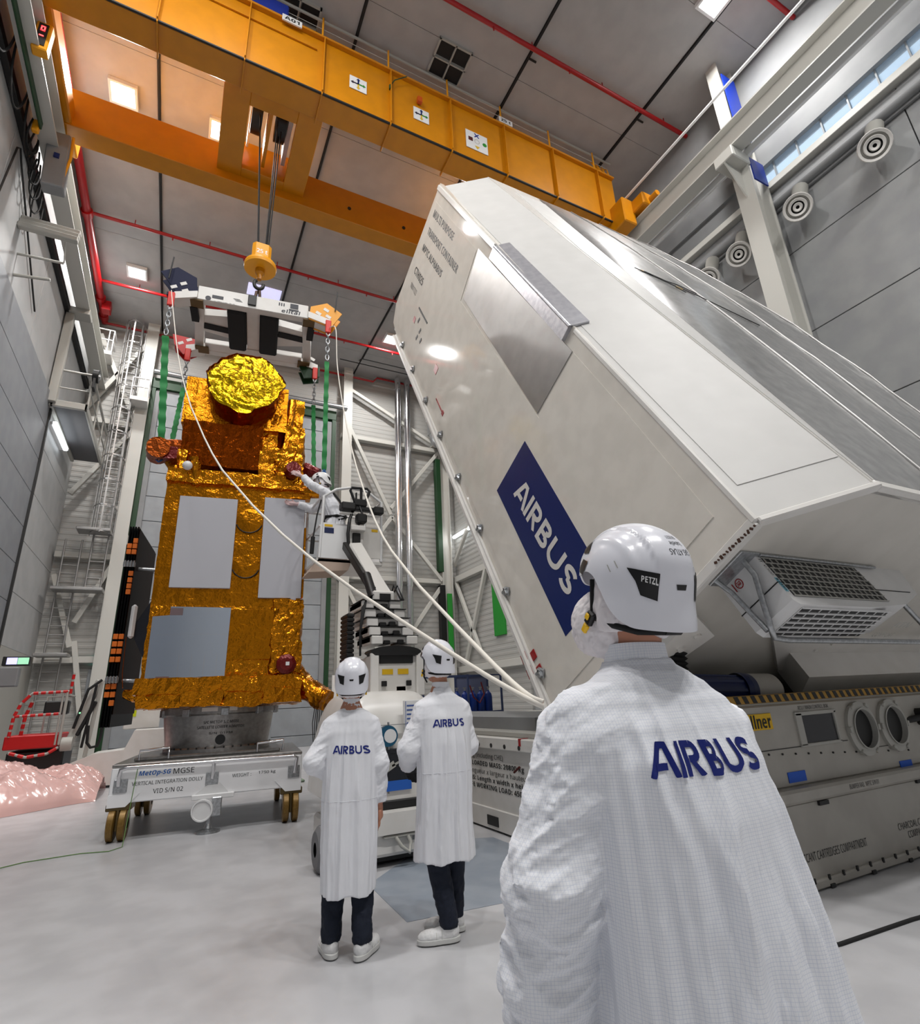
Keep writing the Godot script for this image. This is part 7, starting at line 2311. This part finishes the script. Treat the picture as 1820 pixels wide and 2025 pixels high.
func lifts() -> void:
	var t := thing("boom_lift", "white mast boom lift behind the two people, raised arm and basket", "boom lift", Vector3(2.1, 0, -6.3))
	var b := B.new()
	b.box2(Vector3(1.6, 0.09, -7.0), Vector3(2.7, 0.3, -5.5), 0.03)
	b.prism(PackedVector2Array([Vector2(1.5, 0.28), Vector2(2.7, 0.28), Vector2(2.62, 0.46), Vector2(1.58, 0.46)]), 0.6, Transform3D(Basis.IDENTITY, Vector3(0, 0, -6.05)))
	put(b, "chassis", M.cream2, t)
	b = B.new().box2(Vector3(1.62, 0.46, -7.0), Vector3(2.65, 0.54, -5.6), 0.01)
	b.box2(Vector3(1.66, 0.03, -7.0), Vector3(2.7, 0.09, -5.6), 0.01)
	put(b, "dark_gap", M.black, t)
	b = B.new()
	var cowl := func(u: float, v: float) -> Vector3:
		var a := PI * v * 0.5
		var w := lerpf(0.62, 0.5, v)
		var cu := cos(TAU * u)
		var su := sin(TAU * u)
		var r := pow(pow(absf(cu), 6.0) + pow(absf(su), 6.0), -1.0 / 6.0)
		var k := pow(cos(a), 0.25)
		return Vector3(2.12 + cu * r * w * k, 0.54 + 1.02 * pow(sin(a), 0.8) * (1.0 if v < 1.0 else 1.0), -6.4 + su * r * (0.78 - 0.12 * v) * k)
	b.grid(cowl, 64, 24, true)
	put(b, "cowling", M.cream2, t)
	b = B.new()
	for q in [[1.62, 0.95, 2.62, 0.96], [2.0, 0.6, 2.01, 1.25], [1.62, 1.22, 2.6, 1.226]]:
		b.box2(Vector3(q[0], q[1], -5.635), Vector3(q[2], q[3], -5.6))
	put(b, "panel_seam", M.midgrey, t)
	for x in [1.44, 2.8]:
		for z in [-5.75, -7.0]:
			if z < -6.0:
				x = 1.85 if x < 2.0 else 2.6
			b = B.new().lathe([Vector2(0.06, -0.1), Vector2(0.15, -0.1), Vector2(0.19, -0.07), Vector2(0.19, 0.07), Vector2(0.15, 0.1), Vector2(0.06, 0.1)], Vector3(x, 0.19, z), Vector3.RIGHT, 28)
			for k in 14:
				var a := TAU * k / 14.0
				b.box(Vector3(x, 0.19 + 0.19 * sin(a), z + 0.19 * cos(a)), Vector3(0.13, 0.012, 0.02), Basis(Vector3.RIGHT, -a + PI / 2) * Basis(Vector3.UP, 0.5 * (1 if k % 2 else -1)))
			put(b, "wheel", paint(Color(0.45, 0.45, 0.46), 0.7), t)
	b = B.new().box2(Vector3(1.9, 0.24, -5.5), Vector3(2.3, 0.27, -5.46), 0.01)
	b.tube([Vector3(2.02, 0.25, -5.46), Vector3(2.06, 0.18, -5.42), Vector3(2.14, 0.12, -5.42), Vector3(2.16, 0.2, -5.44), Vector3(2.14, 0.25, -5.46)], 0.018, 8)
	put(b, "tie_hook", M.frame, t)
	b = B.new()
	for k in 3:
		b.box2(Vector3(2.2 + 0.065 * k, 0.2, -5.498), Vector3(2.255 + 0.065 * k, 0.26, -5.494))
	put(b, "pictogram_plate", M.midgrey, t)
	b = B.new().box2(Vector3(1.86, 0.62, -5.64), Vector3(2.24, 1.0, -5.6), 0.005)
	var po := put(b, "poster", paint(Color(0.03, 0.05, 0.09), 0.3), t, false, "dark poster with a satellite picture")
	b = B.new().box2(Vector3(1.86, 0.62, -5.6), Vector3(2.24, 0.71, -5.597))
	put(b, "blue_band", paint(Color(0.1, 0.35, 0.7), 0.4), po)
	b = B.new().box(Vector3(2.02, 0.84, -5.598), Vector3(0.1, 0.06, 0.004), Basis(Vector3.BACK, 0.5))
	b.box(Vector3(2.1, 0.87, -5.598), Vector3(0.14, 0.02, 0.004), Basis(Vector3.BACK, 0.4))
	put(b, "picture", M.frame, po)
	b = B.new().cyl(Vector3(2.0, 1.12, -5.66), Vector3(2.0, 1.12, -5.6), 0.1, 24)
	var em := put(b, "round_emblem", paint(Color(0.0, 0.3, 0.42), 0.4), t)
	b = B.new().cyl(Vector3(2.02, 1.12, -5.6), Vector3(2.02, 1.12, -5.597), 0.065, 20)
	put(b, "emblem_centre", M.white, em)
	b = B.new().box2(Vector3(2.18, 1.15, -5.66), Vector3(2.38, 1.45, -5.6), 0.004)
	var pa := put(b, "instruction_plate", M.white, t)
	b = B.new()
	for k in 6:
		b.box2(Vector3(2.2, 1.18 + 0.042 * k, -5.6), Vector3(2.36 - 0.02 * (k % 3), 1.195 + 0.042 * k, -5.597))
	b.box2(Vector3(2.185, 1.16, -5.6), Vector3(2.19, 1.44, -5.597))
	put(b, "print_line", paint(Color(0.25, 0.35, 0.6)), pa)
	b = B.new().box2(Vector3(2.3, 1.54, -6.3), Vector3(2.44, 1.62, -6.2), 0.015)
	put(b, "beacon", paint(Color(0.95, 0.5, 0.02), 0.3), t)
	# mast: lower box and stepped stages
	b = B.new().box2(Vector3(2.0, 1.5, -6.9), Vector3(2.64, 1.96, -6.2), 0.02)
	for s in [2.02, 2.58]:
		b.box2(Vector3(s - 0.03, 1.5, -6.2), Vector3(s + 0.07, 1.98, -6.15), 0.01)
	put(b, "mast_foot", M.cream2, t)
	for x in [2.14, 2.33]:
		b = B.new().box2(Vector3(x, 1.74, -6.2), Vector3(x + 0.13, 1.8, -6.192))
		put(b, "warning_plate", paint(Color(0.85, 0.68, 0.05), 0.4), t)
	b = B.new()
	for x in [2.16, 2.46]:
		b.box2(Vector3(x - 0.03, 1.61, -6.2), Vector3(x + 0.03, 1.67, -6.17), 0.005)
	put(b, "latch", M.black, t)
	for k in 5:
		var y := 2.08 + k * 0.105
		var x0 := 2.02 - k * 0.025
		var x1 := 2.6 - k * 0.05
		b = B.new()
		b.box2(Vector3(x0, y, -6.8), Vector3(x0 + 0.14, y + 0.1, -6.22 - 0.01 * k), 0.01)
		b.box2(Vector3(x1 - 0.14, y, -6.8), Vector3(x1, y + 0.1, -6.22 - 0.01 * k), 0.01)
		b.box2(Vector3(x0, y + 0.025, -6.8), Vector3(x1, y + 0.1, -6.27 - 0.01 * k), 0.01)
		put(b, "mast_stage", M.cream2, t)
		b = B.new()
		b.box2(Vector3(x0 - 0.01, y + 0.1, -6.75), Vector3(x1 + 0.01, y + 0.107, -6.23))
		b.box2(Vector3(x0 + 0.16, y + 0.005, -6.5), Vector3(x0 + 0.24, y + 0.05, -6.25), 0.006)
		b.box2(Vector3(x1 - 0.25, y + 0.005, -6.5), Vector3(x1 - 0.17, y + 0.06, -6.25), 0.006)
		put(b, "slide_block", M.black, t)
	b = B.new()
	var fork := PackedVector2Array()
	for k in 13:
		var a := PI * k / 12.0
		fork.append(Vector2(2.3 - 0.31 * cos(a), 1.99 + 0.07 * sin(a)))
	fork.append(Vector2(2.56, 1.95)); fork.append(Vector2(2.04, 1.95))
	b.prism(fork, 0.25, Transform3D(Basis.IDENTITY, Vector3(0, 0, -6.4)))
	b.box2(Vector3(2.1, 1.86, -6.3), Vector3(2.52, 1.96, -6.18), 0.01)
	put(b, "roller_guard", M.black, t)
	b = B.new()
	for k in 12:
		b.box2(Vector3(1.75, 1.85 + k * 0.05, -6.6), Vector3(1.84, 1.89 + k * 0.05, -6.3), 0.01)
	b.box2(Vector3(1.76, 1.85, -6.58), Vector3(1.83, 2.45, -6.32), 0.01)
	put(b, "energy_chain", M.black, t)
	b = B.new()
	for k in 4:
		b.tube([Vector3(1.88 + 0.01 * k, 1.95 + 0.1 * k, -6.2), Vector3(1.86, 2.2, -6.15), Vector3(1.9 + 0.01 * k, 2.5, -6.2), Vector3(1.98, 2.58 + 0.02 * k, -6.3)], 0.012, 6)
	for k in 2:
		b.tube([Vector3(2.3, 2.6, -6.4), Vector3(2.36 + 0.05 * k, 2.82, -6.4), Vector3(2.42 + 0.03 * k, 2.62, -6.3)], 0.014, 6)
	put(b, "hose", M.rubber, t)
	# jib arm
	b = B.new().beam(Vector3(2.32, 2.62, -6.55), Vector3(2.2, 3.62, -7.6), 0.2, 0.16, Vector3.BACK, 0.02)
	b.box2(Vector3(2.08, 2.56, -6.75), Vector3(2.36, 2.74, -6.35), 0.02)
	put(b, "jib", M.cream2, t)
	b = B.new().beam(Vector3(2.13, 2.75, -6.5), Vector3(2.02, 3.6, -7.5), 0.06, 0.12, Vector3.BACK, 0.01)
	b.cyl(Vector3(2.1, 2.65, -6.4), Vector3(2.1, 3.0, -6.7), 0.06, 10)
	b.box2(Vector3(2.16, 2.62, -6.36), Vector3(2.3, 2.7, -6.34))
	put(b, "jib_cylinder", M.black, t)
	b = B.new().box2(Vector3(2.12, 3.55, -7.75), Vector3(2.34, 4.05, -7.6), 0.015)
	b.box2(Vector3(2.12, 3.85, -7.62), Vector3(2.34, 3.93, -7.5), 0.01)
	put(b, "basket_bracket", M.cream2, t)
	b = B.new().box2(Vector3(2.16, 3.6, -7.6), Vector3(2.28, 3.83, -7.57), 0.01)
	b.tube([Vector3(2.1, 3.5, -7.55), Vector3(2.08, 3.8, -7.55), Vector3(2.12, 4.05, -7.6), Vector3(2.2, 4.25, -7.65)], 0.025, 6)
	b.tube([Vector3(2.24, 3.95, -7.55), Vector3(2.3, 4.15, -7.58), Vector3(2.26, 4.3, -7.62)], 0.02, 6)
	b.box2(Vector3(2.2, 3.98, -7.62), Vector3(2.36, 4.12, -7.5), 0.02)
	put(b, "rotator", M.black, t)
	# basket
	b = B.new().box2(Vector3(1.68, 3.4, -8.6), Vector3(2.68, 3.46, -7.75), 0.01)
	put(b, "basket_floor", M.cream2, t)
	b = B.new().prism(PackedVector2Array([Vector2(1.58, 3.24), Vector2(2.15, 3.3), Vector2(2.2, 3.45), Vector2(1.75, 3.5)]), 0.5, Transform3D(Basis.IDENTITY, Vector3(0, 0, -8.25)))
	put(b, "floor_tarp", paint(Color(0.72, 0.64, 0.58), 0.8), t)
	b = B.new().box2(Vector3(1.74, 3.46, -7.76), Vector3(2.14, 4.0, -7.74), 0.003)
	var wp := put(b, "basket_panel", M.white, t)
	b = B.new().box2(Vector3(1.78, 3.94, -7.74), Vector3(1.9, 3.975, -7.736))
	put(b, "yellow_sticker", paint(Color(0.85, 0.68, 0.05)), wp)
	b = B.new().box2(Vector3(1.78, 3.84, -7.74), Vector3(1.92, 3.925, -7.736))
	put(b, "blue_sticker", M.navy2, wp)
	b = B.new().box2(Vector3(2.32, 3.5, -7.76), Vector3(2.64, 3.98, -7.74), 0.003)
	wp = put(b, "basket_panel", M.cream2, t)
	b = B.new().box2(Vector3(2.5, 3.92, -7.74), Vector3(2.6, 3.96, -7.736))
	put(b, "yellow_sticker", paint(Color(0.85, 0.68, 0.05)), wp)
	b = B.new()
	b.tube([Vector3(1.72, 3.46, -7.75), Vector3(1.76, 4.42, -7.75), Vector3(1.95, 4.55, -7.75), Vector3(2.15, 4.6, -7.75), Vector3(2.42, 4.58, -7.75), Vector3(2.66, 4.42, -7.75), Vector3(2.66, 3.46, -7.75)], 0.022, 8)
	b.tube([Vector3(1.76, 4.42, -7.75), Vector3(1.7, 4.42, -8.6), Vector3(2.66, 4.42, -8.6), Vector3(2.66, 4.42, -7.75)], 0.02, 8)
	b.tube([Vector3(1.72, 3.95, -7.75), Vector3(1.7, 3.95, -8.6), Vector3(2.66, 3.95, -8.6), Vector3(2.66, 3.95, -7.75)], 0.016, 8)
	for q in [[1.7, -8.6], [2.66, -8.6], [2.2, -8.6]]:
		b.cyl(Vector3(q[0], 3.46, q[1]), Vector3(q[0], 4.42, q[1]), 0.02, 8)
	put(b, "guard_rail", M.white, t)
	b = B.new().box2(Vector3(1.98, 4.18, -7.72), Vector3(2.2, 4.3, -7.55), 0.02)
	b.box2(Vector3(2.2, 4.2, -7.7), Vector3(2.55, 4.27, -7.6), 0.015)
	b.box2(Vector3(2.48, 4.16, -7.72), Vector3(2.64, 4.28, -7.55), 0.02)
	put(b, "control_box", M.darkmetal, t)
	b = B.new().box2(Vector3(1.98, 4.13, -7.7), Vector3(2.6, 4.15, -7.6), 0.005)
	put(b, "control_tray", M.cream2, t)
	b = B.new()
	b.tube([Vector3(2.2, 4.3, -7.6), Vector3(2.12, 4.5, -7.6), Vector3(2.14, 4.55, -7.6), Vector3(2.38, 4.56, -7.6), Vector3(2.42, 4.52, -7.6), Vector3(2.34, 4.3, -7.6)], 0.022, 8)
	b.box2(Vector3(2.17, 4.26, -7.64), Vector3(2.38, 4.38, -7.58), 0.02)
	b.box2(Vector3(2.27, 4.36, -7.62), Vector3(2.31, 4.56, -7.59), 0.008)
	b.box2(Vector3(2.2, 4.36, -7.62), Vector3(2.225, 4.48, -7.59), 0.008)
	put(b, "control_guard", M.black, t)
	b = B.new().cyl(Vector3(1.6, 3.5, -7.7), Vector3(1.61, 3.75, -7.7), 0.03, 10)
	b.tube([Vector3(1.61, 3.75, -7.7), Vector3(1.62, 3.8, -7.7), Vector3(1.66, 4.1, -7.72), Vector3(1.72, 4.35, -7.75)], 0.012, 6)
	single(b, "hanging_tool", M.rubber, "black tool hanging on a cord from the lift basket", "tool")
	red_lift()
	heap()
	clutter()
	ropes()

func stripes(b: B, c: B, pts: Array, r: float) -> void:
	# red sleeves on a pale tube
	b.tube(pts, r * 0.8, 8)
	for i in pts.size() - 1:
		var a: Vector3 = pts[i]
		var d: Vector3 = pts[i + 1] - a
		var n := maxi(1, int(d.length() / 0.13))
		for k in n:
			c.cyl(a + d * (k + 0.15) / n, a + d * (k + 0.8) / n, r, 8)

func red_lift() -> void:
	var z := -15.0
	var t := thing("boom_lift", "red and white boom lift with striped basket by the side wall", "boom lift", Vector3(-1.8, 0, z))
	var b := B.new()
	b.box2(Vector3(-2.93, 0.85, z - 1.4), Vector3(-2.0, 1.12, z), 0.02)
	put(b, "basket_tray", paint(Color(0.72, 0.04, 0.04), 0.4), t)
	b = B.new()
	var c := B.new()
	stripes(b, c, [Vector3(-2.86, 1.1, z), Vector3(-2.84, 1.5, z), Vector3(-2.76, 1.75, z), Vector3(-2.6, 1.95, z), Vector3(-1.95, 1.97, z)], 0.032)
	stripes(b, c, [Vector3(-2.7, 1.1, z - 0.2), Vector3(-2.68, 1.5, z - 0.2), Vector3(-2.6, 1.8, z - 0.2)], 0.035)
	stripes(b, c, [Vector3(-2.85, 1.5, z), Vector3(-2.05, 1.52, z)], 0.03)
	stripes(b, c, [Vector3(-1.93, 1.9, z), Vector3(-1.92, 2.35, z)], 0.03)
	stripes(b, c, [Vector3(-2.8, 0.8, z + 0.05), Vector3(-2.5, 0.7, z + 0.1), Vector3(-2.15, 0.74, z + 0.05), Vector3(-1.98, 0.85, z)], 0.035)
	b.tube([Vector3(-1.98, 0.9, z), Vector3(-1.98, 1.95, z)], 0.03, 8)
	b.tube([Vector3(-2.05, 0.9, z), Vector3(-2.05, 1.95, z)], 0.02, 8)
	b.tube([Vector3(-2.5, 1.12, z - 1.2), Vector3(-2.5, 1.9, z - 1.2), Vector3(-1.98, 1.9, z - 1.2), Vector3(-1.98, 1.9, z)], 0.02, 8)
	put(b, "basket_rail", M.frame, t)
	put(c, "red_sleeve", paint(Color(0.75, 0.06, 0.06), 0.45), t)
	b = B.new().beam(Vector3(-1.85, 0.85, z - 0.2), Vector3(-1.45, 2.2, z - 0.4), 0.16, 0.14, Vector3.BACK, 0.02)
	b.cyl(Vector3(-1.95, 0.9, z - 0.1), Vector3(-1.75, 0.9, z - 0.1), 0.14, 16)
	b.beam(Vector3(-1.4, 2.2, z - 0.3), Vector3(-1.5, 0.6, z - 0.2), 0.08, 0.08, Vector3.BACK, 0.01)
	put(b, "boom", M.frame, t)
	b = B.new().tube([Vector3(-1.4, 2.2, z - 0.2), Vector3(-1.62, 2.0, z - 0.1), Vector3(-1.7, 1.6, z - 0.1), Vector3(-1.78, 1.2, z - 0.1)], 0.03, 8)
	b.beam(Vector3(-1.7, 1.05, z - 0.15), Vector3(-1.45, 1.75, z - 0.2), 0.08, 0.08, Vector3.BACK, 0.02)
	b.beam(Vector3(-1.58, 0.8, z - 0.1), Vector3(-1.48, 2.1, z - 0.15), 0.05, 0.05, Vector3.BACK, 0.01)
	b.tube([Vector3(-1.5, 1.25, z), Vector3(-1.48, 0.9, z), Vector3(-1.4, 0.8, z), Vector3(-1.28, 0.82, z), Vector3(-1.24, 1.0, z), Vector3(-1.24, 1.3, z)], 0.03, 8)
	put(b, "hose", M.rubber, t)
	b = B.new().box2(Vector3(-1.72, 1.5, z - 0.08), Vector3(-1.69, 1.53, z - 0.06))
	put(b, "green_light", glow(Color(0.1, 0.9, 0.5), 1.0), t)
	b = B.new().box2(Vector3(-2.45, 1.5, z - 0.9), Vector3(-2.0, 1.8, z - 0.6), 0.03)
	put(b, "control_box", M.darkmetal, t)
	b = B.new().box2(Vector3(-2.9, 0.1, z - 1.6), Vector3(-1.9, 0.8, z - 0.3), 0.03)
	put(b, "undercarriage", M.black, t)
	b = B.new()
	b.prism(PackedVector2Array([Vector2(-1.75, 0.05), Vector2(-1.75, 0.5), Vector2(-1.3, 0.68), Vector2(-0.75, 0.72), Vector2(-0.6, 1.1), Vector2(0.2, 1.1), Vector2(0.3, 0.05)]), -1.0, Transform3D(Basis.IDENTITY, Vector3(0, 0, z + 0.3)))
	put(b, "engine_cover", M.cream2, t)
	b = B.new().box2(Vector3(-0.9, 1.1, z - 1.2), Vector3(-0.15, 1.75, z - 0.9), 0.02)
	var wb := single(b, "control_cabinet", M.cream2, "small white cabinet with a yellow note beside the dolly", "cabinet")
	b = B.new().box2(Vector3(-0.86, 1.38, z - 0.9), Vector3(-0.66, 1.52, z - 0.89))
	put(b, "yellow_note", paint(Color(0.78, 0.82, 0.02), 0.6), wb)
	b = B.new().box2(Vector3(1.0, 0, -20.5), Vector3(3.1, 1.7, -20.0), 0.03)
	single(b, "low_partition", M.panel, "low pale partition behind the dolly", "partition")

func heap() -> void:
	var film := paint(Color(0.90, 0.725, 0.70, 0.88), 0.2)
	film.transparency = BaseMaterial3D.TRANSPARENCY_ALPHA_HASH
	film.clearcoat_enabled = true
	film.clearcoat = 0.8
	film.clearcoat_roughness = 0.1
	var f := func(u: float, v: float) -> Vector3:
		var x := lerpf(-3.95, -0.98, u)
		var z := lerpf(-14.6, -11.75 - 0.9 * smoothstep(0.5, 1.0, u), v)
		var h := 0.72 * pow(sin(PI * clampf(u * 0.86 + 0.12, 0, 1)), 0.5) * pow(sin(PI * clampf(v, 0, 1)), 0.6)
		h *= 0.85 + 0.22 * nz.get_noise_2d(x * 0.9, z * 0.9) + 0.2 * smoothstep(0.7, 0.88, u)
		h += (0.09 * ridge(Vector3(x * 0.25 + z * 0.2, 0, z * 0.9 - x * 0.5), 1.5) + 0.03 * ridge(Vector3((x + z) * 0.2, 3, z - x * 0.8), 3.6)) * sin(PI * v)
		return Vector3(x, maxf(h, 0.004), z)
	var b := B.new().grid(f, 90, 70)
	single(b, "plastic_film", film, "crumpled pink translucent plastic film heaped on the floor", "plastic film")
	b = B.new().tube([Vector3(-1.9, 0.006, -7.6), Vector3(-1.2, 0.006, -8.1), Vector3(-0.7, 0.006, -8.15), Vector3(-0.42, 0.006, -8.05), Vector3(-0.3, 0.006, -8.2), Vector3(-0.28, 0.4, -8.4), Vector3(-0.25, 0.85, -8.42)], 0.005, 5)
	single(b, "ground_wire", paint(Color(0.35, 0.5, 0.25), 0.6), "thin green grounding wire from the dolly across the floor", "wire")

func clutter() -> void:
	# cage of blue cylinders on the container deck
	var t := thing("cylinder_cage", "wire cage of blue gas cylinders on the container base deck", "cage", Vector3(4.9, 1.06, -9.2))
	var b := B.new()
	for x in [4.05, 4.7, 5.38]:
		for z in [-9.0, -9.5]:
			b.box2(Vector3(x - 0.015, 1.06, z - 0.015), Vector3(x + 0.015, 1.84, z + 0.015))
	for y in [1.2, 1.82]:
		for z in [-9.0, -9.5]:
			b.box2(Vector3(4.05, y - 0.012, z - 0.012), Vector3(5.38, y + 0.012, z + 0.012))
	put(b, "frame", paint(Color(0.25, 0.3, 0.45), 0.5), t)
	b = B.new().box2(Vector3(4.7, 1.08, -9.52), Vector3(5.38, 1.82, -9.5))
	put(b, "back_panel", paint(Color(0.45, 0.48, 0.6), 0.5), t)
	for k in 5:
		var g := thing("gas_cylinder", "blue gas cylinder in the cage on the deck, %s" % ["first from the white lift", "second from the white lift", "in the cage's middle", "beside the last one", "nearest the near person's shoulder"][k], "gas cylinder", Vector3(4.6 + k * 0.16, 1.065, -9.25), "blue gas cylinders in the cage")
		b = B.new().lathe([Vector2(0, 0), Vector2(0.07, 0), Vector2(0.072, 0.38), Vector2(0.06, 0.44), Vector2(0.025, 0.48), Vector2(0.02, 0.5)], g.position, Vector3.UP, 18)
		put(b, "bottle", paint(Color(0.05, 0.2, 0.52), 0.4), g)
		b = B.new().cyl(g.position + Vector3(0, 0.48, 0), g.position + Vector3(0, 0.56, 0), 0.016, 8)
		b.box(g.position + Vector3(0, 0.55, 0), Vector3(0.06, 0.02, 0.02))
		put(b, "valve", M.galv, g)
	b = B.new().tube([Vector3(4.72, 1.65, -8.97), Vector3(4.78, 1.45, -8.96), Vector3(4.9, 1.35, -8.96), Vector3(5.0, 1.5, -8.96), Vector3(4.95, 1.7, -8.97)], 0.012, 6)
	put(b, "red_hose", paint(Color(0.45, 0.06, 0.05), 0.5), t)
	b = B.new().box2(Vector3(4.0, 1.06, -8.6), Vector3(5.3, 1.12, -7.9), 0.01)
	b.box2(Vector3(4.2, 1.12, -8.5), Vector3(4.8, 1.2, -8.1), 0.01)
	single(b, "deck_hatch", M.alu, "polished steel hatch plate on the container deck below the cage", "hatch")
	# wall screen and bracket by the red lift
	t = thing("wall_screen", "small lit status screen on the side wall above the red basket", "screen", Vector3(-3.6, 2.7, -17.4))
	b = B.new().box2(Vector3(-3.75, 2.7, -17.6), Vector3(-3.2, 2.92, -17.4), 0.01)
	put(b, "case", M.darkmetal, t)
	b = B.new().box2(Vector3(-3.66, 2.73, -17.4), Vector3(-3.45, 2.89, -17.39))
	put(b, "pale_field", glow(Color(0.65, 0.65, 1.0), 1.0), t)
	b = B.new().box2(Vector3(-3.44, 2.73, -17.4), Vector3(-3.22, 2.89, -17.39))
	put(b, "green_field", glow(Color(0.1, 0.7, 0.45), 0.9), t)
	b = B.new().box2(Vector3(-4.0, 2.2, -17.5), Vector3(-3.35, 2.65, -17.2), 0.02)
	single(b, "wall_box", M.midgrey, "grey wall box under the small lit screen", "box")
	b = B.new().box2(Vector3(-2.5, 3.12, -22.47), Vector3(-2.1, 3.3, -22.44), 0.005)
	single(b, "exit_sign", glow(Color(0.3, 0.75, 0.68), 0.7), "small green exit sign on the far wall behind the black panels", "sign")
	b = B.new().box2(Vector3(-2.5, 2.1, -22.46), Vector3(-2.0, 2.9, -22.4), 0.01)
	single(b, "junction_box", M.panel, "grey box on the far wall under the exit sign", "box")
	t = thing("socket_board", "small board with switches and a red plate beside the green door edge", "switchboard", Vector3(5.7, 1.6, -21.9))
	b = B.new().box2(Vector3(5.55, 1.55, -22.0), Vector3(6.5, 2.5, -21.93), 0.01)
	put(b, "board", M.cream2, t)
	b = B.new().box2(Vector3(5.6, 1.3, -22.0), Vector3(6.0, 1.6, -21.9), 0.01)
	put(b, "red_plate", M.red, t)
	b = B.new()
	for i in 3:
		for j in 2:
			b.box2(Vector3(6.1 + 0.12 * i, 2.0 + 0.16 * j, -21.93), Vector3(6.17 + 0.12 * i, 2.08 + 0.16 * j, -21.91))
	put(b, "switch", M.black, t)
	t = thing("notice_plate", "small notice plate with a red mark beside the silver pipes", "sign", Vector3(7.2, 7.4, -22.4))
	b = B.new().box2(Vector3(6.9, 7.2, -22.45), Vector3(7.6, 7.65, -22.4))
	put(b, "plate", M.white, t)
	b = B.new().box2(Vector3(7.0, 7.38, -22.4), Vector3(7.25, 7.46, -22.395))
	put(b, "red_arrow", M.red, t)
	b = B.new().lathe([Vector2(0.22, -0.02), Vector2(0.24, 0.0), Vector2(0.22, 0.02), Vector2(0.2, 0.0), Vector2(0.22, -0.02)], Vector3(7.35, 6.6, -22.35), Vector3.BACK, 20)
	single(b, "ring_handle", M.darkmetal, "dark oval ring on the cladding beside the silver pipes", "ring")
	b = B.new().box2(Vector3(1.9, 0, -12.6), Vector3(2.6, 0.05, -12.2), 0.02)
	b.tube([Vector3(2.0, 0.06, -12.4), Vector3(2.2, 0.09, -12.3), Vector3(2.4, 0.06, -12.45), Vector3(2.2, 0.07, -12.55), Vector3(2.05, 0.08, -12.4)], 0.02, 6)
	single(b, "cable_bundle", paint(Color(0.5, 0.58, 0.5), 0.7), "small bundle of green cable on the floor behind the dolly", "cable")

func ropes() -> void:
	var r1 := [Vector3(-0.690, 8.1, -8.68), Vector3(-0.599, 7.453, -8.265), Vector3(-0.454, 6.432, -7.533), Vector3(-0.302, 5.467, -6.763), Vector3(-0.121, 4.522, -5.852), Vector3(0.033, 3.826, -5.072), Vector3(0.182, 3.217, -4.318), Vector3(0.345, 2.667, -3.498), Vector3(0.455, 2.324, -2.941), Vector3(0.536, 2.092, -2.533), Vector3(0.616, 1.880, -2.129), Vector3(0.676, 1.731, -1.828), Vector3(0.732, 1.592, -1.542), Vector3(0.768, 1.506, -1.364), Vector3(0.797, 1.442, -1.217), Vector3(0.83, 1.42, -1.19)]
	var r2 := [Vector3(1.9, 7.95, -8.4), Vector3(1.746, 7.113, -7.312), Vector3(1.674, 6.146, -6.846), Vector3(1.528, 4.942, -5.906), Vector3(1.381, 3.904, -4.950), Vector3(1.264, 3.215, -4.197), Vector3(1.157, 2.651, -3.501), Vector3(1.067, 2.276, -2.921), Vector3(0.969, 1.940, -2.287), Vector3(0.892, 1.701, -1.786), Vector3(0.836, 1.531, -1.422), Vector3(0.806, 1.452, -1.229), Vector3(0.83, 1.43, -1.19)]
	var k := 0
	for r in [r1, r2]:
		var cv := Curve3D.new()
		for i in r.size():
			var d: Vector3 = (r[mini(i + 1, r.size() - 1)] - r[maxi(i - 1, 0)]) / 6.0
			cv.add_point(r[i], -d, d)
		var pts: Array = []
		for q in cv.tessellate(4, 2.0):
			pts.append(q)
		var b := B.new().tube(pts, 0.0075, 8)
		single(b, "tag_rope", paint(Color(0.87, 0.85, 0.81), 0.8), ["long white rope from the blue bracket sagging before the satellite to the near person", "long white rope from the yellow bracket past the lift basket to the near person"][k], "rope", "white tag ropes")
		k += 1
